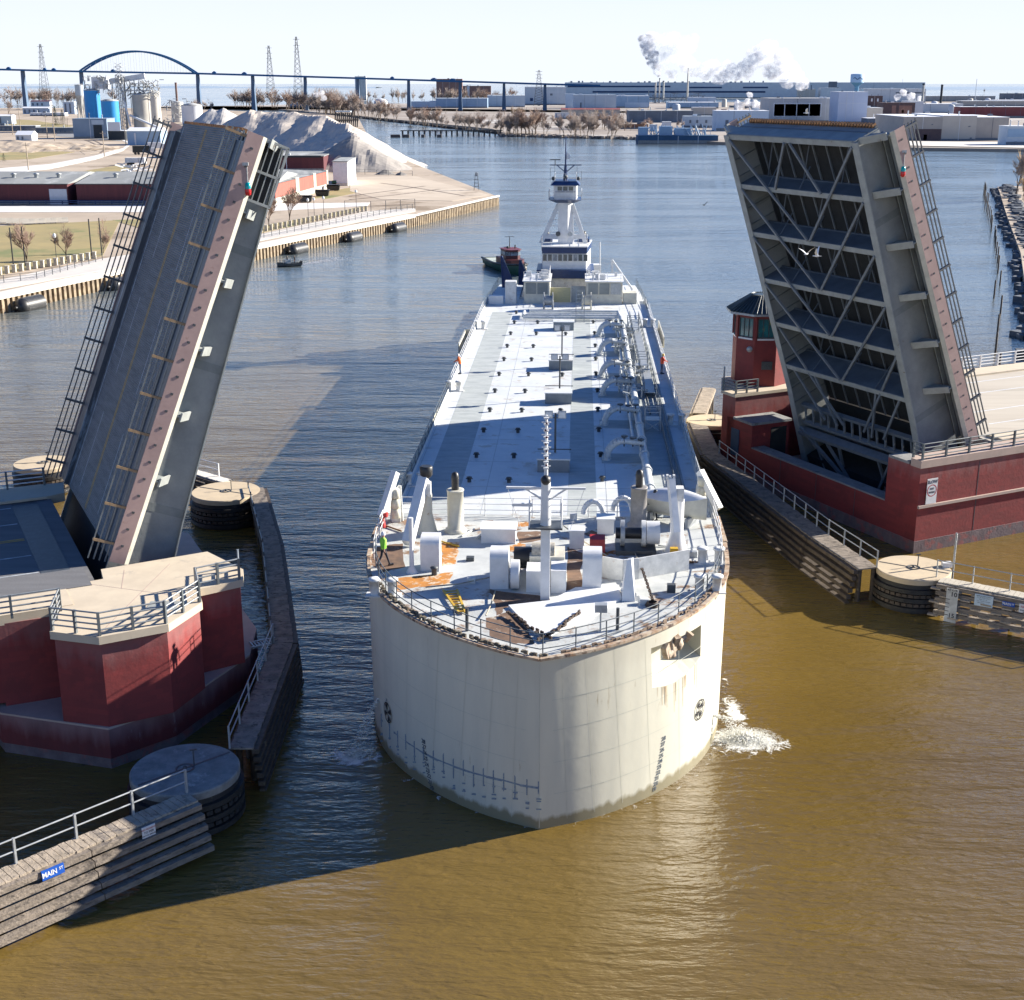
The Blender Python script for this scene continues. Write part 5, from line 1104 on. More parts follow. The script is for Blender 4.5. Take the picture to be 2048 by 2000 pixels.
# after deckhouses either side of the notch
def zat(py, y, px=1150): return SY(px, py, y).z
for x0, x1, nm in ((-5.0, -1.95, -1), (2.35, 6.6, 1)):
    y = 105.3; zt_ = 9.6
    hs = bpy.data.objects.new('deckhouse', None); COL.objects.link(hs); hs.parent = barge; ROOT[hs.name] = ROOT[barge.name]
    boxpart('wall', CREAM, x0, y, 7, x1, y+6.5, zt_, hs); boxpart('roof', CLEANW, x0-.15, y-.2, zt_, x1+.15, y+6.6, zt_+.1, hs)
    n = 2 if x1 - x0 < 4 else 3
    for k in range(n):
        w_ = (x1-x0-.3)/n; boxpart('louvre', GIRD if k < 2 else STEEL, x0+.15+k*w_+.08, y-.06, 8.15, x0+.15+(k+1)*w_-.08, y, 9.45, hs)
    b = MB()
    for k in range(10): xx, yy = random.uniform(x0+.3, x1-.3), random.uniform(y+.8, y+6); b.cbox((xx, yy, zt_+.35), (random.uniform(.2,.7), random.uniform(.2,.6), random.uniform(.3,.8)))
    b.build('roof_vent', WHITE, hs)
brail([V((-5.0, 105.4, 9.7)), V((-2.0, 105.4, 9.7)), V((-2.0, 111, 9.7))], m=CLEANW); brail([V((2.4, 111, 9.7)), V((2.4, 105.4, 9.7)), V((6.5, 105.4, 9.7))], m=CLEANW)
boxpart('side_locker', WHITE, -7.2, 105.0, 7, -5.9, 106.5, 9.6); boxpart('side_locker', CLEANW, -9.1, 104.5, 7, -7.4, 105.3, 8.0); boxpart('side_locker', CREAM, 6.7, 105.5, 7, 8.3, 107.5, 8.3)
boxpart('slatted_barrier', mat('yellowed_planks', (.50,.46,.26), (.40,.38,.24), 2, .7, st=(1,1,6)), -1.9, 106.6, 7.0, .5, 106.8, 8.7); boxpart('slatted_barrier', GIRDL, .6, 106.5, 7, 2.3, 106.7, 8.9)
# stern A-frames (gangway davits)
for (fx, fy), (tx, ty), m_ in (((1010, 575), (1003, 512), NAVY), ((1042, 570), (1040, 520), NAVY), ((1230, 578), (1224, 520), CREAM)):
    a = S(fx, fy, 7.2); t = SY(tx, ty, a.y); b = MB(); b.beam(a - V((.25,0,0)), t, .2, .25); b.beam(a + V((2.2 if m_ is CREAM else 1.3, -.4, 0)), t, .2, .22)
    if m_ is NAVY: b.add([a - V((.2,.1,0)), t, a + V((1.3,-.5,0))], [(0,1,2)])
    b.build('gangway_davit', CLEANW if m_ is CREAM else m_, barge)
b = MB(); a = S(1200, 560, 7.2); b.tube(a, SY(1200, 484, a.y), .07, n=6); b.box(a.x-1.4, a.y, 7, a.x+.1, a.y+1.6, SY(1195, 530, a.y).z); b.build('after_shelter', CLEANW, barge)
# side accommodation / pilot ladder platform on the left side
b = MB(); b.box(-10.4, 78, 6.2, -9.5, 86, 6.4); b.box(-10.4, 78, 6.4, -10.3, 86, 7.3); b.box(-10.4, 86, 6.2, -9.5, 86.1, 7.3); b.build('side_platform', CREAM, barge)
b = MB(); b.box(9.5, 82, 6.3, 10.2, 92, 6.5); b.box(10.1, 82, 6.5, 10.2, 92, 7.4); b.build('side_platform', CREAM, barge)
# ---- marks on the hull
def hull_mtx(px, py, sg, lift=.02):
    u, z = hit(px, py, sg); n = HN(u, z, sg); return SM @ face_mtx(H(u, z, sg) + n*lift, n), u, z
INKB = mat('faded_mark_ink', (.03,.05,.09), (.10,.13,.16), 5, .7)
Z5 = lambda x, y: (700+x/2.5, 1200+y/2.5)
for arr, sg in (([(368,707,'28'),(372,735,'27'),(376,763,'26'),(380,792,'25'),(385,822,'24'),(390,852,'23'),(396,880,'22'),(402,910,'21'),(410,938,'20'),(420,966,'19')], -1), ([(1568,692,'28'),(1564,720,'27'),(1560,749,'26'),(1556,778,'25'),(1551,806,'24'),(1546,834,'23'),(1541,862,'22'),(1534,890,'21'),(1528,918,'20'),(1520,946,'19')], 1)):
    for x, y, s in arr:
        mx, u, z = hull_mtx(*Z5(x, y), sg); text_mesh('draft_number', s, .30, INKB, barge, mx, ext=.003, bold=True)
for x, y, sg in ((192, 562, -1), (1747, 545, 1)):
    mx, u, z = hull_mtx(*Z5(x, y), sg, .05); b = MB()
    for i in range(28):
        a0, a1 = 2*math.pi*i/28, 2*math.pi*(i+1)/28; b.add([(.46*math.cos(a0), .46*math.sin(a0), 0), (.53*math.cos(a0), .53*math.sin(a0), 0), (.53*math.cos(a1), .53*math.sin(a1), 0), (.46*math.cos(a1), .46*math.sin(a1), 0)], [(0,1,2,3)])
    for k in range(4):
        a0 = R(90*k+25); b.add([(0,0,0), (.42*math.cos(a0-.36), .42*math.sin(a0-.36), 0), (.44*math.cos(a0), .44*math.sin(a0), 0), (.42*math.cos(a0+.36), .42*math.sin(a0+.36), 0)], [(0,1,2,3)])
    b.xf(SI @ mx); b.build('thruster_mark', BLACK, barge)
mx, u, z = hull_mtx(*Z5(185, 500), -1); text_mesh('draft_number', '37', .2, INKB, barge, mx, ext=.003)
# scraped blue-black fender marks on the photo-left bow
SCR = mat('scrape_mark', (.10,.15,.24), (.30,.36,.38), 6, .6, st=(1,1,3))
def onhull(px, py, sg, l=.012): u, z = hit(px, py, sg); return H(u, z, sg) + HN(u, z, sg)*l, HN(u, z, sg)
sp = [Z5(*q) for q in ((160,600),(225,665),(290,715),(360,760),(440,800),(520,832),(600,860),(680,882),(760,900),(850,925),(950,940))]
b = MB(); pts = [onhull(x, y, -1) for x, y in sp]
for (a, na), (c, nc) in zip(pts, pts[1:]):
    h_ = random.uniform(.03, .07); b.quad(a - V((0,0,h_)), c - V((0,0,h_)), c + V((0,0,.05)), a + V((0,0,.05)))
for i in range(17):
    f = i/16*(len(sp)-1); k = min(int(f), len(sp)-2); x = sp[k][0]+(sp[k+1][0]-sp[k][0])*(f-k); y = sp[k][1]+(sp[k+1][1]-sp[k][1])*(f-k)
    a, na = onhull(x, y, -1, .014); up_, dn_ = random.uniform(.25, .6), random.uniform(.3, .9); t = V((.05, -.02, 0))
    b.quad(a - t - V((0,0,dn_)), a - V((0,0,dn_)), a + t*.2 + V((0,0,up_)), a - t + V((0,0,up_*.8)))
    for k2 in range(3): zz = random.uniform(-1.2, -.4); w2_ = random.uniform(.04,.12); b.quad(a + V((-w2_,0,zz)), a + V((w2_,-.02,zz)), a + V((w2_,-.02,zz+.08)), a + V((-w2_,0,zz+.07)))
b.build('scrape_mark', SCR, barge)
RS = mat('rust_streak', (.42,.27,.13), (.55,.47,.33), 5, .8, st=(2,2,.4))
b = MB()
for i in range(16):
    u = random.uniform(PU0-.2, PU1+.1); a = H(u, pbot(max(PU0, min(PU1, u)))-.03) ; n = HN(u, 4, 1); l = random.uniform(.3, 1.6); w_ = random.uniform(.015, .035)
    c = H(u, a.z - l); d = H(u+w_, a.z); b.quad(a + n*.012, H(u+w_, a.z) + n*.012, H(u+w_*.5, a.z-l) + n*.012, c + n*.012)
b.build('rust_streak', RS, barge)
add_stain(HULLM, .55, (.20,.17,.09), 2.0, .35); add_stain(HULLM, 0, (.46,.42,.33), 3.0, 1.0, top=6.9, f=.25)
b = MB()
for sg in (-1, 1):
    for u_ in (1.1, 2.3, 3.6, 5.0, 6.6, 8.2, 10, 12):
        for j_ in range(12): z0_, z1_ = .3+j_*.66, .3+(j_+1)*.66; b.quad(*[H(u, z__, sg) + HN(u, z_, sg)*.010 for u, z__, z_ in ((u_, z0_, z0_), (u_+.012, z0_, z0_), (u_+.012, z1_, z1_), (u_, z1_, z1_))])
    for z_ in (6.4, 4.9, 3.3, 1.7):
        for i in range(18): b.quad(*[H(u, z__, sg) + HN(min(12, u+.01), z_, sg)*.010 for u, z__ in ((.6+i*.55, z_), (.6+(i+1)*.55, z_), (.6+(i+1)*.55, z_+.025), (.6+i*.55, z_+.025))])
for z_ in (.05, 8.3): pass
b.quad(*[H(u, z__, 1) + V((0,-.012,0)) for u, z__ in ((.005, .1), (.03, .1), (.03, 8.3), (.005, 8.3))])
b.build('hull_weld_seam', mat('hull_seam_paint', (.52,.53,.45), (.47,.48,.41), 2, .5), barge)
# ------------------------------------------------------------ things lying on the barge
p = S(*Z4((1180, 690))[0], 8.4); W_ = SM @ V((p.x-.2, p.y+1.7, 8.85))
lb = thing('lifeboat', 'pale grey covered boat stowed on the barge forecastle at the right rail', 'boat', W_, -SA + R(-28))
def boat_hull(Lb, Bb, Db, n=14, bowpow=.6, sheer=.3, stern=.75):
    vs = []; fs = []
    for i in range(n+1):
        t = i/n; wdt = Bb/2*min(1, ((1-t)/.55)**bowpow if t > .45 else stern + (1-stern)*t/.45); z1 = Db + sheer*max(0, t-.3)**2*2
        wdt = max(wdt, .01); x = Lb*(t-.5)
        for y, z in ((-wdt, z1), (-wdt*.92, Db*.35), (-wdt*.45, 0.0), (0, -.02), (wdt*.45, 0), (wdt*.92, Db*.35), (wdt, z1)): vs.append((x, y, z))
    for i in range(n):
        for j in range(6): fs.append((i*7+j, (i+1)*7+j, (i+1)*7+j+1, i*7+j+1))
    fs.append(tuple(range(7))[::-1]); return vs, fs
b = MB(); vs, fs = boat_hull(3.9, 1.9, .95); b.add(vs, fs, True); b.build('hull', CREAM, lb)
b = MB(); vs2 = []; n = 14
for i in range(n+1):
    a = vs[i*7]; c = vs[i*7+6]; h_ = .55*math.sin(math.pi*min(1, (i+.6)/(n+.6)))
    for k in range(7): t = k/6; vs2.append((a[0], a[1]*(1-t)+c[1]*t, a[2] + h_*math.sin(math.pi*t)))
b.add(vs2, [(i*7+j, i*7+j+1, (i+1)*7+j+1, (i+1)*7+j) for i in range(n) for j in range(6)], True); b.build('cover', CLEANW, lb)
b = MB(); b.box(-1.3,-.8,-.45,-1.1,.8,.1); b.box(1.0,-.8,-.45,1.2,.8,.1); b.build('cradle', STEEL, lb)
q0 = SM @ S(*Z3((790,1195))[0], 8.46); q1 = SM @ S(*Z3((905,1190))[0], 8.46); q2 = SM @ S(*Z3((920,1385))[0], 8.46); q3 = SM @ S(*Z3((975,1385))[0], 8.46)
b = MB(); up_ = V((0,0,.06)); b.beam(q0+up_, q2+up_, .1, .08); b.beam(q1+up_, q3+up_, .1, .08)
for k in range(9): f = (k+.5)/9; b.beam(q0.lerp(q2, f)+up_, q1.lerp(q3, f)+up_, .05, .05)
tag(b.build('ladder', YELLOW), 'yellow ladder lying flat on the barge foredeck', 'ladder')
b = MB(); c = SM @ S(*Z3((280,650))[0], 8.42); b.lathe([(.26,0),(.26,.04),(.16,.05),(.06,.75),(.03,.78)], c, 10); b.lathe([(.2,.5),(.2,.75)], c + V((.1,0,.1)), 8); tag(b.build('traffic_cone', RED), 'small red cone by the left davit on the forecastle', 'cone')
# ------------------------------------------------------------ people
def skin_mesh(verts, edges, root=0, sub=1):
    bm_ = __import__('bmesh').new(); lay = bm_.verts.layers.skin.verify(); vs = [bm_.verts.new(v[:3]) for v in verts]
    for v, s in zip(vs, verts): v[lay].radius = (s[3], s[3] if len(s) < 5 else s[4])
    vs[root][lay].use_root = True
    for a, b_ in edges: bm_.edges.new((vs[a], vs[b_]))
    me = bpy.data.meshes.new('sk'); bm_.to_mesh(me); bm_.free(); ob = bpy.data.objects.new('sk', me); COL.objects.link(ob)
    ob.modifiers.new('s', 'SKIN'); m = ob.modifiers.new('u', 'SUBSURF'); m.levels = sub; m.render_levels = sub
    bpy.context.view_layer.update(); dg = bpy.context.evaluated_depsgraph_get(); out = bpy.data.meshes.new_from_object(ob.evaluated_get(dg)); bpy.data.objects.remove(ob)
    for p_ in out.polygons: p_.use_smooth = True
    return out
def person(label, loc, rz, vest, trousers, helmet, stride=.0, lean=0.0, arms='down', hgt=1.76, scale=1):
    t = thing('person', label, 'person', loc, rz); s = hgt/1.76; fw = lean
    def lz(z): return max(0, z-.95)*fw
    v = [(0,0,.95,.13,.16),(0,lz(1.15),1.15,.12,.15),(0,lz(1.38),1.38,.13,.18),(0,lz(1.5),1.50,.06),(0,lz(1.6)+.01,1.60,.085),(0,lz(1.72)+.01,1.72,.075)]
    e = [(0,1),(1,2),(2,3),(3,4),(4,5)]
    for sg in (-1, 1):
        f = stride*sg; k = len(v); v += [(sg*.10, 0, .90, .095), (sg*.11, f*.35+.03, .50, .065), (sg*.11, f*.95-.02, .09, .048), (sg*.115, f*.95+.13, .05, .042)]; e += [(0,k),(k,k+1),(k+1,k+2),(k+2,k+3)]
        k = len(v); y0 = lz(1.42)
        if arms == 'fwd': el, wr = (sg*.26, y0+.14, 1.20), (sg*.20, y0+.36, 1.16)
        else: el, wr = (sg*.27, y0-f*.25, 1.14), (sg*.28, y0-f*.55+.06, .90)
        v += [(sg*.19, y0, 1.42, .065), (*el, .048), (*wr, .034), (wr[0], wr[1]+.04, wr[2]-.05, .036)]; e += [(2,k),(k,k+1),(k+1,k+2),(k+2,k+3)]
        for q in range(5):
            j = len(v); v += [(wr[0]-.03*sg+.016*q*sg, wr[1]+.07+.004*q, wr[2]-.10-.006*(2-abs(2-q)), .009), (wr[0]-.03*sg+.016*q*sg, wr[1]+.09, wr[2]-.14, .008)]; e += [(k+3,j),(j,j+1)]
    me = skin_mesh([(a[0]*s, a[1]*s, a[2]*s, *[r*s for r in a[3:]]) for a in v], e); me.materials.append(SKIN); me.materials.append(trousers); me.materials.append(vest)
    for p_ in me.polygons:
        z = p_.center.z/s; x = abs(p_.center.x)/s; p_.material_index = 0 if z > 1.53 or (x > .235 and z < 1.0) else (2 if z > .92 else 1)
    me.name = 'body'; o = bpy.data.objects.new('body', me); COL.objects.link(o); o.parent = t
    yv = lz(1.3)
    b = MB(); pr = [(.17,.98),(.20,1.1),(.215,1.38),(.17,1.46),(.09,1.50)]; b.lathe([(r*s, z*s) for r, z in pr], (0,0,0), 14, True, False); b.v = [(x*1.08, y*.78 + lz(z/s)*1.0, z) for x, y, z in b.v]; b.build('vest', vest, t)
    b = MB(); hy = lz(1.68)+.01; b.lathe([(.135*s,1.66*s),(.12*s,1.70*s),(.105*s,1.78*s),(.06*s,1.82*s),(.01,1.83*s)], (0,hy,0), 12); b.build('hard_hat', helmet, t)
    b = MB(); b.sphere((0, hy+.085, 1.62*s), .018, 6); b.sphere((-.035, hy+.075, 1.655*s), .01, 5); b.sphere((.035, hy+.075, 1.655*s), .01, 5); b.build('face', SKIN, t)
    for sg in (-1, 1): b = MB(); b.cbox((sg*.115*s, (stride*sg*.95+.05)*s, .045), (.10, .27, .09)); b.build('boot', BLACK, t)
    return t
DKT = mat('dark_trousers', (.03,.03,.04), (.02,.02,.03), 8, .8); BLT = mat('blue_jeans', (.05,.08,.16), (.04,.06,.12), 8, .8)
pp = SM @ S(768, 1131, 8.42); person('person in a lime green vest and dark trousers walking on the barge forecastle', pp, R(-60), LIME, DKT, CLEANW, stride=.30)
pp = SM @ V((-9.05, M7(205, 665).y, 7.0)); person('person in an orange vest leaning on the left rail of the barge', pp, R(80), ORANGE, BLT, CLEANW, lean=.25, arms='fwd')
pp = SM @ V((9.0, M7(1710, 665).y, 7.0)); person('person in a red orange jacket standing at the right rail of the barge', pp, R(-70), mat('red_orange_cloth', (.70,.09,.03), (.55,.06,.02), 6, .7), BLT, YELLOW, lean=.12, arms='fwd')
pp = SM @ V((S(1309, 1040, 8.4).x, 19.2, 8.4)); person('person in dark clothes standing behind the right exhaust stack of the barge', pp, R(150), mat('dark_cloth', (.03,.03,.035), (.02,.02,.02), 5, .8), DKT, BLACK, arms='fwd')
wy = ROOT[leaf_r.name] @ V((TL-.4, -6.5, 0)) if False else PY(1462, 236, (ROOT[leaf_r.name] @ V((TL, 7.0, 0))).y)
# ------------------------------------------------------------ pushing tug in the stern notch (local frame of the barge)
tug = thing('pusher_tug', 'blue and white tug with a tall pilothouse tower pushing at the stern of the barge', 'tugboat', mat=SM @ M4.Translation((0, 112, 0)))
ROOT[tug.name] = SM @ M4.Translation((0, 112, 0)); TI = ROOT[tug.name].inverted()
def TZ(px, py, y=2.0): return TI @ (SM @ SY(px, py, 112 + y))
cx = (TZ(1087, 500, 2).x + TZ(1171, 500, 2).x)/2
b = MB(); vs, fs = boat_hull(34, 9.6, 6.2, 16, .45, .6, .85); b.add(vs, fs, True); b.xf(M4.Translation((cx, 17.5, -1.6)) @ M4.Rotation(R(-90), 4, 'Z')); b.build('hull', NAVY, tug)
b = MB(); b.prism([(cx-4.6,10),(cx+4.6,10),(cx+4.6,32),(cx-4.6,32)], 4.4, 4.6); b.prism([(cx-3.6,2.5),(cx+3.6,2.5),(cx+4.6,10),(cx-4.6,10)], 4.9, 5.1); b.build('main_deck', GIRDL, tug)
zb0, zb1 = TZ(1130, 556).z, TZ(1130, 539.5).z; hw = (TZ(1188, 545, 1.6).x - TZ(1077, 545, 1.6).x)/2
b = MB(); b.prism([(cx-hw, 1.6), (cx+hw*.93, 1.4), (cx+hw+.25, 2.2), (cx+hw+.2, 8), (cx-hw, 8)], zb0, zb1); b.build('bow_bulwark', NAVY, tug)
b = MB(); b.prism([(cx-hw+.3, 1.9), (cx+hw-.3, 1.9), (cx+hw-.1, 8), (cx-hw+.1, 8)], zb0-3.6, zb0); b.build('lower_deckhouse', WHITE, tug)
z1, z2, z3_, z4 = TZ(1130, 522, 2.4).z, TZ(1130, 510, 2.4).z, TZ(1130, 507, 2.2).z, TZ(1130, 494.5, 2.2).z; h2 = (TZ(1173, 520, 2.4).x - TZ(1086, 520, 2.4).x)/2
b = MB(); b.prism([(cx-h2, 2.4), (cx+h2, 2.4), (cx+h2+.6, 9.5), (cx-h2-.3, 9.5)], zb1-.2, z3_); b.build('wheelhouse', CLEANW, tug)
for k in range(9):
    xx = cx - h2 + .18 + k*(2*h2-.36)/8.0 - .19
    b = MB(); b.box(xx, 2.33, z1-.02, xx+.56, 2.39, z2+.12); o_ = b.build('window', CLEANW, tug)
    b = MB(); b.box(xx+.05, 2.29, z1+.03, xx+.51, 2.325, z2+.07); b.build('pane', GLASS if k not in (2, 6) else mat('bright_glass', (.30,.33,.35), (.05,.06,.07), 1.5, .15), o_)
b = MB(); b.prism([(cx-h2-.08, 2.15), (cx+h2+.08, 2.15), (cx+h2+.7, 9.6), (cx-h2-.4, 9.6)], z3_, z4); b.build('wheelhouse_roof_band', NAVY, tug)
b = MB(); b.prism([(cx-h2-.15, 2.1), (cx+h2+.15, 2.1), (cx+h2+.75, 9.7), (cx-h2-.45, 9.7)], z4, z4+.12); b.build('upper_deck', CLEANW, tug)
zs1 = TZ(1090, 475, 8).z
for sx in (-1, 1):
    x_ = cx + sx*(h2-.35); b = MB(); b.box(x_-.75, 6.5, z4+.1, x_+.75, 9.5, zs1); b.build('funnel', NAVY, tug)
    b = MB(); b.lathe([(.36,0),(.36,.5),(.3,.75),(.1,.85)], (x_, 8, zs1), 10); b.build('exhaust_uptake', BLACK, tug)
zt0, zt1 = z4+.1, TZ(1130, 403, 6).z
b = MB(); b.box(cx-.85, 4.6, zt0, cx+.35, 6.4, zt1); b.build('tower_column', CLEANW, tug)
b = MB(); b.add([(cx+.35,4.6,zt0),(cx+1.15,5.4,zt0),(cx+1.15,6.4,zt0),(cx+.35,6.4,zt0),(cx+.35,4.6,zt1),(cx+.9,5.4,zt1),(cx+.9,6.4,zt1),(cx+.35,6.4,zt1)], [(3,2,1,0),(4,5,6,7),(0,1,5,4),(1,2,6,5),(2,3,7,6),(3,0,4,7)]); b.build('tower_side', CLEANW, tug)
for sx in (-1, 1):
    b = MB(); b.beam((cx+sx*2.6-(.4 if sx < 0 else 0), 5.5, zt0), (cx+sx*.85, 5.5, zt1-.3), .42, .5); 
    for k in range(5): f = .12+.15*k; b.beam((cx+sx*(2.6-1.75*f), 5.5, zt0+(zt1-zt0)*f), (cx+sx*.6, 5.5, zt0+(zt1-zt0)*f), .07, .07)
    b.build('tower_leg', CLEANW, tug)
b = MB(); b.beam((cx-2.6, 5.5, zt0+.9), (cx+2.6, 5.5, zt0+.9), .3, .45); b.build('tower_crossbeam', CLEANW, tug)
for sx in (-1, 1): b = MB(); b.tube((cx-.1+sx*.75, 4.2, zt0+1.3), (cx-.1+sx*.75, 4.5, zt0+1.3), .3, n=12); b.build('floodlight', DARKST if sx < 0 else STEEL, tug)
pw = (TZ(1162, 398, 5.5).x - TZ(1097, 398, 5.5).x)/2; pz = TZ(1130, 400, 3.5).z
b = MB(); b.add([(cx-1.1,4.6,pz-.45),(cx+1.1,4.6,pz-.45),(cx+1.1,7,pz-.45),(cx-1.1,7,pz-.45),(cx-pw,3.4,pz),(cx+pw,3.4,pz),(cx+pw,8.5,pz),(cx-pw,8.5,pz)], [(3,2,1,0),(4,5,6,7),(0,1,5,4),(1,2,6,5),(2,3,7,6),(3,0,4,7)]); b.build('tower_platform', NAVY, tug)
zr0, zr1 = TZ(1130, 371, 3.6).z, TZ(1130, 363, 3.6).z; cw = (TZ(1151, 385, 3.8).x - TZ(1108, 385, 3.8).x)/2
b = MB(); b.prism([(cx-cw, 3.9), (cx+cw, 3.9), (cx+cw+.2, 7.8), (cx-cw-.2, 7.8)], pz, zr0); b.build('upper_pilothouse', CLEANW, tug)
zw0, zw1 = TZ(1130, 382, 3.8).z, TZ(1130, 373.5, 3.8).z
for k in range(3): b = MB(); xx = cx - .95 + k*.68; b.box(xx, 3.84, zw0, xx+.54, 3.89, zw1); b.build('pane', GLASS, tug)
b = MB(); b.box(cx-cw+.1, 3.85, zw0-.14, cx+cw-.1, 3.89, zw0-.08); b.build('window_ledge', NAVY, tug)
b = MB(); b.add([(cx-cw-.5,3.4,zr0),(cx+cw+.5,3.4,zr0),(cx+cw+.5,8.3,zr0),(cx-cw-.5,8.3,zr0),(cx-cw-.05,4.0,zr1),(cx+cw+.05,4.0,zr1),(cx+cw+.05,7.8,zr1),(cx-cw-.05,7.8,zr1)], [(3,2,1,0),(4,5,6,7),(0,1,5,4),(1,2,6,5),(2,3,7,6),(3,0,4,7)]); b.build('pilothouse_roof', NAVY, tug)
def trail(pts, h, z, m=CLEANW):
    rl = MB()
    for a, c in zip(pts, pts[1:]):
        for f in (.5, 1): rl.tube((a[0], a[1], z+h*f), (c[0], c[1], z+h*f), .03, n=4)
        L_ = math.dist(a, c); n = max(1, int(L_/1.0))
        for k in range(n+1): x, y = a[0]+(c[0]-a[0])*k/n, a[1]+(c[1]-a[1])*k/n; rl.tube((x, y, z), (x, y, z+h), .035, n=4)
    rl.build('guard_rail', m, tug)
trail([(cx-pw, 8), (cx-pw, 3.45), (cx+pw, 3.45), (cx+pw, 8)], 1.1, pz); trail([(cx-cw, 7), (cx-cw, 4.1), (cx+cw, 4.1), (cx+cw, 7)], .9, zr1); trail([(cx-h2-.1, 6.4), (cx-h2-.1, 2.2), (cx+h2+.1, 2.2), (cx+h2+.1, 6.4)], 1.0, z4+.12)
zy = TZ(1130, 330, 5.5).z; zm = TZ(1130, 272, 5.5).z
b = MB(); b.tube((cx-.02, 5.5, zr1), (cx-.02, 5.5, zy), .3, .16, n=8); b.tube((cx-.02, 5.5, zy), (cx-.02, 5.5, zm), .12, .05, n=6); b.beam((cx-1.95, 5.5, zy), (cx+1.95, 5.5, zy), .1, .1)
for sx in (-1, 1): b.tube((cx+sx*1.1, 5.5, zy), (cx, 5.5, zy-.9), .06, n=5)
b.build('mast', NAVY, tug)
b = MB(); b.beam((cx-1.95, 5.3, zy+.65), (cx-.65, 5.3, zy+.65), .1, .12); b.tube((cx-1.3, 5.4, zy), (cx-1.3, 5.4, zy+.65), .05, n=5); b.build('radar_scanner', DARKST, tug)
b = MB()
for x_, h_ in ((cx-1.35, 2.0), (cx+1.4, 1.4), (cx-1.9, 1.2), (cx+1.95, .9)): b.tube((x_, 5.6, zy-1.9), (x_, 5.6, zy-1.9+h_*1.3), .03, n=4)
b.sphere((cx, 4.3, zr1+.5), .3, 8); b.sphere((cx-1.5, 4.5, zr1+.3), .25, 8); b.sphere((cx+1.6, 4.5, zr1+.3), .25, 8); b.build('aerial', DARKST, tug)
b = MB(); b.add([(cx+.05,5.5,zm-1.9),(cx+.05,5.5,zm-2.7),(cx+.35,5.6,zm-2.75),(cx+.62,5.5,zm-2.6),(cx+.4,5.6,zm-2.1)], [(0,1,2,3,4)]); b.build('white_flag', CLEANW, tug)
# ------------------------------------------------------------ small green and red harbour tug behind
g0 = P(1056, 556, .0); g1 = P(982, 524, .0); ang = math.atan2((g0-g1).y, (g0-g1).x); gc = (g0+g1)/2
ht = thing('harbour_tug', 'green hulled harbour tug with a dark red wheelhouse behind the barge on the left', 'tugboat', (gc.x, gc.y, 0), ang)
Lh = 19.5
GREEN = mat('green_hull', (.012,.075,.04), (.01,.05,.03), 1, .45); DRED = mat('dark_red_paint', (.08,.01,.016), (.05,.008,.012), 3, .5)
b = MB(); vs, fs = boat_hull(Lh, 6.4, 2.6, 16, .5, 1.2, .9); b.add(vs, fs, True); b.xf(M4.Translation((0,0,-.6))); b.build('hull', GREEN, ht)
b = MB(); pts = [vs[i*7] for i in range(17)]; pts2 = [vs[i*7+6] for i in range(17)]
for a, c in list(zip(pts, pts[1:])) + list(zip(pts2, pts2[1:])): b.tube(V(a)+V((0,0,-.6)), V(c)+V((0,0,-.6)), .28, n=7)
b.sphere((Lh/2-.1, 0, 2.0), .8, 8, 1.5); b.build('rubber_fender', RUBBER, ht)
b = MB(); n_ = 17; b.add([(x, y*.94, z-.75) for x, y, z in pts] + [(x, y*.94, z-.75) for x, y, z in pts2], [(i, i+1, n_+i+1, n_+i)[::-1] for i in range(16)]); b.build('deck', mat('pale_green_deck', (.50,.55,.48), (.40,.44,.38), 2, .7), ht)
b = MB(); b.prism([(-2.5,-2),(4.2,-2),(5.2,-1.2),(5.2,1.2),(4.2,2),(-2.5,2)], 1.6, 3.6); b.build('deckhouse', DRED, ht)
b = MB(); b.prism([(-.5,-1.6),(2.8,-1.6),(3.6,-.8),(3.6,.8),(2.8,1.6),(-.5,1.6)], 3.6, 6.1); wh_ = b.build('wheelhouse', DRED, ht)
for p_, q_ in (((2.85,-1.62),(3.62,-.85)),((3.64,-.75),(3.64,.75)),((2.85,1.62),(3.62,.85)),((.8,-1.64),(2.6,-1.64)),((.8,1.64),(2.6,1.64)),((-.4,-1.64),(.6,-1.64))):
    b = MB(); b.add([(p_[0]*1.01, p_[1]*1.01, 4.6), (q_[0]*1.01, q_[1]*1.01, 4.6), (q_[0]*1.01, q_[1]*1.01, 5.6), (p_[0]*1.01, p_[1]*1.01, 5.6)], [(0,1,2,3)]); b.build('pane', mat('pale_glass', (.25,.32,.38), (.03,.04,.05), 1.2, .1), wh_)
b = MB(); b.prism([(-.8,-1.8),(3,-1.8),(3.9,-.9),(3.9,.9),(3,1.8),(-.8,1.8)], 6.1, 6.25); b.build('roof', mat('rose_roof', (.18,.04,.06), (.12,.03,.045), 3, .6), ht)
b = MB(); b.tube((.6,0,6.2),(.6,0,9.6),.12,.07,n=6); b.beam((.6,-1,9.5),(.6,1,9.5),.1,.1); b.tube((1.5,.9,6.2),(1.5,.9,7.3),.15,n=6); b.sphere((1.8,-.8,6.7),.35,8); b.build('mast', BLACK, ht)
b = MB(); b.lathe([(.5,0),(.5,2.4),(.35,2.6)],(-1.9,0,3.6),10); b.build('funnel', BLACK, ht)
ht.scale = (.9, .85, .62)
b = MB(); b.lathe([(.5,-.5),(.5,.5)],(0,0,0),10); b.xf(M4.Translation((-4.5,0,2.3)) @ M4.Rotation(R(90),4,'X')); b.build('towing_winch', mat('pale_green_deck', (.5,.55,.48)), ht)
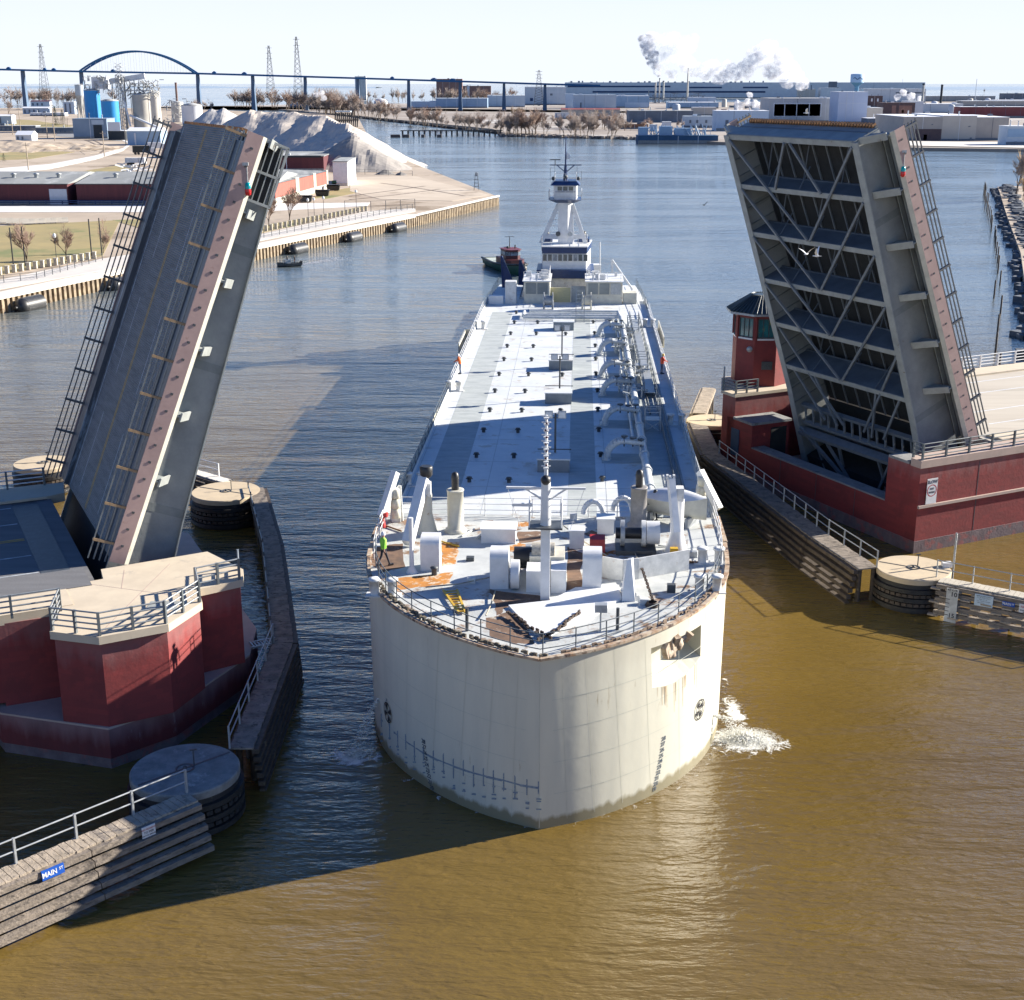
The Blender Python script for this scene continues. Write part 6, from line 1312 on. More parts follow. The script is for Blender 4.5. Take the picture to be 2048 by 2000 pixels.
# ------------------------------------------------------------ skiff with its crew, wake
sk = P(578, 533, 0); skt = thing('skiff', 'small dark open motor boat running left with a thin wake', 'boat', (sk.x, sk.y, 0), R(205))
b = MB(); vs, fs = boat_hull(4.4, 1.7, .6, 12, .6, .3, .85); b.add(vs, fs, True); b.build('hull', DARKST, skt)
b = MB(); b.box(-.2,-.5,.3,.8,.5,1.3); b.build('console', STEEL, skt)
b = MB(); b.box(-2.5,-.2,.2,-2.1,.2,.9); b.build('outboard_motor', BLACK, skt)
for i, (x, y) in enumerate(((.3, .1), (-1.0, .4))):
    q = skt.matrix_world @ V((x, y, .25)); person('person in dark clothes %s the small skiff' % ('steering' if i == 0 else 'sitting at the stern of'), q, R(100), mat('dark_cloth', (.03,.03,.035)), DKT, BLACK, hgt=1.7)
b = MB(); w0 = P(592, 531, 0); w1 = P(690, 516, 0)
for i in range(500):
    f = random.random()**1.8; q = w0.lerp(w1, f); q = q + V((random.uniform(-1,1)*(.5+f), random.uniform(-1,1)*(.6+f*1.5), .03)); s_ = random.uniform(.03,.11); b.add([q-V((s_*2,0,0)), q+V((0,-s_,0)), q+V((s_*2,0,0)), q+V((0,s_,.05))], [(0,1,2,3)])
tag(b.build('boat_wake', mat('foam_white', (.7,.7,.68), (.5,.5,.48), 3, .7)), 'thin white wake trailing right of the small skiff', kind='stuff')
# ------------------------------------------------------------ floating cylinders along the quay
for i, (x, y, lab) in enumerate(((36, 580, 'nearest'), (223, 537, 'second'), (585, 485, 'third'), (697, 460, 'fourth'), (787, 440, 'farthest'))):
    e_ = (quay[2]-quay[1]).normalized() if x < 300 else (quay[4]-quay[3]).normalized(); lw = quay[1 if x < 74 else 2 if x < 300 else 3]; l0 = quay[1] if x < 300 else quay[3]; rr2 = ray(x, 500); tt = (l0.y - l0.x*e_.y/e_.x)/(rr2.y - rr2.x*e_.y/e_.x); c = V((rr2.x*tt, rr2.y*tt, .65)) + V((e_.y, -e_.x, 0))*1.15; a, d = c - e_*1.7, c + e_*2.2
    f = thing('floating_fender', {'nearest': 'large black cylindrical fender at the left edge of the photo', 'second': 'black cylindrical fender glimpsed behind the left leaf railing', 'third': 'black cylindrical fender just right of the left drawbridge leaf', 'fourth': 'black cylindrical fender in the middle of the white quay', 'farthest': 'black cylindrical fender farthest along the white quay'}[lab], 'fender', c, group='floating quay fenders')
    b = MB(); b.tube(a, d, 1.25, n=20); b.build('drum', mat('fender_grey_rubber', (.06,.06,.06), (.03,.03,.03), 2, .4), f, True)
    b = MB(); b.sphere(a, 1.24, 16); b.tube(a - e_*.9, a - e_*1.6, .35, .2, n=8); b.build('dome_end', BLACK, f, True)
    b = MB(); b.tube(a - e_*1.5, a + V((0,0,.9)), .05, n=5); b.build('lashing', ROPE, f, True)
# ------------------------------------------------------------ gulls
GW = mat('gull_white', (.80,.80,.80), (.68,.69,.70), 6, .6); GD = mat('gull_dark', (.06,.06,.06), (.04,.04,.04), 5, .7)
def gull(label, px, Y, sc_, rz, flap, m):
    p = PY(*px, Y); t = thing('gull', label, 'bird', p, rz, group='gulls in flight'); t.scale = (sc_,)*3
    b = MB(); b.lathe([(.005,-.24),(.05,-.16),(.075,-.02),(.06,.1),(.035,.16),(.045,.2),(.03,.24),(.008,.29)], (0,0,0), 10, True, False); b.xf(M4.Rotation(R(-90),4,'X')); b.build('body', m, t)
    for sg in (-1, 1):
        b = MB(); z1 = .3*flap[0 if sg < 0 else 1]; z2 = z1 + .28*flap[2]
        b.add([(sg*.04,.06,.02),(sg*.04,-.10,.02),(sg*.36,.10,z1),(sg*.36,-.08,z1),(sg*.70,-.04,z2),(sg*.66,-.09,z2),(sg*.04,.06,.04),(sg*.04,-.1,.035),(sg*.36,.1,z1+.012),(sg*.36,-.08,z1+.01)], [(0,2,3,1),(2,4,5,3),(6,7,9,8),(8,9,5,4),(0,6,8,2),(1,3,9,7)]); b.build('wing', m, t)
    b = MB(); b.add([(0,-.2,0),(-.07,-.34,0),(.07,-.34,0),(0,-.2,.015)], [(0,1,2),(3,2,1),(0,3,1),(0,2,3)]); b.build('tail', m, t)
gull('white gull with raised wings, right of the pair before the right leaf', (1633, 512), 60, .62, R(70), (.9, 1.0, 1.2), GW)
gull('white gull, left of the pair before the right leaf', (1613, 508), 61, .6, R(-40), (.8, 1.2, .6), GW)
gull('dark gull gliding over the bright water right of the tug', (1408, 410), 150, 1.0, R(20), (.3, .9, .3), GD)
gull('gull flying in front of the beige plant behind the right leaf', (1613, 226), 140, 1.1, R(80), (.8, .8, .6), GW)
# perched gulls on the fender by the right machinery house
for px, lab in (((1457, 829), 'upper white gull perched by the blue door of the right pier'), ((1466, 865), 'lower white gull perched by the blue door of the right pier')):
    p = P(px[0], px[1], 2.36); t = thing('gull', lab, 'bird', p, R(30))
    b = MB(); b.lathe([(.01,-.26),(.06,-.14),(.09,0),(.07,.1),(.045,.15),(.05,.2),(.03,.25),(.006,.31)], (0,0,0), 10, True, False); b.xf(M4.Translation((0,0,.2)) @ M4.Rotation(R(-65),4,'X')); b.build('body', GW, t)
    b = MB(); b.tube((-.03,0,0),(-.03,0,.14),.01,n=4); b.tube((.03,0,0),(.03,0,.14),.01,n=4); b.build('leg', YELLOW, t)
# ------------------------------------------------------------ foam of the thruster outflow
FOAM = mat('foam', (.78,.78,.74), (.55,.53,.44), 3, .7)
def octa(b, c, r):
    x, y, z = c; q = random.uniform(.5, 1.6); b.add([(x+r*q,y,z),(x,y+r,z),(x-r*q,y,z),(x,y-r,z),(x,y,z+r*.7),(x,y,z-r*.7)], [(0,1,4),(1,2,4),(2,3,4),(3,0,4),(1,0,5),(2,1,5),(3,2,5),(0,3,5)])
def foam(label, cpx, rx, ry, n, jet=None):
    c = P(*cpx, 0); t = thing('foam_patch', label, 'foam', c); b = MB()
    for i in range(n):
        a = random.uniform(0, 2*math.pi); r_ = random.random()**.7; x, y = c.x + rx*r_*math.cos(a), c.y + ry*r_*math.sin(a); s_ = random.uniform(.03, .16)*(1.2-r_)
        octa(b, (x, y, .01 + random.random()*.30*(1-r_)), s_*.42)
    b.build('spray', FOAM, t, True)
    if jet:
        j = MB(); a, d = jet
        for i in range(420):
            f = random.random(); q = a.lerp(d, f) + V((0, 0, 1.2*f*(1-f))) + V((random.uniform(-1,1), random.uniform(-1,1), random.uniform(-1,1)))*(.05+.28*f); octa(j, q, random.uniform(.015, .05))
        j.build('water_jet', FOAM, t, True)
    return t
def foam_mat(name, r, sc_, th):
    m = bpy.data.materials.new(name); m.use_nodes = True; n = m.node_tree.nodes; L = m.node_tree.links; b = n['Principled BSDF']; b.inputs['Base Color'].default_value = (.78,.77,.72,1); b.inputs['Roughness'].default_value = .7
    tc = n.new('ShaderNodeTexCoord'); nz = n.new('ShaderNodeTexNoise'); nz.inputs['Scale'].default_value = sc_; nz.inputs['Detail'].default_value = 8; nz.inputs['Roughness'].default_value = .75; nz.inputs['Distortion'].default_value = 1.0; L.new(tc.outputs['Object'], nz.inputs['Vector'])
    ln = n.new('ShaderNodeVectorMath'); ln.operation = 'LENGTH'; mp = n.new('ShaderNodeMapping'); mp.inputs['Scale'].default_value = r; L.new(tc.outputs['Object'], mp.inputs[0]); L.new(mp.outputs[0], ln.inputs[0])
    ad = n.new('ShaderNodeMath'); ad.operation = 'MULTIPLY_ADD'; ad.inputs[1].default_value = -.42; L.new(ln.outputs['Value'], ad.inputs[0]); L.new(nz.outputs['Fac'], ad.inputs[2])
    mr = n.new('ShaderNodeMapRange'); mr.inputs['From Min'].default_value = th; mr.inputs['From Max'].default_value = th+.14; L.new(ad.outputs[0], mr.inputs['Value']); L.new(mr.outputs[0], b.inputs['Alpha']); return m
for lab, px, w_, d_, th in (('spreading foam on the water right of the hull', (1486, 1482), 2.9, 2.2, .24), ('faint foam on the shaded water left of the hull', (706, 1515), 2.2, 2.0, .30), ('swirl of thin foam trailing aft along the right side of the hull', (1470, 1425), 1.2, 4.0, .33)):
    c = P(*px, 0); b = MB(); b.prism([(c.x+w_*math.cos(k*.524), c.y+d_*math.sin(k*.524)) for k in range(12)], .02, .03); tag(b.build('foam_sheet', foam_mat('foam_sheet', (1/w_, 1/d_, 1), 1.3, th)), lab, kind='stuff')
fl = foam_mat('bow_foam', (0, 0, 0), 1.8, .57); b = MB()
for sg in (-1, 1):
    pr_ = None
    for k in range(60):
        u = k*.22; p_ = SM @ H(u, 0, sg); n_ = HN(max(.06, u), 0, sg); n_ = SM.to_3x3() @ n_; q_ = p_ + V((n_.x, n_.y, 0)).normalized()*(.25+.35*min(1, k/30)); p_.z = .035; q_.z = .035
        if pr_: b.quad(pr_[0], pr_[1], q_, p_)
        pr_ = (p_, q_)
tag(b.build('bow_ripple_foam', fl), 'thin broken foam line where the hull meets the water', kind='stuff')
ja = SM @ (H(9.3, 1.6, 1)); jd = P(1490, 1478, 0); foam('white foaming water thrown out from the right side of the hull', (1492, 1478), 1.9, 1.4, 5200, (ja, jd))
ja = SM @ (H(9.0, 2.4, -1)); jd = P(712, 1508, 0); foam('thin jet of water falling into the shade left of the hull', (708, 1512), .8, .8, 700, (ja, jd))
# ------------------------------------------------------------ trees
BARK = mat('grey_bark', (.20,.155,.12), (.12,.095,.075), 3, .95); TWIG = mat('bare_twigs', (.40,.33,.29), (.28,.23,.20), .5, .95); TWIGR = mat('reddish_twigs', (.38,.27,.21), (.27,.19,.15), .5, .95); TWIGO = mat('ochre_twigs', (.50,.36,.20), (.34,.24,.14), .5, .95)
CONIF = mat('conifer_needles', (.035,.06,.035), (.015,.03,.02), 2, .9)
def bare_tree(h, spread, seed, tw, twm, lv=4, label=None, base_r=None, density=1.0):
    rnd = random.Random(seed); tr = MB(); cr_ = MB(); r0 = base_r or h*.022
    def grow(p, d, L_, r, lev):
        q = p + d*L_
        (tr if lev <= 1 else cr_).tube(p, q, max(r, tw), max(r*.65, tw*.8), n=5 if lev <= 1 else 3, caps=False)
        if lev >= lv: return
        k = rnd.choice((3, 3, 4)) if lev < 2 else max(2, int(round(rnd.choice((3, 4, 4))*density)))
        for i in range(k):
            a = rnd.uniform(0, 2*math.pi); s_ = rnd.uniform(.35, .85)*spread*(.22 if i == 0 else 1); nd = (d + V((math.cos(a), math.sin(a), rnd.uniform(-.05, .6)))*s_).normalized()
            grow(p.lerp(q, rnd.uniform(.6, 1)), nd, L_*(rnd.uniform(.85, 1.05) if i == 0 else rnd.uniform(.6, .9))*(1 if lev else 1.15), r*.58, lev+1)
    grow(V((0,0,-.3)), V((rnd.uniform(-.06,.06), rnd.uniform(-.06,.06), 1)).normalized(), h*.24, r0, 0)
    mz_ = max(v[2] for v in cr_.v); k = h/mz_; tr.v = [(x*k, y*k, z*k) for x, y, z in tr.v]; cr_.v = [(x*k, y*k, z*k) for x, y, z in cr_.v]
    return tr, cr_
def tree_proto(h, spread, seed, tw, twm, lv, label, group=None, **kw):
    tr, cr_ = bare_tree(h, spread, seed, tw, twm, lv, **kw); t = thing('bare_tree', label, 'tree', (0, 0, -500), group=group); tr.build('trunk', BARK, t); cr_.build('crown', twm, t); return t
_used = {}
def place(proto, loc, rz, sc_, label, group):
    if proto.name not in _used: _used[proto.name] = 1; t = proto
    else: t = dup(proto, loc)
    t.location = loc; t.rotation_euler = (0, 0, rz); t.scale = (sc_[0], sc_[0], sc_[1]) if isinstance(sc_, tuple) else (sc_,)*3
    t['label'] = label
    if group: t['group'] = group
    elif 'group' in t: del t['group']
    return t
F = [tree_proto(11, .95, s, .06, (TWIG, TWIG, TWIGR, TWIG)[s % 4], 5, 'tree', density=.9) for s in range(4)]
FO = [tree_proto(7, 1.2, 40+s, .07, TWIGO, 5, 'tree', density=.9) for s in range(2)]
def row(n, pts, hmin, hmax, label, group, protos=F, jit=8, z=1.4):
    for i in range(n):
        t = random.random()*(len(pts)-1); k = int(t); f = t-k; a, b_ = pts[k], pts[k+1]; x, y = a[0]+(b_[0]-a[0])*f, a[1]+(b_[1]-a[1])*f
        p = P(x, y, z); hh = random.uniform(hmin, hmax)/11*(11/7 if protos is FO else 1); place(random.choice(protos), (p.x+random.uniform(-jit, jit), p.y+random.uniform(-jit, jit*2), z-.1), random.uniform(0, 6), (hh*random.uniform(.9, 1.3), hh), label, group)
row(88, [(478, 214), (560, 217), (650, 226), (700, 231)], 18, 27, 'bare grey tree in the wood beyond the gravel piles', 'bare trees beyond the gravel piles', jit=12)
row(26, [(690, 229), (740, 236), (800, 243)], 12, 20, 'bare tree on the far bank left of the old timber pier', 'bare trees left of the timber pier', jit=6)
row(44, [(735, 203), (880, 205), (1010, 206)], 17, 25, 'bare tree in the line below the far road bridge', 'bare trees below the road bridge', jit=20)
row(54, [(810, 245), (900, 256), (1000, 266), (1040, 270)], 9, 15, 'bare brown tree on the bank behind the old timber pier', 'bare trees behind the timber pier', jit=5)
row(26, [(1040, 268), (1150, 272), (1240, 274)], 10, 17, 'bare tree on the rocky bank in front of the long grey plant', 'bare trees on the rocky bank', jit=6)
row(10, [(1270, 262), (1400, 255)], 6, 10, 'bare tree among the sheds right of the rocky bank', 'bare trees among the sheds', jit=8)
row(34, [(1030, 250), (1100, 254), (1180, 258), (1240, 262)], 9, 15, 'bare tree in the thicket behind the rocky bank', 'bare trees behind the rocky bank', jit=14)
row(10, [(1260, 238), (1390, 246)], 8, 12, 'bare tree before the dark grey warehouse', 'bare trees before the dark warehouse', jit=6)
row(7, [(1015, 232), (1060, 234), (1330, 240), (1370, 244)], 7, 9, 'ochre willow by the grey warehouses', 'ochre willows', FO, 5)
row(44, [(0, 207), (90, 209), (160, 212)], 18, 26, 'bare tree in the far wood left of the cement plant', 'bare trees left of the cement plant', jit=40)
row(30, [(-420, 240), (-20, 222)], 12, 20, 'bare tree left of the large spreading tree', 'bare trees at the far left', jit=30)
row(6, [(385, 218), (410, 222)], 12, 15, 'bare tree beside the white tank of the cement plant', 'bare trees by the white tank', jit=6)
place(F[1], P(18, 232, 1.6), 1, (2.0, 2.1), 'large spreading bare tree at the left edge behind the street', None)
place(F[2], P(165, 240, 1.6), 2, (1.4, 1.6), 'bare tree just left of the blue silos', None)
place(F[3], P(1968, 186, 1.4), 2, (1.6, 1.3), 'round lone bare tree before the far hills', None)
N3 = [tree_proto(7, .8, 90+s, .03, TWIGR, 5, 't', density=1) for s in range(3)]
for i, (x, y, h, lab) in enumerate(((56, 530, 7.5, 'first'), (133, 519, 6.5, 'second'), (207, 506, 6.5, 'third'))):
    place(N3[i], P(x, y, QZ), i, h/7, {'first': 'young bare tree with reddish twigs farthest left on the park lawn', 'second': 'slim young bare tree by the globe lamp on the park lawn', 'third': 'young bare tree on the lawn beside the leaf railing'}[lab], 'young park trees')
place(N3[0], P(579, 444, QZ), 3, 1.15, 'bare tree before the red end wall of the warehouse', 'young park trees'); place(N3[1], P(538, 452, QZ), 1, 1.1, 'bare tree close to the tip of the left drawbridge leaf', 'young park trees')
# evergreens
def conifer(p, h, r, label, seed):
    rnd = random.Random(seed); t = thing('evergreen_tree', label, 'tree', p); b = MB(); b.tube((0,0,0),(0,0,h*.95),h*.02,.03,n=6); b.build('trunk', BARK, t); b = MB()
    for i in range(900):
        z = rnd.random()**1.2*.97*h+.03*h; rr = r*(1-z/h)**.9*rnd.uniform(.35, 1.05)+.1; a = rnd.uniform(0, 6.28); c = V((rr*math.cos(a), rr*math.sin(a), z - rr*.15)); s_ = rnd.uniform(.25, .6)*h/12
        d = V((math.cos(a), math.sin(a), -.3)); n = V((-d.y, d.x, 0)); b.quad(c - n*s_*.5, c + n*s_*.5, c + d*s_*1.2, c + d*s_ - n*s_*.3)
    b.build('crown', CONIF, t); return t
conifer(P(112, 250, QZ), 13, 3.2, 'tall dark evergreen left of the cement plant', 1); conifer(P(126, 249, QZ), 10.5, 3.6, 'broad dark evergreen beside the tallest evergreen', 2); conifer(P(8, 322, QZ), 3.0, 1.1, 'tiny evergreen on the bank at the left edge', 3)
# ------------------------------------------------------------ generic building
def bcol(n, c, c2=None): return mat(n, c, c2, .15, .8)
def bld(name, label, x0, x1, ytop, ybase, m, zb=1.4, depth=20, roofm=None, cat='building', parts=(), roof='flat', yb=None, group=None):
    pm_ = P((x0+x1)/2, ybase, zb); Y = pm_.y; X0 = PY(x0, ybase, Y).x; X1 = PY(x1, ybase, Y).x; zt = PY((x0+x1)/2, ytop, Y).z
    t = thing(name, label, cat, ((X0+X1)/2, Y, zb), group=group); b = MB(); b.box(X0, Y, zb-.5, X1, Y+depth, zt-.01); b.build('wall', m, t, True)
    px2w = lambda x: PY(x, ybase, Y).x; py2w = lambda y: PY((x0+x1)/2, y, Y).z
    if roof == 'flat': b = MB(); b.box(X0-.2, Y-.2, zt, X1+.2, Y+depth+.2, zt+.25); b.build('roof', roofm or m, t, True)
    else:
        h_ = roof; b = MB(); b.add([(X0-.3,Y-.4,zt),(X1+.3,Y-.4,zt),(X1+.3,Y+depth+.4,zt),(X0-.3,Y+depth+.4,zt),(X0-.3,Y+depth/2,zt+h_),(X1+.3,Y+depth/2,zt+h_)], [(0,1,5,4),(2,3,4,5),(0,4,3),(1,2,5),(0,3,2,1)]); b.build('roof', roofm or m, t, True)
    rr = random.Random(int(x0*7+ybase)); W_ = X1 - X0
    if W_ > 12 and roof == 'flat':
        for k in range(min(7, int(W_/9))):
            b = MB(); ux, uy, us = X0 + 2 + rr.random()*(W_-5), Y + 1 + rr.random()*depth*.5, rr.uniform(.8, 2.6)
            if rr.random() < .5: b.box(ux, uy, zt+.2, ux+us*1.4, uy+us, zt+.3+us*.6)
            else: b.lathe([(.35, 0), (.35, us), (.6, us), (.1, us+.4)], (ux, uy, zt+.2), 8)
            b.build('roof_unit', rr.choice((WH, DG, BG2)), t, True)
        for k in range(min(6, int(W_/14))):
            b = MB(); sx = X0 + W_*(k+1)/(min(6, int(W_/14))+1); b.box(sx-.12, Y-.1, zb, sx+.12, Y-.01, zt); b.build('wall_seam', rr.choice((WH, DG)), t, True)
        b = MB(); b.box(X0+.05, Y-.08, zb-.1, X1-.05, Y-.015, zb+.9+rr.random()); b.build('plinth', rr.choice((DG, CONCG)), t, True)
    for nm, a, c, y1, y2, mm in parts:
        b = MB(); b.box(px2w(a), Y-.25, py2w(y2), px2w(c), Y-.02, py2w(y1)); b.build(nm, mm, t, True)
    return t, Y, px2w, py2w
CR2 = bcol('cream_stack', (.60,.58,.52)); BK = bcol('black_stack', (.03,.04,.05))
BG1 = bcol('blue_grey_cladding', (.46,.53,.60), (.40,.47,.54)); BG2 = bcol('pale_grey_cladding', (.62,.65,.67), (.55,.58,.60)); NB = bcol('navy_stripe', (.03,.07,.16)); DB = bcol('dark_brick', (.12,.08,.08), (.08,.055,.06)); RB = bcol('red_brown_brick', (.28,.16,.13), (.22,.12,.10)); BE = bcol('beige_cladding', (.52,.48,.42), (.47,.43,.38)); TN = bcol('tan_cladding', (.42,.38,.34), (.36,.33,.30)); PB = bcol('pale_blue_cladding', (.45,.55,.66), (.38,.48,.60)); LB = bcol('light_blue_cladding', (.30,.42,.56), (.24,.35,.48)); SN = bcol('snow_white_roof', (.75,.77,.80), (.66,.68,.72)); RR = bcol('dull_red_roof', (.25,.07,.07), (.2,.05,.05)); DG = bcol('dark_grey_cladding', (.16,.19,.23), (.12,.14,.17)); WH = bcol('white_cladding', (.68,.70,.72), (.60,.62,.65)); GRR = bcol('grey_roof', (.34,.35,.35), (.27,.28,.28))
t, Y, wx, wz = bld('power_plant', 'very long pale grey plant with two dark blue stripes and roof vents', 1132, 1848, 165, 196, BG2, depth=70, parts=[('stripe', 1135, 1340, 171.5, 174.5, NB), ('stripe', 1378, 1443, 173.5, 176.5, NB), ('stripe', 1485, 1535, 173.5, 176.5, NB), ('stripe', 1185, 1530, 182, 185.5, NB)])
rndb = random.Random(5)
for k in range(30):
    x = 1140 + k*13.2 + rndb.uniform(-3, 3); b = MB(); w_ = rndb.uniform(1, 5); b.box(wx(x), Y+8, wz(165), wx(x)+w_, Y+12, wz(165)+rndb.uniform(1.2, 3.4)); b.build('roof_vent', DG, t, True)
bld('warehouse', 'blue grey warehouse left of the long striped plant', 1050, 1132, 174, 210, BG1, depth=40, parts=[('door', 1060, 1066, 196, 202, NB), ('roof_trim', 1051, 1131, 174, 175.5, WH), ('window', 1100, 1105, 187, 191, DG)])
bld('warehouse', 'low steel blue warehouse below the road bridge', 975, 1050, 191, 214, BG1, depth=60, roofm=BG2); bld('warehouse', 'long flat blue grey warehouse left of the ochre willows', 872, 975, 197, 216, LB, depth=50, roofm=BG1); bld('warehouse', 'small pale blue warehouse behind the bank trees', 815, 872, 203, 216, PB, depth=40)
bld('warehouse', 'pale blue warehouse in front of the striped plant on the left', 1132, 1150, 188, 216, PB, depth=20)
bld('warehouse', 'slate blue shed in front of the long striped plant', 1148, 1232, 190, 218, BG1, depth=30, parts=[('doorway', 1160, 1163, 205, 216, DG)])
bld('warehouse', 'bright blue shed with a white roof under the stacks', 1233, 1298, 192, 216, LB, depth=30, roofm=SN, parts=[('wall_panel', 1250, 1296, 205, 215, PB)])
bld('warehouse', 'long sky blue storage building right of the stacks', 1339, 1437, 205, 217, LB, depth=40, roofm=SN); bld('warehouse', 'pale blue stepped building behind the sky blue storage building', 1378, 1432, 195, 208, PB, depth=20, roofm=SN)
bld('shed', 'long low shed with a dull red roof behind the bank trees', 1123, 1240, 219, 232, TN, depth=16, roofm=RR, roof=1.2); bld('trailer', 'white box trailer parked behind the bank trees', 1110, 1146, 226, 238, WH, depth=5, parts=[('panel_line', 1112, 1113, 227, 238, DG)])
bld('trailer', 'grey mobile trailer with a striped side on the rocky bank', 1182, 1220, 226, 240, GRR, depth=5, parts=[('stripe', 1183, 1219, 230, 232, WH)])
bld('warehouse', 'dark grey warehouse behind the dock', 1258, 1386, 222, 245, DG, depth=25, roofm=GRR); bld('house', 'two storey blue grey building with small windows near the dock', 1368, 1424, 233, 256, BG1, depth=12, parts=[('window', 1378, 1382, 240, 246, DG), ('window', 1392, 1396, 240, 246, DG), ('window', 1410, 1414, 240, 246, DG), ('door', 1400, 1403, 248, 256, DG)])
bld('shed', 'brown plank fence shed on the bank', 1242, 1296, 249, 258, bcol('brown_planks', (.28,.15,.09)), depth=4); bld('shed', 'white flat roofed sheds behind the dark warehouse', 1385, 1432, 215, 232, BE, depth=12, roofm=SN); bld('shed', 'pale blue shed beside the right leaf tip', 1432, 1536, 222, 262, PB, depth=20, roofm=SN, parts=[('doorway', 1450, 1456, 240, 258, DG)])
bld('shed', 'small white hut on the blue dock', 1325, 1342, 244, 262, WH, depth=5); bld('shed', 'tiny pale hut left of the white hut on the dock', 1300, 1314, 250, 262, PB, depth=4)
ry = random.Random(77)
for i in range(26):
    x, y = (ry.uniform(1160, 1520), ry.uniform(216, 236)) if i < 13 else (ry.uniform(1780, 2045), ry.uniform(202, 232)); p = P(x, y, 1.4); L_ = ry.uniform(4, 11)
    t = thing('parked_trailer', 'small pale trailer or van parked between the plant buildings', 'trailer', p, ry.uniform(-.3, .3), group='trailers between the plant buildings'); b = MB(); b.box(-L_/2, -1.2, .7, L_/2, 1.2, ry.uniform(2.2, 3.6)); b.build('body', ry.choice((WH, SN, BG1, RB, DG)), t); b = MB(); b.box(-L_/2+.5, -1.1, 0, -L_/2+1.5, 1.1, .7); b.box(L_/2-1.5, -1.1, 0, L_/2-.5, 1.1, .7); b.build('wheels', BLACK, t)
for i, (x, y, r_, h_) in enumerate(((1165, 212, 4, 7), (1352, 226, 5, 8), (1448, 214, 4, 9), (1472, 222, 3, 11), (1505, 214, 5, 8), (1838, 214, 4, 10), (1868, 216, 5, 7), (1902, 228, 4, 8), (1940, 206, 5, 6), (1975, 206, 5, 6))):
    t = thing('storage_tank', 'small pale storage tank %s among the plant buildings' % ('left of the striped plant', 'below the tall slender stack', 'beside the white steam puff', 'slim upright one by the pale blue shed', 'next to the beige concrete plant', 'by the cream stack', 'left of the black stack', 'right of the black stack', 'near the far pole', 'furthest right')[i], 'tank', P(x, y, 1.4)); b = MB(); b.lathe([(r_*.8, 0), (r_*.8, h_), (r_*.5, h_+1), (.1, h_+1.3)], (0,0,0), 16); b.build('shell', (WH, BG2, CR2)[i % 3], t)
t = thing('pipe_rack', 'tangle of thin pipes and gantries around the smokestacks', 'pipe rack', P(1350, 206, 1.4)); Y6 = P(1350, 206, 1.4).y; b = MB()
for k in range(110):
    x = ry.uniform(1296, 1400); y = ry.uniform(184, 206); q = PY(x, y, Y6-3); dx, dy = ry.choice(((0, 9), (9, 0), (12, 0), (-5, 6), (0, 14))); q2 = PY(x+dx, min(206, y+dy), Y6-3+ry.uniform(-1, 1)); b.tube(q, q2, ry.uniform(.15, .5), n=4)
b.build('pipework', mat('mill_pipework', (.45,.45,.44), (.12,.13,.15), .3, .8), t, True)
# dock barge with machinery
t, Y, wx, wz = bld('work_barge', 'blue steel work barge with machinery moored at the far dock', 1276, 1436, 272, 287, bcol('deep_blue_steel', (.03,.09,.18)), zb=.2, depth=14, cat='barge')
b = MB()
for k in range(60): x = random.uniform(1290, 1425); y_ = Y+random.uniform(1, 12); b.tube((wx(x), y_, wz(272)), (wx(x)+random.uniform(-3, 3), y_, wz(272)+random.uniform(2, 6)), random.uniform(.1, .35), n=4)
for x0, x1, h_ in ((1278, 1296, 4.5), (1320, 1345, 5), (1350, 1382, 4)): b.box(wx(x0), Y+2, wz(272), wx(x1), Y+8, wz(272)+h_)
b.build('machinery', LB, t, True)
b = MB(); b.tube((wx(1400), Y+5, wz(272)), (wx(1392), Y+5, wz(252)), .5, n=5); b.build('crane_boom', BG1, t, True)
bld('plant_building', 'large beige concrete plant with a dark recessed window band', 1536, 1678, 197, 243, bcol('pale_concrete', (.50,.50,.50), (.44,.44,.44)), depth=40, parts=[('recess_frame', 1545, 1641, 206, 233, WH), ('dark_opening', 1547, 1567, 208, 232, DB), ('dark_opening', 1568.5, 1591, 208, 232, DB), ('dark_opening', 1592.5, 1616, 208, 232, DB), ('dark_opening', 1617.5, 1639, 208, 232, DB)])
bld('plant_building', 'grey boxy plant block with black roof gear above the beige concrete plant', 1640, 1680, 176, 200, BG2, depth=25, parts=[('roof_gear', 1655, 1672, 163, 175, DG)]); bld('plant_building', 'small stepped beige block with chimneys on the beige concrete plant', 1596, 1630, 179, 200, BE, depth=15, parts=[('chimney', 1601, 1604, 171, 180, DG), ('chimney', 1611, 1613, 172, 180, DG), ('chimney', 1620, 1622, 170, 180, DG)])
bld('tower_building', 'tall plain white building beneath the water tower', 1674, 1732, 184, 246, bcol('lavender_white', (.52,.58,.70), (.48,.54,.66)), depth=30, roofm=SN, parts=[('wall_seam', 1690, 1690.6, 185, 244, WH), ('wall_seam', 1675, 1731, 206, 206.6, WH)])
bld('brick_building', 'dark brick block with two small white lamps beside the white tower', 1732, 1764, 192, 215, DB, depth=15, parts=[('lamp', 1741, 1744, 197, 203, WH), ('lamp', 1753, 1756, 197, 203, WH)]); bld('brick_building', 'brown brick building with white streaks right of the beige box', 1764, 1828, 206, 239, DB, depth=20, parts=[('brick_panel', 1782, 1790, 211, 230, RB), ('brick_panel', 1796, 1822, 211, 230, RB), ('lamp', 1802, 1806, 220, 226, WH)])
bld('plant_building', 'beige box shaped building in front of the white tower', 1699, 1764, 216, 243, BE, depth=18, roofm=WH); bld('plant_building', 'broad grey plant hall in the distance right of the water tower', 1725, 1850, 178, 205, BG2, depth=50, parts=[('dark_band', 1790, 1848, 184, 187, DG)])
bld('shed', 'low white roofed annex in front of the beige box building', 1735, 1800, 237, 248, DG, depth=20, roofm=SN)
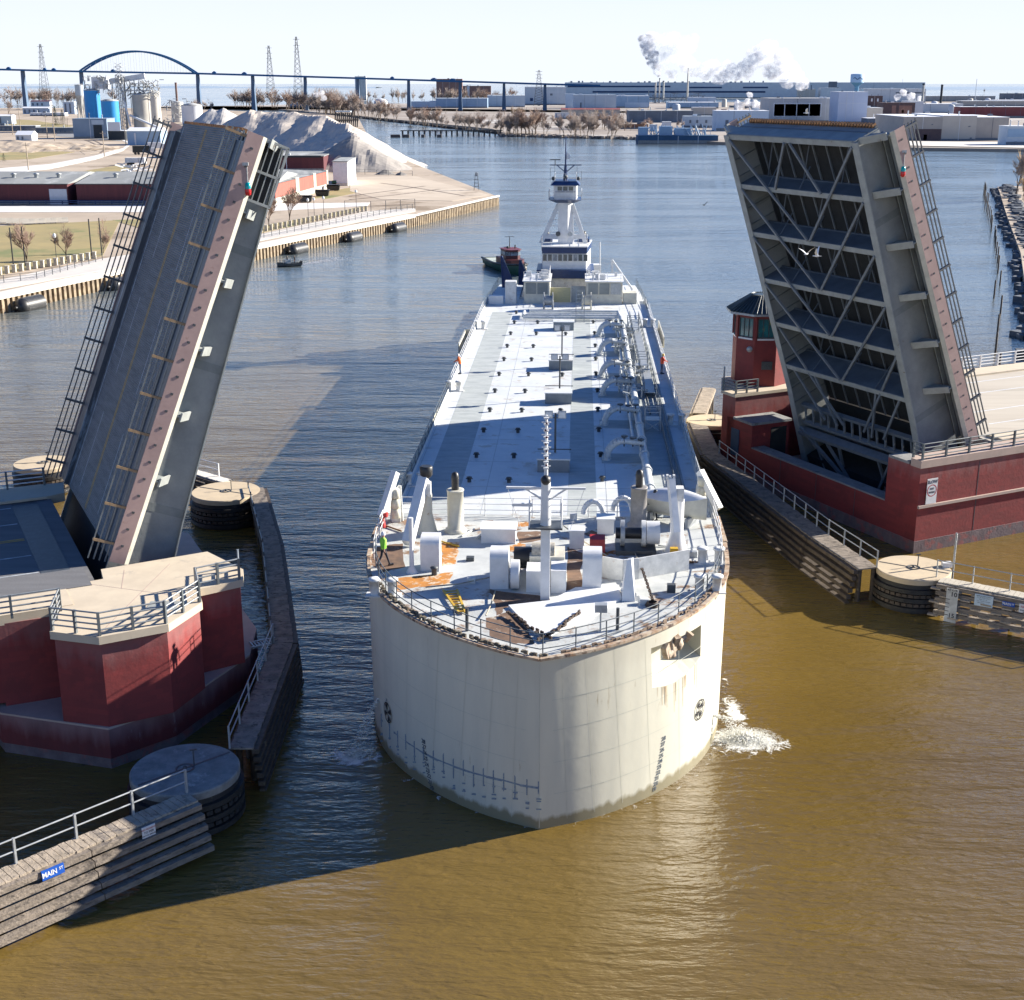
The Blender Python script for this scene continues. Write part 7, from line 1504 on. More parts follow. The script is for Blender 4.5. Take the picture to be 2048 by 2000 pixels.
for x0, x1, yt, ybs, m_, lab in ((1804, 1882, 234, 281, TN, 'left beige bay of the riverside warehouse with a brown lower wall'), (1882, 1950, 232, 281, BE, 'middle beige bay of the riverside warehouse with downlights'), (1950, 2014, 235, 281, TN, 'right plain beige bay of the riverside warehouse')):
    bld('warehouse', lab, x0, x1, yt, ybs, m_, depth=60, roofm=SN, parts=([('brown_base', 1829, 1881, 258, 281, DB), ('white_door', 1846, 1853, 269, 280, PB), ('lamp', 1860, 1863, 248, 250, DG)] if x0 == 1804 else [('lamp', 1934, 1938, 252, 254, DG), ('door', 1939, 1943, 275, 281, DG)] if x0 == 1882 else []))
bld('house', 'blue grey building with a white trim at the right edge', 2011, 2120, 253, 291, BG1, depth=12, roofm=WH, parts=[('wall_panel', 2013, 2120, 258, 274, LB), ('window', 2028, 2033, 283, 290, DG)])
bld('brick_building', 'long low dull red building behind the riverside warehouse', 1920, 2100, 214, 236, RR, depth=20, roofm=SN)
for k, (x0, x1, yt, yb_, m_, lab) in enumerate(((1838, 1925, 208, 226, BG2, 'grey hall with a row of small roof vents behind the cream stack'), (1925, 2110, 202, 213, TN, 'low tan roofs behind the dull red building'), (1850, 1990, 192, 203, GRR, 'far low grey roofs at the water edge'), (2010, 2110, 187, 203, DG, 'dark bulky building at the far right'), (1818, 1845, 203, 234, WH, 'narrow white block at the foot of the cream stack'), (1990, 2100, 200, 208, SN, 'bright low roofs at the far right'))):
    bld('plant_building', lab, x0, x1, yt, yb_, m_, depth=30, roofm=SN if k in (0, 1, 2) else None)
# dock edge along the right shore
b = MB(); a, c = P(1800, 296, 0), P(2300, 308, 0); d_ = (c-a).normalized(); n_ = V((-d_.y, d_.x, 0)); b.prism([(a.x, a.y-1), (c.x, c.y-1), (c.x+n_.x*3, c.y+n_.y*3), (a.x+n_.x*3, a.y+n_.y*3)], -1, 1.7); tag(b.build('dock_wall', bcol('dark_blue_dock', (.02,.05,.12))), 'dark blue dock wall below the riverside warehouse', 'dock wall')
sheet('dock_apron', [P(1800, 283, 1.4), P(2300, 290, 1.4), P(2300, 302, 1.4), P(1800, 292, 1.4)], 1.75, CAP)
# rubble bank
RUB = mat('rubble', (.42,.36,.31), (.10,.09,.09), .6, .95, amt=.8); b = MB(); rr_ = random.Random(3)
for i in range(900):
    x = rr_.uniform(1000, 1290); p = P(x, 272 + (x-1000)*.024 + rr_.uniform(-2.5, 1.0), 0); s_ = rr_.uniform(.5, 1.8); b.cbox((p.x, p.y, rr_.uniform(.1, .9)), (s_*1.6, s_, s_*.9), rr_.uniform(0, 3))
tag(b.build('rubble_bank', RUB), kind='stuff', label='pale broken rock along the far bank'); b = MB()
for i in range(500):
    x = rr_.uniform(660, 1000); yy = 229 + (x-660)*.115; p = P(x, yy + rr_.uniform(-.8, .8), 0); s_ = rr_.uniform(.6, 1.8); b.cbox((p.x, p.y, rr_.uniform(.1, .9)), (s_*2, s_, s_*1.1), rr_.uniform(0, 3))
tag(b.build('dark_bank_edge', mat('dark_rock', (.05,.055,.065), (.03,.03,.035), 1, .9)), kind='stuff', label='dark rocks along the far wooded bank')
# stacks and steam
def stack(label, x, ytop, ybase, wpx, m, zb=1.4, band=None, taper=.85):
    p = P(x, ybase, zb); r = wpx/2*p.y/FPX; h = PY(x, ytop, p.y).z - zb; t = thing('smokestack', label, 'smokestack', p); b = MB(); b.lathe([(r, 0), (r*taper, h)], (0,0,0), 10); b.build('shaft', m, t); b = MB(); b.lathe([(r*taper*1.12, h*.97), (r*taper*1.12, h+.5)], (0,0,0), 10); b.build('rim', band or m, t); return t
stack('thick cream smokestack leftmost of the stack group', 1310, 166, 206, 3.4, CR2); stack('thin cream smokestack second in the stack group', 1318, 157, 206, 2.6, CR2, band=BK); stack('dark capped smokestack third in the stack group', 1326, 162, 200, 4, CR2, band=BK); stack('tallest slender smokestack right of the stack group', 1374, 137, 204, 4.2, CR2, band=BK, taper=.5); stack('short cream smokestack before the striped plant', 1416, 174, 186, 2.4, CR2); stack('short stub stack left of the stack group', 1297, 180, 196, 2, CR2)
stack('tall cream smokestack with a dark rim near the riverside warehouse', 1842, 168, 230, 5, CR2, band=BK); stack('black smokestack with a white middle right of the cream one', 1880, 170, 219, 4.5, BK, taper=1); stack('brown chimney rising from the cement plant yard', 356, 166, 230, 4.6, bcol('brown_chimney', (.20,.13,.11)), zb=1.6, taper=.9)
for x, yt, yb_, lab in ((1949, 158, 209, 'tall thin pole before the far hills'), (1804, 158, 180, 'thin pole left of the cream smokestack')):
    p = P(x, yb_, 1.4); b = MB(); b.tube(p, V((p.x, p.y, PY(x, yt, p.y).z)), .45, n=5); tag(b.build('pole', BG1), lab, 'pole')
# water tower
p = P(1711, 205, 1.4); Yt = p.y; zz = lambda y: PY(1711, y, Yt).z; wt = thing('water_tower', 'pale blue water tower with a wave mark on its tank', 'water tower', p); rw = 12.5*Yt/FPX
b = MB(); b.lathe([(rw*.32, 1.4), (rw*.3, zz(171)-2), (rw*.45, zz(171)), (rw, zz(165))], (p.x, p.y, 0), 20); b.build('pedestal', bcol('blue_tank', (.16,.40,.62), (.13,.34,.55)), wt, True)
b = MB(); b.lathe([(rw, zz(165)), (rw*1.0, zz(149)), (rw*.9, zz(148)), (.3, zz(147.4))], (p.x, p.y, 0), 24); b.build('tank', bcol('pale_tank', (.42,.62,.80), (.36,.56,.74)), wt, True)
b = MB(); pr_ = None
for k in range(15):
    t_ = -.9 + 1.8*k/14; q = V((p.x + rw*1.01*math.sin(t_*.9), p.y - rw*1.01*math.cos(t_*.9), zz(157) + 1.3*math.sin(t_*7))); 
    if pr_ is not None: b.beam(pr_, q, .5, .9)
    pr_ = q
b.build('wave_mark', bcol('navy_mark', (.02,.08,.2)), wt, True)
# steam plumes
def steam(label, blobs, dens, seed=0, col=(.95,.96,1)):
    m = bpy.data.materials.new('steam'); m.use_nodes = True; n = m.node_tree.nodes; L = m.node_tree.links; n.remove(n['Principled BSDF']); pv = n.new('ShaderNodeVolumePrincipled'); L.new(pv.outputs[0], n['Material Output'].inputs['Volume'])
    tc = n.new('ShaderNodeTexCoord'); nz = n.new('ShaderNodeTexNoise'); nz.inputs['Scale'].default_value = .15; nz.inputs['Detail'].default_value = 3; nz.inputs['Roughness'].default_value = .6; L.new(tc.outputs['Object'], nz.inputs['Vector'])
    mr = n.new('ShaderNodeMapRange'); mr.inputs['From Min'].default_value = .40; mr.inputs['From Max'].default_value = .78; mr.inputs['To Max'].default_value = dens*9; L.new(nz.outputs['Fac'], mr.inputs['Value']); L.new(mr.outputs[0], pv.inputs['Density'])
    pv.inputs['Color'].default_value = (*col, 1); pv.inputs['Anisotropy'].default_value = .2
    t = None; rs = random.Random(seed); b = MB()
    blobs = [(x+rs.uniform(-.7,.7)*r_*(j > 0), y+rs.uniform(-.7,.7)*r_*(j > 0), r_*(1 if j == 0 else rs.uniform(.35, .75)), Y) for x, y, r_, Y in blobs for j in range(4)]
    for x, y, r_, Y in blobs:
        p = PY(x, y, Y); rw_ = r_*Y/FPX; k = MB(); k.sphere(p, rw_, 14, .9)
        k.v = [tuple(V(v) + V((rs.uniform(-.1,.1), rs.uniform(-.1,.1), rs.uniform(-.1,.1)))*rw_) for v in k.v]; b.v, b.f = b.v + k.v, b.f + [[i + len(b.v) for i in f] for f in k.f]; b.sm += [True]*len(k.f); b.mi += [0]*len(k.f)
    o_ = b.build('steam_plume', m); tag(o_, label, 'steam'); return o_
Ys = P(1318, 206, 1.4).y + 15
steam('grey white steam plume rising from the stack group', [(1318, 150, 5, Ys), (1315, 140, 8, Ys), (1311, 131, 10, Ys), (1306, 121, 11, Ys), (1301, 110, 13, Ys), (1296, 99, 14, Ys), (1295, 88, 15, Ys), (1302, 78, 15, Ys), (1290, 90, 11, Ys-2), (1296, 104, 11, Ys-2)], .06, 1)
steam('thin bright steam veil drifting right from the stack group', [(1318, 88, 20, Ys+12), (1330, 104, 22, Ys+12), (1345, 84, 22, Ys+12), (1325, 126, 16, Ys+12), (1360, 110, 22, Ys+12), (1375, 90, 20, Ys+12)], .008, 9)
steam('broad white steam cloud above the striped plant', [(1345, 150, 12, Ys+30), (1375, 128, 18, Ys+30), (1410, 148, 14, Ys+30), (1440, 150, 16, Ys+30), (1475, 146, 18, Ys+30), (1500, 128, 18, Ys+30), (1520, 105, 18, Ys+30), (1560, 120, 24, Ys+30), (1590, 150, 18, Ys+30), (1392, 140, 15, Ys+30), (1425, 136, 18, Ys+30), (1458, 140, 18, Ys+30), (1490, 140, 20, Ys+30), (1512, 118, 20, Ys+30), (1535, 96, 18, Ys+30), (1545, 140, 22, Ys+30), (1575, 138, 22, Ys+30), (1605, 168, 14, Ys+30), (1575, 165, 14, Ys+30)], .025, 2)
Ys2 = P(1500, 235, 1.4).y; steam('small white steam puff beside the beige concrete plant', [(1480, 212, 9, Ys2), (1496, 205, 9, Ys2), (1512, 210, 9, Ys2), (1500, 190, 6, Ys2), (1530, 212, 8, Ys2)], .12, 3)
Ys3 = P(1800, 225, 1.4).y; steam('small white steam puff left of the cream smokestack', [(1795, 194, 7, Ys3), (1808, 186, 7, Ys3), (1822, 194, 8, Ys3), (1840, 197, 6, Ys3)], .12, 4)
# far left bank between the trees: white tower, brick works, tank
bld('silo_tower', 'white silo tower rising among the far bare trees', 711, 733, 153, 200, bcol('cream_white', (.62,.62,.60)), depth=12, parts=[('shade_panel', 712, 720, 156, 196, BG2)]); bld('brick_building', 'pink brown brick works with a taller left block under the road bridge', 873, 925, 158, 200, RB, depth=20); bld('brick_building', 'lower brick works wing under the road bridge', 925, 982, 172, 198, RB, depth=20, parts=[('white_pilaster', 934, 939, 172, 197, WH)])
p = P(762, 219, 1.4); t = thing('storage_tank', 'white domed storage tank among the far bare trees', 'tank', p); b = MB(); r_ = 13*p.y/FPX; b.lathe([(r_,0),(r_,9),(r_*.7,11.5),(.2,12.5)], (0,0,0), 24); b.build('shell', WH, t)
p = P(660, 208, 1.4); t = thing('storage_tank', 'teal grey storage tank behind the bare wood', 'tank', p); b = MB(); r_ = 11*p.y/FPX; b.lathe([(r_,0),(r_,14),(r_*.7,16),(.2,17)], (0,0,0), 20); b.build('shell', BG1, t)
bld('trailer', 'long white trailers below the bare wood', 576, 640, 206, 215, WH, depth=4, parts=[('shade_band', 578, 638, 211, 214, DG)]); 
steam('small round steam puff by the teal grey tank', [(632, 190, 6, 1200), (642, 186, 7, 1200), (648, 196, 6, 1200)], .12, 6)
# old timber pier
pa, pb = P(783, 272, 0), P(1005, 271, 0); t = thing('timber_pier', 'ruined black timber pier on the far side of the river', 'pier', pa); b = MB(); b.beam(pa.lerp(pb, .08) + V((0,0,3.2)), pb + V((0,0,3.2)), 3, .5); b.build('deck', BLACK, t, True)
for k in range(19): q = pa.lerp(pb, .1 + k*.049); b = MB(); b.box(q.x-.5, q.y-1, -1, q.x+.5, q.y+1, 3.1); b.build('pile', BLACK, t, True)
for x, w_ in ((791, 14), (812, 10), (846, 5), (879, 7)): q = P(x, 274.5, 0); b = MB(); ww = w_*q.y/FPX/2*1.3; b.box(q.x-ww, q.y-2, -1, q.x+ww, q.y+2, 1.6); b.build('cribwork', bcol('dark_crib', (.10,.09,.09)), t, True)
q = P(695, 262, 0); t = thing('loading_trestle', 'dark timber loading trestle at the water behind the gravel ridge', 'trestle', q); b = MB(); sY = q.y; X = lambda x: PY(x, 262, sY).x; Zt = lambda y: PY(695, y, sY).z
b.box(X(672), sY, Zt(224), X(702), sY+8, Zt(222)); b.build('cap', BG1, t, True); b = MB()
for k in range(12): x = 670 + k*4; b.beam((X(x), sY, 0), (X(x+2), sY, Zt(226 if x < 704 else 234)), .8, .8); b.beam((X(x), sY+4, Zt(246)), (X(x+6), sY+4, Zt(230)), .4, .4)
b.build('timber_bent', BLACK, t, True)
# ------------------------------------------------------------ gravel piles
GRAV = mat('pale_gravel', (.60,.53,.45), (.50,.44,.38), .5, .95, c3=(.44,.39,.34), sc3=.12, th3=.58, bump=.6, bs=1.2)
def pile(label, peaks, Y, base_px, slope=.66, seed=1, m=GRAV):
    pk_ = []
    for x, y, Yk in peaks: p = PY(x, y, Yk); pk_.append((p.x, p.y, p.z-QZ))
    xs = [p[0] for p in pk_]; ys = [p[1] for p in pk_]; mh = max(p[2] for p in pk_); R_ = mh/slope + 3; x0, x1, y0, y1 = min(xs)-R_, max(xs)+R_, min(ys)-R_, max(ys)+R_
    from mathutils import noise
    nx, ny = int((x1-x0)/1.2), int((y1-y0)/1.6); vs = []; 
    for j in range(ny+1):
        for i in range(nx+1):
            x, y = x0+(x1-x0)*i/nx, y0+(y1-y0)*j/ny; h_ = -9
            w1 = noise.noise(V((x*.05, y*.05, seed)))*3; w2 = noise.noise(V((x*.35, y*.35, seed)))*.45
            for k, (a, b_, c) in enumerate(pk_): h_ = max(h_, c - slope*(math.hypot(x-a+w1*.6, y-b_+w1)) + .0)
            for (a, b_, c), (d, e_, f) in zip(pk_, pk_[1:]):
                Lq = math.hypot(d-a, e_-b_) or 1; t_ = max(0, min(1, ((x-a)*(d-a)+(y-b_)*(e_-b_))/Lq/Lq)); dd = math.hypot(x-a-(d-a)*t_+w1*.4, y-b_-(e_-b_)*t_+w1*.5); h_ = max(h_, c+(f-c)*t_ - 1.2*math.sin(math.pi*t_) - slope*dd)
            h_ += w2 + .8*noise.noise(V((x*.13, y*.13, seed+4))); vs.append((x, y, QZ - .12 + max(-5, h_)))
    b = MB(); b.add(vs, [(j*(nx+1)+i, j*(nx+1)+i+1, (j+1)*(nx+1)+i+1, (j+1)*(nx+1)+i) for j in range(ny) for i in range(nx)], False); o_ = b.build('gravel_pile', m); tag(o_, label, 'gravel pile', 'gravel piles by the river'); return o_
pile('big pale gravel ridge with several crests behind the left leaf tip', [(505, 215, 580), (588, 221, 572), (648, 228, 562), (692, 245, 548), (704, 262, 532)], 560, None, slope=.55, seed=2)
pile('darker cone of gravel in front of the big ridge', [(706, 270, 492), (745, 296, 486)], 520, None, slope=.56, seed=5, m=mat('grey_gravel', (.34,.31,.28), (.26,.24,.22), .5, .95, bump=.6, bs=1.2))
pile('small low heap of dark gravel at the foot of the cone', [(770, 334, 462), (800, 340, 458)], 460, None, seed=8, m=mat('dark_gravel', (.22,.205,.19), (.15,.14,.13), .6, .95, bump=.6, bs=1.5))
pile('whitish gravel pile beside the white tank of the cement plant', [(425, 215, 760), (445, 214, 760)], 760, None, seed=11, m=mat('whitish_gravel', (.55,.52,.48), (.45,.43,.40), .3, .95, bump=.5, bs=1.2))
pile('low sandy mound inside the curve of the road', [(30, 281, 640), (120, 284, 650), (170, 290, 640)], 640, None, slope=.10, seed=14, m=SAND)
# ------------------------------------------------------------ far road bridge
YB = 1584; br = thing('arch_bridge', 'long dark blue road bridge with one tied arch crossing the bay mouth', 'bridge', PY(270, 200, YB)); deck = [(-80, 137), (0, 139), (160, 143), (392, 147), (500, 150), (700, 156), (860, 161), (1100, 168.5), (1200, 171)]
BB = bcol('bridge_blue', (.02,.12,.28), (.015,.10,.24)); BBL = bcol('bridge_arch_blue', (.02,.13,.28), (.02,.1,.22))
b = MB()
for a, c in zip(deck, deck[1:]): p, q = PY(*a, YB), PY(*c, YB); b.beam(p, q, 14, 2.0)
b.build('deck', BB, br, True)
for yy in (YB-7, YB+7):
    b = MB(); pr_ = None
    for k in range(33):
        t_ = k/32; x = 162+(393-162)*t_; y0 = 143+4*t_; q = PY(x, y0, YB); z = q.z + 22.5*(1-(2*t_-1)**2); q = V((q.x, yy, z))
        if pr_ is not None: b.beam(pr_, q, 1.4, 1.9)
        pr_ = q
    b.build('arch_rib', BBL, br, True)
b = MB()
for k in range(1, 20):
    t_ = k/20; x = 162+231*t_; q = PY(x, 143+4*t_, YB); z = q.z + 22.5*(1-(2*t_-1)**2); b.tube((q.x, YB-7, q.z), (q.x, YB-7, z), .12, n=3); b.tube((q.x, YB+7, q.z), (q.x, YB+7, z), .12, n=3)
b.build('hanger_cables', STEEL, br, True)
for x in (-40, 45, 162, 395, 505, 610, 715, 817, 920, 1008, 1090):
    i = max(k for k in range(len(deck)) if deck[k][0] <= x); f = (x-deck[i][0])/(deck[i+1][0]-deck[i][0]); y = deck[i][1]+(deck[i+1][1]-deck[i][1])*f; q = PY(x, y, YB); b = MB(); b.add([(q.x-2.4,YB-4,-1),(q.x+2.4,YB-4,-1),(q.x+2.4,YB+4,-1),(q.x-2.4,YB+4,-1),(q.x-1.4,YB-3,q.z-1.0),(q.x+1.4,YB-3,q.z-1.0),(q.x+1.4,YB+3,q.z-1.0),(q.x-1.4,YB+3,q.z-1.5)], [(3,2,1,0),(4,5,6,7),(0,1,5,4),(1,2,6,5),(2,3,7,6),(3,0,4,7)]); b.build('pier', bcol('bridge_pier_blue', (.10,.16,.25), (.08,.13,.2)), br, True)
for k, (x, w_) in enumerate(((20, 2.2), (92, 1.5), (110, 2), (228, 2), (430, 2), (490, 2.4), (785, 2), (868, 3), (905, 3))):
    i = max(j for j in range(len(deck)) if deck[j][0] <= x); f = (x-deck[i][0])/(deck[i+1][0]-deck[i][0]); y = deck[i][1]+(deck[i+1][1]-deck[i][1])*f; q = PY(x, y, YB); b = MB(); l_ = w_*1.1; b.box(q.x-l_, YB-5, q.z+1.0, q.x+l_, YB-2.6, q.z+2.2); b.box(q.x-l_*.5, YB-4.9, q.z+2.2, q.x+l_*.55, YB-2.7, q.z+3.0); tag(b.build('vehicle', BB), 'small dark vehicle crossing the far blue road bridge', 'vehicle', 'vehicles on the far bridge')
# pylons
def pylon(label, x, ytop, Y, m=None):
    top = PY(x, ytop, Y).z; X = PY(x, ytop, Y).x; t = thing('pylon', label, 'pylon', (X, Y, 0)); b = MB(); r = .3; hw_ = 7
    for sx in (-1, 1):
        for sy in (-1, 1): b.tube((sx*hw_, sy*hw_, 0), (sx*.9, sy*.9, top), r, n=3)
    for k in range(14):
        f0, f1 = k/14, (k+1)/14; w0, w1 = hw_+(.9-hw_)*f0, hw_+(.9-hw_)*f1
        for sy in (-1, 1): b.tube((-w0, sy*w0, top*f0), (w1, sy*w1, top*f1), .16, n=3); b.tube((w0, sy*w0, top*f0), (-w1, sy*w1, top*f1), .16, n=3)
    b.build('lattice', DARKST, t); b = MB()
    for f in (.78, .87, .96): b.beam((-4.5, 0, top*f), (4.5, 0, top*f), .5, .4)
    b.build('crossarm', DARKST, t)
pylon('faint lattice pylon at the far left', 80, 88, 2000); pylon('shorter lattice pylon behind the bridge', 537, 91, 2100); pylon('tallest lattice pylon behind the bridge', 592, 73, 2000); pylon('small faint mast above the end of the bridge', 1078, 140, 1900)
# ------------------------------------------------------------ cement plant
SB = mat('silo_blue', (.015,.26,.60), (.012,.22,.52), .2, .5); SG = bcol('silo_concrete', (.42,.40,.36), (.34,.33,.30)); ST = mat('plant_steelwork', (.50,.50,.48), (.30,.31,.31), .4, .7)
def silo(label, x0, x1, ytop, ybase, m, zb=QZ, cone=0, topm=None):
    p = P((x0+x1)/2, ybase, zb); r = (x1-x0)/2*p.y/FPX; h = PY((x0+x1)/2, ytop, p.y).z - zb; t = thing('silo', label, 'silo', p, group='cement plant silos'); b = MB(); b.lathe([(r, cone*h), (r, h)], (0,0,0), 28); b.build('shell', m, t)
    b = MB(); b.lathe([(r*1.03, h), (r*1.03, h+.25), (r*.2, h+r*.25), (.1, h+r*.25)], (0,0,0), 28); b.build('top', topm or ST, t)
    b = MB()
    for k in range(20): a = 2*math.pi*k/20; b.tube((r*1.02*math.cos(a), r*1.02*math.sin(a), h), (r*1.02*math.cos(a), r*1.02*math.sin(a), h+1.1), .05, n=3)
    b.lathe([(r*1.02, h+1.05), (r*1.02, h+1.12)], (0,0,0), 24, True, False); b.build('guard_rail', ST, t)
    if cone:
        b = MB()
        for k in range(6): a = 2*math.pi*k/6; b.tube((r*.9*math.cos(a), r*.9*math.sin(a), 0), (r*.9*math.cos(a), r*.9*math.sin(a), cone*h), .3, n=4)
        b.lathe([(r*.15, cone*h*.35), (r, cone*h)], (0,0,0), 20, True, False); b.build('support_frame', ST, t)
    return t, p, r, h
silo('taller bright blue silo of the cement plant', 175, 205, 181, 262, SB); silo('shorter bright blue silo of the cement plant', 208, 241, 202, 266, SB); silo('grey brown concrete silo beside the steel stair tower', 270, 304, 190, 262, SG); silo('pale concrete silo behind the grey brown one', 300, 324, 186, 258, bcol('pale_silo', (.58,.56,.51), (.5,.48,.44))); silo('white squat tank at the right of the cement plant', 366, 405, 211, 248, WH); silo('small slate round bin left of the blue silos', 157, 173, 171, 250, BG1, cone=.75)
silo('cream bin with pipes left of the white squat tank', 345, 368, 205, 244, CR2)
bld('plant_building', 'grey blue clad loading building below the blue silos', 148, 216, 238, 277, bcol('slate_cladding', (.24,.31,.40), (.20,.27,.35)), zb=QZ, depth=16, parts=[('dark_bay', 189, 206, 250, 276, BK), ('upper_panel', 186, 210, 240, 249, BG1)]); bld('plant_building', 'open bay with a sloped pale hopper under the shorter blue silo', 217, 250, 262, 280, BK, zb=QZ, depth=10, roofm=WH, parts=[('hopper_wall', 218, 243, 244, 262, WH)])
bld('shed', 'sky blue shed with a white roof beside the leaf railing', 256, 322, 262, 290, LB, zb=QZ, depth=14, roofm=SN, roof=1.5, parts=[('white_post', 270, 273, 266, 290, WH)])
Yc = P(240, 262, QZ).y; Zc = lambda y: PY(240, y, Yc).z; Xc = lambda x: PY(x, 200, Yc).x
t = thing('conveyor_gallery', 'grey covered conveyor gallery over the top of the cement plant', 'conveyor', (Xc(240), Yc, QZ)); b = MB(); b.beam((Xc(222), Yc, Zc(163)), (Xc(291), Yc+3, Zc(152)), 4, 3.2); b.build('gallery', BG2, t, True)
b = MB()
for x in (226, 250, 270, 288): b.tube((Xc(x), Yc, QZ), (Xc(x+1), Yc, Zc(160)), .35, n=4); b.beam((Xc(x), Yc, Zc(190)), (Xc(x+14), Yc, Zc(166)), .3, .3)
b.build('trestle', ST, t, True)
t = thing('headhouse', 'pale headhouse with pipes on top of the blue silos', 'headhouse', (Xc(202), Yc, Zc(180))); b = MB(); b.box(Xc(188), Yc-2, Zc(178), Xc(218), Yc+6, Zc(154)); b.build('wall', WH, t, True); b = MB()
rq = random.Random(9)
for k in range(70): x = rq.uniform(172, 222); y = rq.uniform(150, 184); dx, dy = rq.choice(((0, 8), (7, 0), (6, 4), (0, 5))); b.tube((Xc(x), Yc-3, Zc(y)), (Xc(x+dx), Yc-3, Zc(y+dy)), rq.uniform(.12, .4), n=4)
b.build('pipework', ST, t, True)
t = thing('elevator_tower', 'tall lattice bucket elevator between the blue and grey silos', 'elevator tower', (Xc(246), Yc-4, QZ)); b = MB()
for x in (239, 246, 253):
    for yy in (-5, -1): b.tube((Xc(x), Yc+yy, QZ), (Xc(x), Yc+yy, Zc(150)), .28, n=4)
for k in range(17): z = QZ + k*2.4; b.tube((Xc(239), Yc-5, z), (Xc(253), Yc-5, z+2.4), .16, n=3); b.tube((Xc(253), Yc-5, z), (Xc(239), Yc-5, z+2.4), .16, n=3); b.box(Xc(239), Yc-5.2, z, Xc(253), Yc-.8, z+.2)
b.build('lattice', ST, t, True); b = MB(); b.tube((Xc(243), Yc-3, Zc(152)), (Xc(262), Yc-6, Zc(252)), .7, n=6); b.tube((Xc(262), Yc-6, Zc(230)), (Xc(335), Yc-8, Zc(262)), .8, n=6); b.build('chute', WH, t, True)
t = thing('pipe_rack', 'tangle of pale pipes and platforms above the concrete silos', 'pipe rack', (Xc(290), Yc-2, Zc(190))); b = MB()
for k in range(90): x = rq.uniform(256, 322); y = rq.uniform(158, 192); dx, dy = rq.choice(((0, 9), (9, 0), (7, 5), (-6, 6))); b.tube((Xc(x), Yc+rq.uniform(-4, 4), Zc(y)), (Xc(x+dx), Yc+rq.uniform(-4, 4), Zc(y+dy)), rq.uniform(.12, .4), n=4)
for x in (262, 280, 300, 318): b.tube((Xc(x), Yc, Zc(250)), (Xc(x), Yc, Zc(160)), .25, n=4)
b.box(Xc(258), Yc-3, Zc(182), Xc(306), Yc+3, Zc(180)); b.box(Xc(266), Yc-3, Zc(168), Xc(300), Yc+3, Zc(166.5)); b.build('pipework', ST, t, True)
t = thing('pipe_rack', 'low tangle of pipes around the cream bin', 'pipe rack', P(350, 246, QZ)); b = MB(); Y5 = P(350, 246, QZ).y
for k in range(70): x = rq.uniform(328, 392); y = rq.uniform(196, 246); q = PY(x, y, Y5-4); dx, dy = rq.choice(((0, 9), (9, 0), (7, 5), (-6, 6))); q2 = PY(x+dx, y+dy, Y5-4); b.tube(q, q2, rq.uniform(.12, .4), n=4)
b.build('pipework', ST, t, True)
for x0, x1, yt, yb_, m_, rf, rfm, lab in ((62, 100, 203, 213, WH, 1.5, bcol('plum_roof', (.12,.05,.08)), 'house with a plum coloured roof and chimney left of the evergreens'), (46, 98, 216, 228, BG1, 1.2, SN, 'low pale roofed house below the plum roofed house'), (-30, 24, 232, 248, PB, 1.0, SN, 'pale blue long house at the left edge'), (32, 64, 270, 281, BG2, 2.0, SN, 'small gabled shed above the sandy mound'), (128, 150, 204, 228, PB, 'flat', SN, 'pale blue block just left of the plant'), (-20, 72, 252, 262, DG, 'flat', bcol('bright_slab', (.62,.60,.56)), 'low bright flat roof at the far left'), (72, 150, 256, 266, DG, 'flat', GRR, 'low dark roofed sheds left of the loading building'), (60, 130, 226, 232, WH, 'flat', SN, 'white low wing in front of the pale roofed house')):
    bld('house', lab, x0, x1, yt, yb_, m_, zb=QZ, depth=9, roof=rf, roofm=rfm, parts=[('window', x0+3+k*9, x0+6+k*9, yt+3, yb_-2, DG) for k in range(int((x1-x0)/11))])
bld('chimney_block', 'white square chimney block behind the plum roofed house', 87, 95, 187, 206, WH, zb=QZ, depth=4)
# parked vehicles in the yard
def vehicle(name, label, px, L_, W2, Hh, m, rz, cabm=None):
    p = P(*px, QZ); t = thing(name, label, 'truck', p, rz); b = MB(); b.box(-L_/2, -W2/2, .9, L_/2, W2/2, Hh); b.build('body', m, t); b = MB(); b.prism([(L_/2+.2,-W2/2),(L_/2+2.4,-W2/2),(L_/2+2.4,W2/2),(L_/2+.2,W2/2)], .6, 2.7); b.build('cab', cabm or CLEANW, t)
    for x in (-L_/2+1, -L_/2+2.3, L_/2+1.4):
        for y in (-W2/2, W2/2-.3): b = MB(); b.tube((x, y, .5), (x, y+.3, .5), .5, n=12); b.build('wheel', BLACK, t)
    return t
vehicle('tank_truck', 'dark rear of a bulk truck parked behind the leaf railing', (283, 309), 7, 2.5, 3.6, mat('black_tarp_trailer', (.03,.035,.03)), R(20)); vehicle('box_truck', 'white truck beside the dark bulk truck', (310, 300), 6, 2.4, 3.4, CLEANW, R(10)); vehicle('cement_truck', 'white truck parked in front of the sky blue shed', (266, 330), 5, 2.4, 2.6, CLEANW, R(-5))
t = thing('scrap_heap', 'heap of dismantled white crane parts in front of the truck yard', 'scrap heap', P(262, 343, QZ)); b = MB()
for k in range(22): x = random.uniform(240, 292); y = random.uniform(328, 346); p = P(x, y, QZ+.4); b.beam(p, p + V((random.uniform(-4, 4), random.uniform(-3, 3), random.uniform(0, 1.6))), random.uniform(.2, .8), random.uniform(.2, .6))
b.build('beams', WH, t, True)
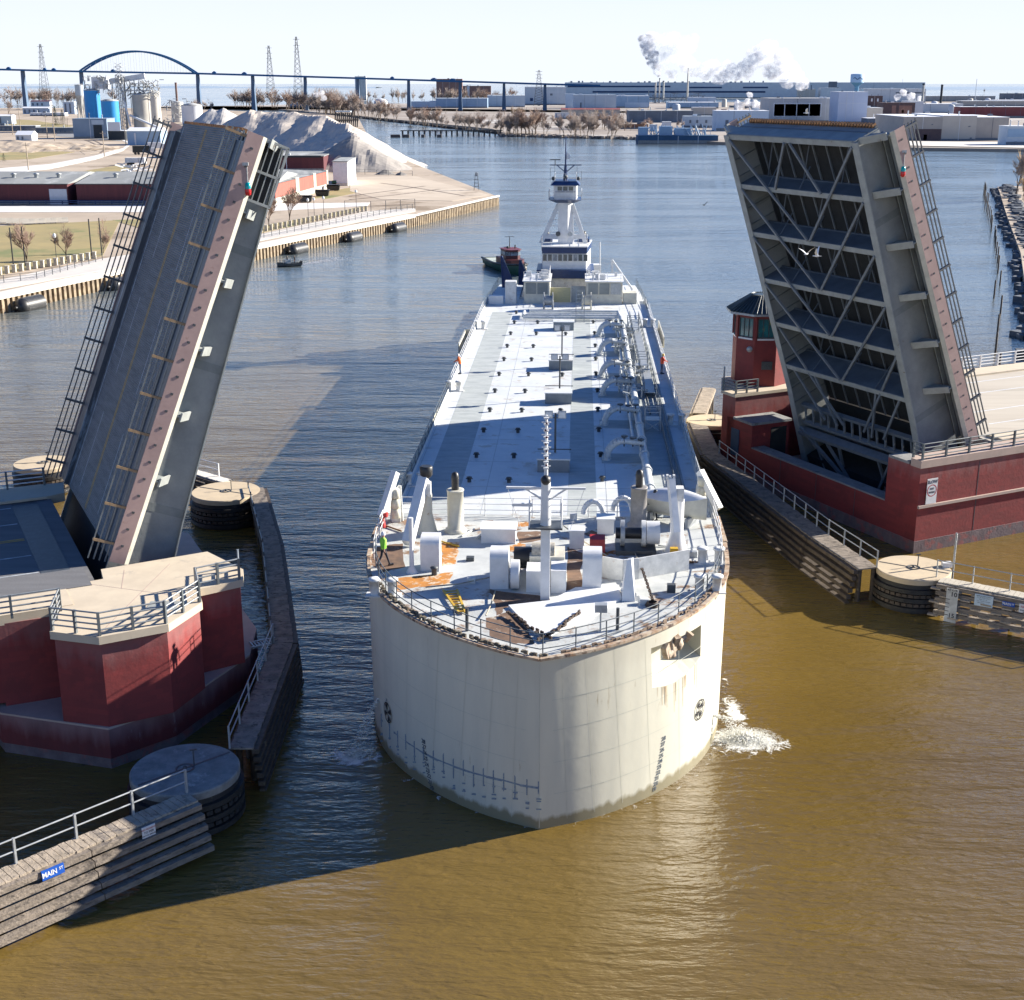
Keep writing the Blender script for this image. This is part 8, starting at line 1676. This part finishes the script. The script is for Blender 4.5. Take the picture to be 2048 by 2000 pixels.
# ------------------------------------------------------------ warehouses on the peninsula
WRED = mat('warehouse_dark_red', (.12,.03,.035), (.085,.022,.028), .5, .8, st=(3,3,.3)); WRL = mat('warehouse_lit_red', (.36,.12,.09), (.28,.085,.065), .7, .85, st=(3,3,.3)); ROOFG = mat('weathered_grey_roof', (.30,.31,.30), (.20,.21,.21), .10, .9, st=(1,.4,1), c3=(.40,.41,.40), sc3=.12, th3=.55)  # end wing red painted brighter, as if in direct sun
c0 = P(551, 409, QZ); zt = PY(551, 366, c0.y).z; xl = P(-80, 411, QZ).x; xm = PY(138, 411, c0.y).x; c1 = P(656, 378, QZ); zt1 = PY(656, 342, c1.y).z
t = thing('warehouse', 'long dark red riverside warehouse with a white roller door', 'warehouse', (xm-30, c0.y, QZ), group='red riverside warehouses'); dp = 38
def wh(t, x0, x1, y0, dep, zt, rise, m):
    b = MB(); b.box(x0, y0, QZ-.3, x1, y0+dep, zt); b.build('wall', m, t, True); b = MB(); b.add([(x0-.3,y0-.4,zt),(x1+.3,y0-.4,zt),(x1+.3,y0+dep+.4,zt),(x0-.3,y0+dep+.4,zt),(x0-.3,y0+dep/2,zt+rise),(x1+.3,y0+dep/2,zt+rise)], [(0,1,5,4),(2,3,4,5),(0,4,3),(1,2,5),(0,3,2,1)]); rf_ = b.build('roof', ROOFG, t, True)
    b = MB(); b.box(x0-.32, y0-.46, zt-.12, x1+.32, y0-.38, zt+.1); b.build('gutter', DARKST, rf_, True); b = MB(); b.box(x0, y0-.08, QZ, x1, y0-.01, QZ+.9); b.build('concrete_plinth', CONCG, t, True)
    for k in range(4): b = MB(); x = x0+(x1-x0)*(.15+.22*k); b.lathe([(.5,0),(.5,.8),(.9,1.0),(.1,1.3)], (x, y0+dep*.25, zt+rise*.5-.1), 10); b.build('roof_ventilator', STEEL, rf_, True)
zf = PY(60, 368, c0.y).z; wh(t, xl, xm, c0.y, dp, zf, 1.9, WRED)
b = MB(); b.box(PY(100, 400, c0.y).x, c0.y-.12, QZ, PY(135, 400, c0.y).x, c0.y-.03, PY(100, 378, c0.y).z); b.build('roller_door', mat('white_roller_door', (.55,.57,.62), (.48,.5,.55), 1, .6, wave=(1.4, 'Z', .3)), t, True)
t2 = thing('warehouse', 'red warehouse whose sunlit end wall faces the river behind the left leaf tip', 'warehouse', (c0.x-25, c0.y, QZ), group='red riverside warehouses'); wh(t2, xm+2.2, c0.x, c0.y, dp, zf, 1.9, WRED)
b = MB(); d_ = 60
vsx = [c0.x, c1.x]; ys_ = [c0.y, c1.y]
b.add([(c0.x-20, c0.y+dp, QZ), (c0.x, c0.y+.5, QZ), (c1.x, c1.y, QZ), (c1.x-20, c1.y+10, QZ), (c0.x-20, c0.y+dp, zf), (c0.x+.05, c0.y+.5, zf), (c1.x, c1.y, zf), (c1.x-20, c1.y+10, zf)], [(3,2,1,0),(0,1,5,4),(1,2,6,5),(2,3,7,6),(3,0,4,7),(4,5,6,7)]); b.build('end_wing', WRL, t2, True)
e_ = (c1-c0).normalized(); o_ = V((e_.y, -e_.x, 0))*.15
for f0, f1 in ((.36, .42), (.70, .75), (.97, 1.0)):
    p, q = c0.lerp(c1, f0)+o_, c0.lerp(c1, f1)+o_; b = MB(); b.prism([(p.x, p.y), (q.x, q.y), (q.x-1, q.y), (p.x-1, p.y)], QZ, zf+.3); b.build('white_pilaster', CREAM, t2, True)
b = MB(); p, q = c0+o_, c1+o_; b.prism([(p.x, p.y), (q.x, q.y), (q.x-1, q.y), (p.x-1, p.y)], QZ, QZ+1.5); b.build('cream_base', CREAM, t2, True)
b = MB(); b.add([(c0.x-20, c0.y+dp, zf+.06), (c0.x+.4, c0.y+.2, zf+.06), (c1.x+.4, c1.y, zf+.06), (c1.x-20, c1.y+10, zf+.06), (c0.x-26, c0.y+40, zf+2.0), (c1.x-26, c1.y+14, zf+2.0)], [(0,1,2,3),(0,3,5,4)]); b.build('wing_roof', ROOFG, t2, True)
bld('warehouse', 'white clad end building between the red warehouse and the gravel', 667, 696, 324, 371, CLEANW, zb=QZ, depth=22, roofm=ROOFG, parts=[('green_container', 664, 673, 361, 369, bcol('dark_green', (.02,.10,.06))), ('plinth', 667, 696, 366, 371, CREAM)])
bld('warehouse', 'low warehouse with a dark eave line behind the left leaf tip', 500, 648, 313, 345, WRED, zb=QZ, depth=30, roofm=ROOFG, parts=[('eave_shadow_board', 500, 643, 311, 315, BK)])
for x, y, lab in ((610, 404, 'dark dumpster beneath the second white pilaster'), (645, 392, 'dark dumpster beneath the third white pilaster'), (667, 381, 'dark dumpster near the white clad end building')):
    p = P(x, y, QZ); t = thing('dumpster', lab, 'dumpster', p, group='dumpsters by the warehouse'); b = MB(); b.add([(-1.6,-.9,.1),(1.6,-.9,.1),(1.6,.9,.1),(-1.6,.9,.1),(-1.9,-1,1.3),(1.9,-1,1.3),(1.9,1,1.6),(-1.9,1,1.6)], [(3,2,1,0),(4,5,6,7),(0,1,5,4),(1,2,6,5),(2,3,7,6),(3,0,4,7)]); b.build('bin', BLACK, t); b = MB(); b.box(-1.9,-1.0,1.58,1.9,1.0,1.68); b.build('lid', DARKST, t)
# ------------------------------------------------------------ park furniture, poles, posts
def lamp(px, h, label):
    p = P(*px, QZ); t = thing('street_lamp', label, 'lamp post', p, group='globe lamps'); b = MB(); b.lathe([(.16,0),(.1,.4),(.06,.5),(.05,h)], (0,0,0), 8); b.build('post', BLACK, t); b = MB(); b.lathe([(.12,h),(.3,h+.25),(.28,h+.55),(.1,h+.75)], (0,0,0), 10); b.build('globe', CLEANW, t)
for px, h, lab in (((114, 527), 4.3, 'globe lamp post between the young trees on the park lawn'), ((648, 435), 4.0, 'lamp post beside the promenade right of the left leaf'), ((713, 422), 4.2, 'globe lamp post before the dirt yard'), ((400//1+0, 440) if False else (617, 440), 4.0, 'lamp post nearest the left leaf on the promenade'), ((629, 438), 4.0, 'dark lamp post close to its twin on the promenade')): lamp(px, h, lab)
for (x, yt, yb_), lab in (((28, 455, 540), 'bare flagpole farthest left on the lawn'), ((51, 453, 532), 'bare flagpole second from the left on the lawn'), ((184, 438, 517), 'bare flagpole left of the leaf railing'), ((204, 436, 510), 'bare flagpole touching the leaf railing')):
    p = P(x, yb_, QZ); h = PY(x, yt, p.y).z-QZ; t = thing('flagpole', lab, 'flagpole', p, group='bare flagpoles'); b = MB(); b.lathe([(.12,0),(.11,h)], (0,0,0), 6); b.build('pole', BLACK, t)
for (x, yt, yb_), lab in (((110, 208, 282), 'leaning wooden utility pole before the evergreens'), ((57, 285, 340), 'utility pole standing on the curved road edge'), ((209, 262, 313), 'utility pole at the bend of the curved road'), ((26, 225, 270), 'utility pole left of the gabled shed'), ((42, 215, 268), 'utility pole beside the large spreading tree'), ((95, 230, 276), 'thin utility pole above the gabled shed'), ((252, 240, 290), 'utility pole before the steel elevator tower'), ((137, 235, 262), 'short utility pole left of the loading building')):
    p = P(x, yb_, QZ); h = PY(x, yt, p.y).z-QZ; t = thing('utility_pole', lab, 'utility pole', p, group='utility poles'); b = MB(); b.lathe([(.22,0),(.16,h)], (0,0,0), 6); b.build('pole', WOODL, t); b = MB(); b.box(-1.2,-.08,h-1.0,1.2,.08,h-.8); b.build('crossarm', WOODL, t)
# concrete posts along the promenade
b = MB(); b.box(-.28,-.28,0,.28,.28,1.05); b.box(-.34,-.34,1.05,.34,.34,1.2); pr0 = None
A_, B_ = [P(0, 549, QZ), P(189, 517, QZ)], [P(512, 466, QZ), P(732, 422, QZ)]
for seg, n in ((A_, 15), (B_, 26)):
    for k in range(n):
        q = seg[0].lerp(seg[1], k/(n-1))
        if pr0 is None:
            pr0 = bpy.data.objects.new('concrete_post', None); bpy.data.objects.remove(pr0); pr0 = b.build('concrete_post', CONC); o_ = pr0
        else: o_ = pr0.copy(); COL.objects.link(o_)
        o_.location = (q.x, q.y, QZ); tag(o_, 'square cream concrete post in the row along the lawn left of the leaf' if n == 15 else 'square cream concrete post in the row beside the promenade right of the leaf', 'post', 'concrete posts left of the leaf' if n == 15 else 'concrete posts right of the leaf')
railing('promenade_railing', [P(-60, 572, QZ+.1), P(74, 558, QZ+.1), P(205, 520, QZ+.1)], 1.1, 3, 2.6, 'thin dark railing on the promenade left of the left leaf', m=DARKST, r=.03, pr=.04)
railing('promenade_railing', [P(512, 478, QZ+.1), P(825, 417, QZ+.1)], 1.1, 3, 3.0, 'thin dark railing on the promenade right of the left leaf', m=DARKST, r=.03, pr=.04)
railing('yard_fence', [P(690, 422, QZ), P(742, 423, QZ), P(830, 418, QZ)], 2.4, 2, 4.5, 'tall wire fence closing off the dirt yard', m=DARKST, r=.03, pr=.05)
railing('boom_barrier', [P(-40, 408, QZ+.3), P(290, 408, QZ+.3)], .8, 2, 4, 'low dark guard rail along the front of the long red warehouse', m=NAVY, r=.12, pr=.12)
railing('pile_fence', [P(697, 347, QZ), P(730, 349, QZ), P(825, 352, QZ)], 1.6, 2, 4.5, 'thin fence at the foot of the gravel', m=DARKST, r=.03, pr=.05)
# parked boat ramps / tilted trailers at the lawn edge
for k, (x, y) in enumerate(((8, 447), (32, 448), (52, 449), (72, 448), (95, 447), (118, 446))):
    p = P(x, y, QZ); t = thing('picnic_table', ('%s tilted pale slatted table in the row at the edge of the lawn' % ('leftmost', 'second', 'third', 'fourth', 'fifth', 'rightmost')[k]), 'table', p, R(20), group='slatted tables on the lawn edge'); b = MB(); b.add([(-2,-.9,.2),(2,-.9,.2),(2,.9,1.0),(-2,.9,1.0),(-2,-.9,.3),(2,-.9,.3),(2,.9,1.12),(-2,.9,1.12)], [(3,2,1,0),(4,5,6,7),(0,1,5,4),(1,2,6,5),(2,3,7,6),(3,0,4,7)]); b.build('top', CONC, t); b = MB(); b.box(-1.8,.6,0,-1.6,.8,.9); b.box(1.6,.6,0,1.8,.8,.9); b.build('leg', DARKST, t)
t = thing('navigation_tower', 'small lattice light tower near the tip of the peninsula', 'light tower', P(953, 380, QZ)); b = MB()
for sx in (-.7, .7):
    for sy in (-.7, .7): b.tube((sx, sy, 0), (sx*.5, sy*.5, 4), .09, n=4)
for k in range(4): b.box(-.6, -.6, k+.9, .6, .6, k+1.0)
b.build('lattice', DARKST, t); b = MB(); b.box(-.4,-.4,4,.4,.4,4.9); b.build('lantern', STEEL, t)
# ------------------------------------------------------------ right bank with rubble, piles and brush
rb = [P(x, y, 0) for x, y in ((2072, 760), (2040, 520), (2012, 440), (1999, 395), (1994, 382))]
far_rb = [(p.x, p.y) for p in rb] + [(170, 430), (260, 430), (260, 180)]
b = MB(); b.prism(far_rb, -1, 1.3); structure(b.build('right_bank', SAND)); b = MB()
for i in range(700):
    k = random.random()*(len(rb)-1); a = rb[int(k)].lerp(rb[int(k)+1], k % 1); s_ = random.uniform(.5, 1.7); f_ = random.random(); b.cbox((a.x-1+f_*5, a.y+random.uniform(-2, 2), -.1+f_*1.7), (s_*1.3, s_, s_*.9), random.uniform(0, 3))
tag(b.build('bank_rubble', mat('blue_grey_rubble', (.13,.15,.18), (.05,.055,.065), .8, .9)), 'dark grey rubble covering the right bank', kind='stuff')
pr0 = None; b = MB(); b.lathe([(.15,-2),(.13,2.8),(.04,2.9)], (0,0,0), 7)
for k in range(30):
    f = k/29*(len(rb)-1.001); a = rb[int(f)].lerp(rb[int(f)+1], f % 1)
    if pr0 is None: pr0 = b.build('timber_pile', WOODD); o_ = pr0; base = o_.location.copy()
    else: o_ = pr0.copy(); COL.objects.link(o_)
    o_.location = (a.x - 4.2 + random.uniform(-.4, .4), a.y + random.uniform(-.8, .8), -2 + random.uniform(-.5, .4)); tag(o_, 'old timber pile standing in the water along the right bank', 'pile', 'old piles at the right bank')
N4 = [tree_proto(9, .9, 140+s, .04, TWIGO if s else TWIG, 5, 't', density=1) for s in range(2)]
for i, (x, y, h_, k, lab) in enumerate(((2032, 392, 13, 0, 'bare tree leaning over the rubble at the right edge'), (2046, 383, 12, 1, 'ochre bare tree behind the leaning tree at the right edge'), (2066, 390, 12, 1, 'ochre bare tree at the very right edge of the photo'), (2046, 400, 7, 1, 'low ochre bush on the right bank'), (2050, 425, 4.5, 1, 'small ochre bush lower on the right bank'))):
    place(N4[k], P(x, y, 1.3), i*1.3, h_/9, lab, None)
